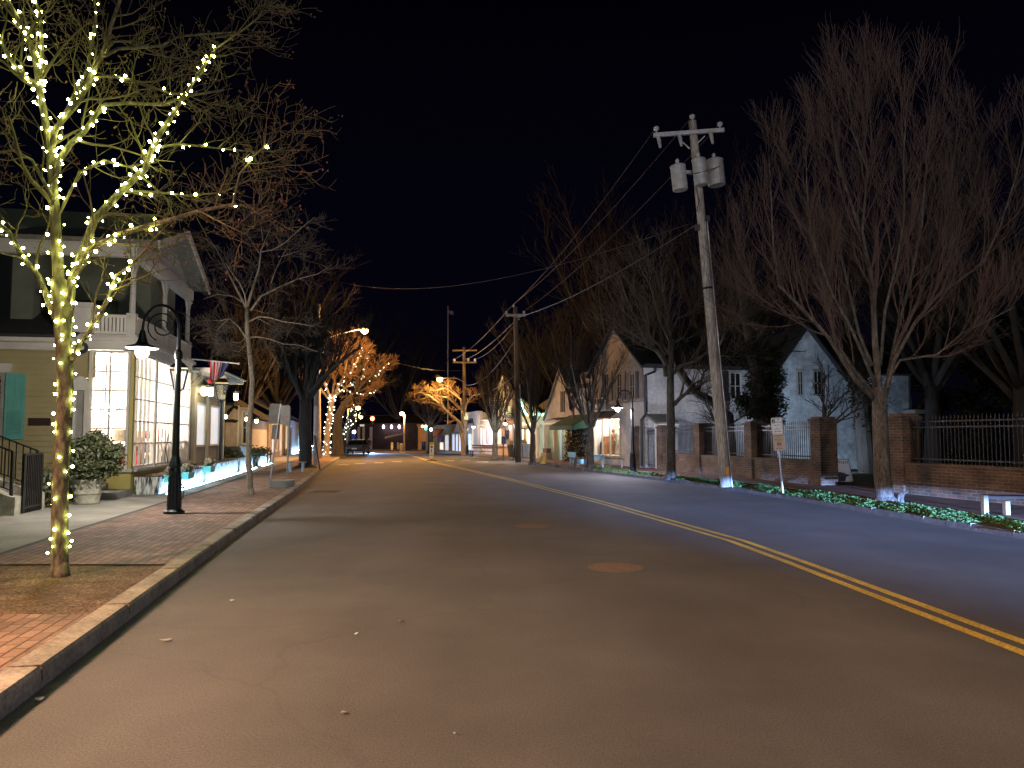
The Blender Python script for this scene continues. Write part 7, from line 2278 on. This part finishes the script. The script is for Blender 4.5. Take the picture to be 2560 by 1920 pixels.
# ================================================================== LEFT FAR ROW
FL = Facade((-13.9, 41.2), (-15.9, 50.5), left=True)
gc = thing('grey_cottage', 'dim yellow and grey cottage with garland and lit doorway behind planters', 'cottage', (-15, 40, GB))
q = lambda px: FL.s_at(px)
# recessed yellow garden wall and gable
FY2 = Facade((-17.8, 36.5), (-13.9, 37.6)); FY2.n = Vector((.25, -.97, 0))
b = MB(); z0_ = FY2.z_at(1012, 2); FY2.clap(b, -3.0, FY2.L, GB, z0_, 0, .16, .02); b.build('wall', M['yellow_clap'], gc)
b = MB(); FY2.box(b, -3.2, FY2.L + .4, z0_, z0_ + .1, -4, .5); b.prism([FY2.P(-3.2, z0_ + .1, .5), FY2.P(-3.2, z0_ + 2.1, -4), FY2.P(-3.2, z0_ + 2.0, -4.1)], FY2.u * (FY2.L + 3.6)); fixn(b.build('roof', M['roof_dark'], gc))
a = FY2.s_at(612); c = FY2.s_at(590)
b = MB(); FY2.box(b, FY2.s_at(596), FY2.s_at(600), GB, z0_, .0, .1); b.build('post', M['white'], gc)
FG2 = Facade((-13.9, 37.6), (-13.8, 41.2), left=True)
b = MB(); FG2.box(b, 0, FG2.L, GB, z0_, -.2, 0); b.build('side_wall', M['greyboard'], gc)
FY2.window(gc, FY2.s_at(607), FY2.s_at(624), FY2.z_at(1112, 2), FY2.z_at(1026, 2), M['win_warm_dim'] if 'win_warm_dim' in M else M['glass_dark'], M['white'], 1, 2, .08, .06, .02)
ga = thing('garland', 'dark evergreen garland looped on the yellow cottage wall', 'garland', FY2.P(FY2.s_at(570), 2.2, .1))
b = MB(); rng = random.Random(2)
for i in range(26):
    f_ = i / 25; leaf_cloud(b, FY2.P(lerp(FY2.s_at(556), FY2.s_at(594), f_), FY2.z_at(lerp(1034, 1020, f_) + 6 * math.sin(f_ * 6), 2), .12), .09, .08, .09, 14, .06, rng, .3)
    leaf_cloud(b, FY2.P(lerp(FY2.s_at(556), FY2.s_at(594), f_), FY2.z_at(1053 - 1.5 * math.sin(f_ * 3), 2), .12), .09, .08, .07, 12, .06, rng, .3)
b.build('needles', M['leaf_ivy'], ga)
def globe(px, py, Y, label, e, r=.09, m='lamp_warm', col=(1, .8, .45)):
    p_ = AT(px, py, Y)
    t = thing('wall_lantern', label, 'wall lantern', p_, 'small lit lanterns on the left cottages')
    MB().lathe(p_ - Vector((0, 0, r)), [(r * .5, 0), (r, .04), (r, r * 1.6), (r * .6, r * 2)], 8).build('glass_shade', M[m], t)
    MB().lathe(p_ + Vector((0, 0, r)), [(r * 1.1, 0), (r * .3, .1)], 8).build('cap', M['iron'], t)
    MB().tube([p_ + Vector((0, 0, r + .05)), p_ + Vector((-.05, .25, r + .05))], .015, 4).build('bracket', M['iron'], t)
    if e: lamp('lantern_glow', 'POINT', p_ + Vector((.05, -.2, 0)), e, col, .06)
globe(563, 1042, 36.2, 'lit lantern on the yellow cottage wall beside the porch', 16)
globe(617, 1048, 37.0, 'lit lantern in the cottage doorway beside the thin tree', 14, col=(1, .68, .35))
globe(641, 1053, 39.5, 'small lit lantern on the cottage right of the thin tree', 5)
# tub and plants on the planter
tb_ = FS.P(18.3, GB + .55, .35)
t = thing('stone_trough', 'grey stone trough on the raised planter beside the porch', 'planter', tb_)
q_ = Vector((AT(583, 1120, 33.5).x, 33.5, GB + .62)); MB().lathe(q_, [(.5, 0), (.72, .36), (.76, .40), (.66, .40), (.6, .3)], 16).build('bowl', M['greyboard'], t)
for k, (px, Y, lab) in enumerate(((562, 32.5, 'low planting beside the porch corner'), (612, 35.0, 'low planting behind the thin pale tree'), (640, 37.5, 'low planting on the farthest glowing planter'))):
    q_ = Vector((AT(px, 1120, Y).x, Y, GB + .7)); b = MB(); leaf_cloud(b, q_, .8, .7, .32, 420, .08, random.Random(k), .2)
    tag(b.build('garden_plant', M['leaf_bush']), lab, 'plant', 'plants in the glowing planters')
# white shop with blue uplights
ws = thing('white_shop_front', 'white shop front with blue glowing column bases behind the sign posts', 'shop', FL.P(0, GB, 0))
zws = FL.z_at(1050, 3)
b = MB(); FL.box(b, 0, 9.3, 0, zws, -4, 0); b.build('wall', M['offwhite'], ws)
b = MB(); b.prism([FL.P(-.3, zws, .5), FL.P(-.3, zws + .1, .5), FL.P(-.3, zws + 2.2, -3), FL.P(-.3, zws + 2.1, -3)], FL.u * 9.9); fixn(b.build('roof', M['roof_dark'], ws))
b = MB()
for px in (676, 700, 728, 738, 748): FL.box(b, q(px) - .09, q(px) + .09, GB, zws - .1, .02, .2)
b.build('column', M['white'], ws)
for p0_, p1_, m_ in ((677, 683, 'win_white'), (730, 737, 'glass_dark'), (739, 747, 'glass_dark'), (749, 754, 'glass_dark')):
    FL.window(ws, q(p0_), q(p1_), FL.z_at(1140, 4) + .3, FL.z_at(1062, 4), M[m_], M['white'], 1, 1, .06, .05, .01)
b = MB(); FL.box(b, q(726), q(752), GB + .02, GB + .06, .30, .36); FL.box(b, q(768), q(786), GB + .02, GB + .06, .30, .36); b.build('blue_uplight', M['strip_blue'], ws)
lamp('uplight', 'POINT', FL.P(q(738), .45, .6), 22, (.35, .58, 1.0), .08)
lamp('uplight', 'POINT', FL.P(q(660), 1.9, 1.6), 40, (1.0, .86, .82), .1)
wt = thing('cafe_table', 'small dark table by the glowing planter', 'table', G(655, 1165, .13))
q_ = G(650, 1164, .13); b = MB(); b.box(q_ + Vector((0, .3, .74)), (.8, .6, .05)); b.build('top', M['wood_dark'], wt)
for sx, sy in ((-.35, .05), (.35, .05), (-.35, .55), (.35, .55)): MB().bar(q_ + Vector((sx, sy, 0)), q_ + Vector((sx, sy, .72)), .05).build('leg', M['wood_dark'], wt)
FL2 = Facade((-15.9, 50.6), (-21.5, 78), left=True)
dr_ = thing('dim_shop_row', 'dim left shop row with blue lit doorway beyond the poles', 'shop', FL2.P(0, 0, 0))
q = lambda px: FL2.s_at(px)
b = MB(); FL2.box(b, 0, FL2.L, H(60) - .2, FL2.z_at(1040, 4), -4, 0); b.build('wall', M['beige'], dr_)
b = MB(); b.prism([FL2.P(-.3, FL2.z_at(1040, 4), .5), FL2.P(-.3, FL2.z_at(1040, 4) + 2.2, -3.5), FL2.P(-.3, FL2.z_at(1040, 4) + 2.1, -3.6)], FL2.u * (FL2.L + .6)); fixn(b.build('roof', M['roof_dark'], dr_))
for s0, m_ in ((1.2, 'win_blue'), (4.2, 'glass_dark'), (7.5, 'win_blue'), (12.5, 'win_warm'), (17, 'glass_dark')):
    FL2.window(dr_, s0, s0 + 1.6, .5, 2.5, M[m_], M['white'], 2, 2, .09, .06, .01)
lamp('uplight', 'POINT', FL2.P(2.0, .5, 1.0), 26, (.35, .62, 1.0), .1)
lamp('uplight', 'POINT', FL2.P(8.2, .6, 1.2), 26, (.42, .66, 1.0), .1)
# blue sign and lamp far left
q_ = Vector((AT(883, 1130, 86).x, 86, H(86) + .12)); t = thing('parking_sign', 'small blue sign on a thin post beyond the parked car', 'sign', q_)
MB().tube([q_, q_ + Vector((0, 0, 2.4))], .04, 6).build('post', M['galv'], t); MB().box(AT(884, 1091, 85.9), (.42, .03, .42)).build('blue_panel', M['sign_blue'], t)
q_ = AT(885, 1080, 88); t = thing('globe_lamp', 'bright white globe lamp above the small blue sign', 'lamp', q_)
MB().ball(q_, .2, 8, 6).build('globe', M['lamp_cool'], t); MB().tube([Vector((q_.x, q_.y, H(88))), q_], .05, 6).build('post', M['iron'], t)
q_ = Vector((AT(869, 1128, 84).x, 84, H(84))); t = thing('utility_pole', 'reddish pole beside the farthest wrapped tree', 'utility pole', q_, 'wooden utility poles'); MB().tube([q_, AT(871, 1040, 84)], [.16, .13], 8).build('pole', mat('orange_pole', (.4, .2, .12), .9), t)

# ================================================================== END OF THE STREET
Ye = 128.0
FE2 = Facade((AT(1045, 1090, Ye).x, Ye), (AT(868, 1090, Ye + 6).x, Ye + 6)); FE2.n = Vector((0, -1, 0))
eb = thing('dark_hall', 'dark building with columns and three violet wall lamps at the street end', 'building', FE2.P(0, 0, 0))
b = MB(); FE2.box(b, 0, FE2.L, H(Ye) - .3, FE2.z_at(1058, 3), -8, 0); b.build('wall', mat('dim_brown_wall', (.045, .034, .03), .9, noise=.3, scale=.6), eb)
b = MB(); b.prism([FE2.P(-.5, FE2.z_at(1058, 3), .6), FE2.P(-.5, FE2.z_at(1035, 3), -4), FE2.P(-.5, FE2.z_at(1058, 3), -8.5)], FE2.u * (FE2.L + 1)); fixn(b.build('roof', M['roof_dark'], eb))
for px in (900, 912, 930): 
    sv = FE2.s_at(px); b = MB(); FE2.box(b, sv - .25, sv + .25, H(Ye), FE2.z_at(1068, sv), .05, .6); b.build('column', M['offwhite'], eb)
b = MB(); FE2.box(b, FE2.s_at(914), FE2.s_at(903), FE2.z_at(1066, 9), FE2.z_at(1061, 9), .6, .7); b.build('lit_name_board', emit('dim_lit_board', (1, .85, .7), .5, sample=False), eb)
for px in (961, 981, 1000):
    sv = FE2.s_at(px); p_ = FE2.P(sv, FE2.z_at(1067, sv), .5)
    o = MB().ball(p_, .22, 6, 5, 1.6).build('violet_lamp', M['purple'], eb)
    lamp('violet_glow', 'POINT', p_ + Vector((0, -.6, -.5)), 26, (1.0, .62, .85), .1)
b = MB(); b.prism([AT(962, 1094, Ye - 6), AT(1006, 1083, Ye - 6), AT(1006, 1086, Ye - 9), AT(962, 1097, Ye - 9)], (0, 0, .15)); fixn(b.build('ramp_roof', M['concrete'], eb))
bw = thing('tan_building', 'plain tan block glowing orange behind the grey bare tree', 'building', AT(1062, 1110, 112))
x0, x1 = AT(1045, 1100, 112).x, AT(1084, 1100, 112).x
b = MB(); b.hexa((x0, 112, H(112) - .2), (x1 - x0, 0, 0), (0, 6, 0), (0, 0, ZY(1066, 112) - H(112) + .2)); b.build('wall', mat('tan_plaster', (.55, .36, .22), .85, noise=.15, scale=.8), bw)
b = MB(); b.hexa((x0 - .15, 111.8, ZY(1066, 112)), (x1 - x0 + .3, 0, 0), (0, 6.4, 0), (0, 0, .35)); b.hexa((x0 - .05, 111.9, ZY(1072, 112)), (x1 - x0 + .1, 0, 0), (0, .1, 0), (0, 0, .12)); b.build('parapet', M['wood'], bw)
b = MB(); b.hexa((AT(1054, 1100, 112).x, 111.94, H(112)), (1.0, 0, 0), (0, .05, 0), (0, 0, 1.3)); b.build('dark_opening', M['glass_dark'], bw)
lamp('yard_light', 'POINT', (AT(1052, 1100, 104).x, 104, 4.5), 380, (1.0, .58, .26), .2)
# far lamps and signals
def far_pole_light(px, py, Y, basex, label, power, m='sodium', r=.26):
    p_ = AT(px, py, Y); bx = AT(basex, 1120, Y).x
    t = thing('street_light', label, 'street light', (bx, Y, H(Y)), 'orange street lights on arms')
    b = MB(); b.tube([(bx, Y, H(Y)), (bx, Y, p_.z - .1)], [.14, .11], 8); b.build('pole', M['pole_wood'], t)
    b = MB(); b.tube([(bx, Y, p_.z - .2), (lerp(bx, p_.x, .6), Y, p_.z + .15), (p_.x, Y, p_.z + .12)], .04, 6); b.build('arm', M['grey_metal'], t)
    MB().ball(p_, r, 8, 6, .7).build('lens', M[m], t)
    if power: lamp('street_light_glow', 'POINT', p_ - Vector((0, 0.3, .45)), power, SODIUM, .15)
far_pole_light(1005, 1034, 100, 1011, 'orange street light on the leaning pole by the far lawn', 1500, r=.3)
far_pole_light(895, 1020, 92, 868, 'orange street light high above the parked car', 800, r=.3)
far_pole_light(902, 1043, 118, 880, 'lower orange street light beyond the parked car', 700, 'amber', r=.32)
p_ = AT(931, 1048, 122); t = thing('traffic_signal', 'red glowing traffic signal hanging over the far junction', 'traffic signal', p_)
MB().box(p_ + Vector((0, .25, -.25)), (.45, .3, 1.1)).build('housing', M['rubber'], t); MB().ball(p_ + Vector((0, 0, .1)), .36, 8, 6).build('red_lens', M['signal_red'], t)
MB().tube([p_ + Vector((-7, .3, .7)), p_ + Vector((0, .3, .55)), p_ + Vector((14, .3, .9))], .03, 5).build('span_wire', M['wire'], t)
q_ = Vector((AT(1003, 1127, 104).x, 104, H(104))); tag(MB().box(q_ + Vector((0, 0, .45)), (.4, .4, 1.0)).lathe(q_ + Vector((0, 0, .95)), [(.24, 0), (.1, .12), (0, .14)], 8).build('bollard', M['concrete']), 'squat pale bollard at the edge of the far lawn', 'bollard')
# flagpole
q_ = Vector((AT(1120, 1110, 95).x, 95, H(95))); t = thing('flagpole', 'tall thin flagpole with small violet flag against the black sky', 'flagpole', q_)
MB().tube([q_, AT(1120, 765, 95)], [.09, .045], 8).build('pole', M['grey_metal'], t)
b = MB(); a_ = AT(1121, 775, 95)
for i in range(4): b.quad(a_ + Vector((i * .16, .04 * math.sin(i * 1.8), -.04 * i)), a_ + Vector((i * .16 + .16, .04 * math.sin(i * 1.8 + 1.8), -.04 * i - .04)), a_ + Vector((i * .16 + .16, .04 * math.sin(i * 1.8 + 1.8), -.5 - .05 * i)), a_ + Vector((i * .16, .04 * math.sin(i * 1.8), -.46 - .05 * i)))
b.build('cloth', mat('violet_flag', (.16, .14, .42), .9), t)

# ---------------- parked car (seen from behind)
Yc_ = 80.0; cx_ = AT(896, 1130, Yc_).x; cz_ = H(Yc_)
car = thing('parked_car', 'dark grey parked car at the left kerb far down the road', 'car', (cx_, Yc_, cz_))
def sec(w0, z0_, w1, z1_, n=6):
    return None
bd = bmesh.new()
# body lofted from cross-sections along its length (x half width, z) : sill, belt, deck
secs = [(-2.15, .70, .38, .78, .80), (-2.05, .82, .30, .86, .96), (-1.2, .88, .26, .90, 1.0), (.6, .88, .26, .90, .98), (1.7, .86, .28, .86, .90), (2.1, .70, .36, .76, .72)]
b = MB()
for (y0, a0, l0, w0, t0), (y1, a1, l1, w1, t1) in zip(secs, secs[1:]):
    P0 = [(-a0, l0), (-w0, (l0 + t0) / 2), (-w0 * .95, t0), (w0 * .95, t0), (w0, (l0 + t0) / 2), (a0, l0)]
    P1 = [(-a1, l1), (-w1, (l1 + t1) / 2), (-w1 * .95, t1), (w1 * .95, t1), (w1, (l1 + t1) / 2), (a1, l1)]
    for i in range(6):
        j = (i + 1) % 6
        b.quad((cx_ + P0[i][0], Yc_ + y0, cz_ + P0[i][1]), (cx_ + P0[j][0], Yc_ + y0, cz_ + P0[j][1]), (cx_ + P1[j][0], Yc_ + y1, cz_ + P1[j][1]), (cx_ + P1[i][0], Yc_ + y1, cz_ + P1[i][1]))
for k in (0, -1):
    y0, a0, l0, w0, t0 = secs[k]; b.poly([(cx_ + x_, Yc_ + y0, cz_ + z_) for x_, z_ in [(-a0, l0), (-w0, (l0 + t0) / 2), (-w0 * .95, t0), (w0 * .95, t0), (w0, (l0 + t0) / 2), (a0, l0)]])
body = fixn(b.build('body', M['car_paint'], car))
b = MB()
cab = [(-1.75, .80, .96), (-1.0, .66, 1.42), (.3, .64, 1.44), (1.25, .78, .96)]
for (y0, w0, z0_), (y1, w1, z1_) in zip(cab, cab[1:]):
    b.quad((cx_ - w0, Yc_ + y0, cz_ + z0_), (cx_ + w0, Yc_ + y0, cz_ + z0_), (cx_ + w1, Yc_ + y1, cz_ + z1_), (cx_ - w1, Yc_ + y1, cz_ + z1_))
for s_ in (-1, 1): b.poly([(cx_ + s_ * w_, Yc_ + y_, cz_ + z_) for y_, w_, z_ in cab])
fixn(b.build('cabin_glass', M['car_glass'], car))
b = MB(); b.hexa((cx_ - .66, Yc_ - 1.02, cz_ + 1.42), (1.32, 0, 0), (0, 1.36, .02), (0, 0, .03)); 
for s_ in (-1, 1): b.bar((cx_ + s_ * .80, Yc_ - 1.76, cz_ + .97), (cx_ + s_ * .66, Yc_ - 1.0, cz_ + 1.43), .07); b.bar((cx_ + s_ * .78, Yc_ + 1.25, cz_ + .96), (cx_ + s_ * .65, Yc_ + .3, cz_ + 1.44), .06)
b.build('roof', M['car_paint'], car)
for s_ in (-1, 1):
    for y_ in (-1.3, 1.35):
        w_ = MB().lathe((cx_ + s_ * .70, Yc_ + y_, cz_ + .32), [(.20, 0), (.32, .02), (.32, .18), (.2, .2)], 18, (s_, 0, 0)).build('wheel', M['rubber'], car)
        MB().lathe((cx_ + s_ * .89, Yc_ + y_, cz_ + .32), [(.2, 0), (.18, .015), (.05, .02)], 12, (s_, 0, 0)).build('rim', M['galv'], w_)
    MB().box((cx_ + s_ * .66, Yc_ - 2.12, cz_ + .72), (.30, .08, .14)).build('tail_lamp', M['tail'], car)
    MB().box((cx_ + s_ * .95, Yc_ + .75, cz_ + 1.0), (.2, .1, .13)).build('wing_mirror', M['car_paint'], car)
MB().box((cx_, Yc_ - 2.17, cz_ + .58), (.52, .03, .14)).build('number_plate', M['plate'], car)
b = MB(); b.box((cx_, Yc_ - 2.14, cz_ + .42), (1.5, .14, .18)); b.build('bumper', M['rubber'], car)
MB().box((cx_ - .1, Yc_ - .6, cz_ + 1.50), (.5, .22, .10)).build('roof_sign', M['cream'], car)
# headlights of the next car in line throw their light along the road under and beside it
lamp('headlight_far', 'SPOT', (cx_ + .1, Yc_ + 6.5, cz_ + .55), 9000, (.28, .5, 1.0), .05, aim((cx_ + .1, Yc_ + 6.5, cz_ + .55), (cx_ + 4.5, Yc_ - 16, cz_ - .2)), spot_size=R(75), spot_blend=.5)

# ---------------- person beside the car
Yp_ = 84.0; pxx = AT(921, 1130, Yp_).x; pz = H(Yp_)
per = thing('person', 'person in dark red jacket and jeans standing beside the parked car', 'person', (pxx, Yp_, pz))
def skin_body(name, joints, edges, m, parent, root=0):
    me = bpy.data.meshes.new(name)
    me.from_pydata([j[0] for j in joints], edges, [])
    o = bpy.data.objects.new(name, me); COL.objects.link(o)
    md = o.modifiers.new('skin', 'SKIN')
    lay = me.skin_vertices[0] if me.skin_vertices else None
    if lay is None:
        bm_ = bmesh.new(); bm_.from_mesh(me); bm_.verts.layers.skin.verify(); bm_.to_mesh(me); bm_.free(); lay = me.skin_vertices[0]
    for i, j in enumerate(joints):
        r_ = j[1]; lay.data[i].radius = (r_, r_ * (j[2] if len(j) > 2 else 1)); lay.data[i].use_root = (i == root)
    o.modifiers.new('sub', 'SUBSURF').levels = 2
    dg = bpy.context.evaluated_depsgraph_get(); dg.update()
    me2 = bpy.data.meshes.new_from_object(o.evaluated_get(dg))
    bpy.data.objects.remove(o)
    me2.name = name; me2.materials.clear()
    me2.polygons.foreach_set('use_smooth', [True] * len(me2.polygons))
    for mm in (m if isinstance(m, list) else [m]): me2.materials.append(mm)
    o = bpy.data.objects.new(name, me2); COL.objects.link(o); o.parent = parent
    return o
J = [((0, 0, .92), .14), ((0, 0, 1.12), .14), ((0, 0, 1.34), .16), ((0, 0, 1.46), .06), ((0, -.01, 1.56), .095), ((0, -.01, 1.66), .085),
     ((-.19, 0, 1.38), .065), ((-.25, .0, 1.12), .05), ((-.22, -.10, .90), .04), ((-.22, -.12, .82), .035), ((.19, 0, 1.38), .065), ((.26, 0, 1.12), .05), ((.24, -.08, .88), .04), ((.24, -.10, .80), .035),
     ((-.10, 0, .84), .10), ((-.11, -.01, .48), .07), ((-.12, .02, .08), .05), ((-.12, -.14, .04), .045), ((.10, 0, .84), .10), ((.12, .0, .48), .07), ((.13, .03, .08), .05), ((.13, -.13, .04), .045)]
E = [(0, 1), (1, 2), (2, 3), (3, 4), (4, 5), (2, 6), (6, 7), (7, 8), (8, 9), (2, 10), (10, 11), (11, 12), (12, 13), (0, 14), (14, 15), (15, 16), (16, 17), (0, 18), (18, 19), (19, 20), (20, 21)]
bo = skin_body('body', J, E, [M['skin'], M['jeans'], M['jacket']], per)
for p_ in bo.data.polygons:
    z_ = sum(bo.data.vertices[v].co.z for v in p_.vertices) / len(p_.vertices)
    x_ = abs(sum(bo.data.vertices[v].co.x for v in p_.vertices) / len(p_.vertices))
    p_.material_index = 0 if (z_ > 1.47 or (z_ < .86 and x_ > .19)) else (1 if z_ < .9 and x_ < .19 else 2)
b = MB(); b.ball(Vector((pxx, Yp_ + .02, pz + 1.66)), .115, 10, 8, 1.05); b.build('hair', M['hair'], per)
b = MB(); b.ball(Vector((pxx, Yp_ - .125, pz + 1.58)), .018, 6, 4); b.build('nose', M['skin'], per)
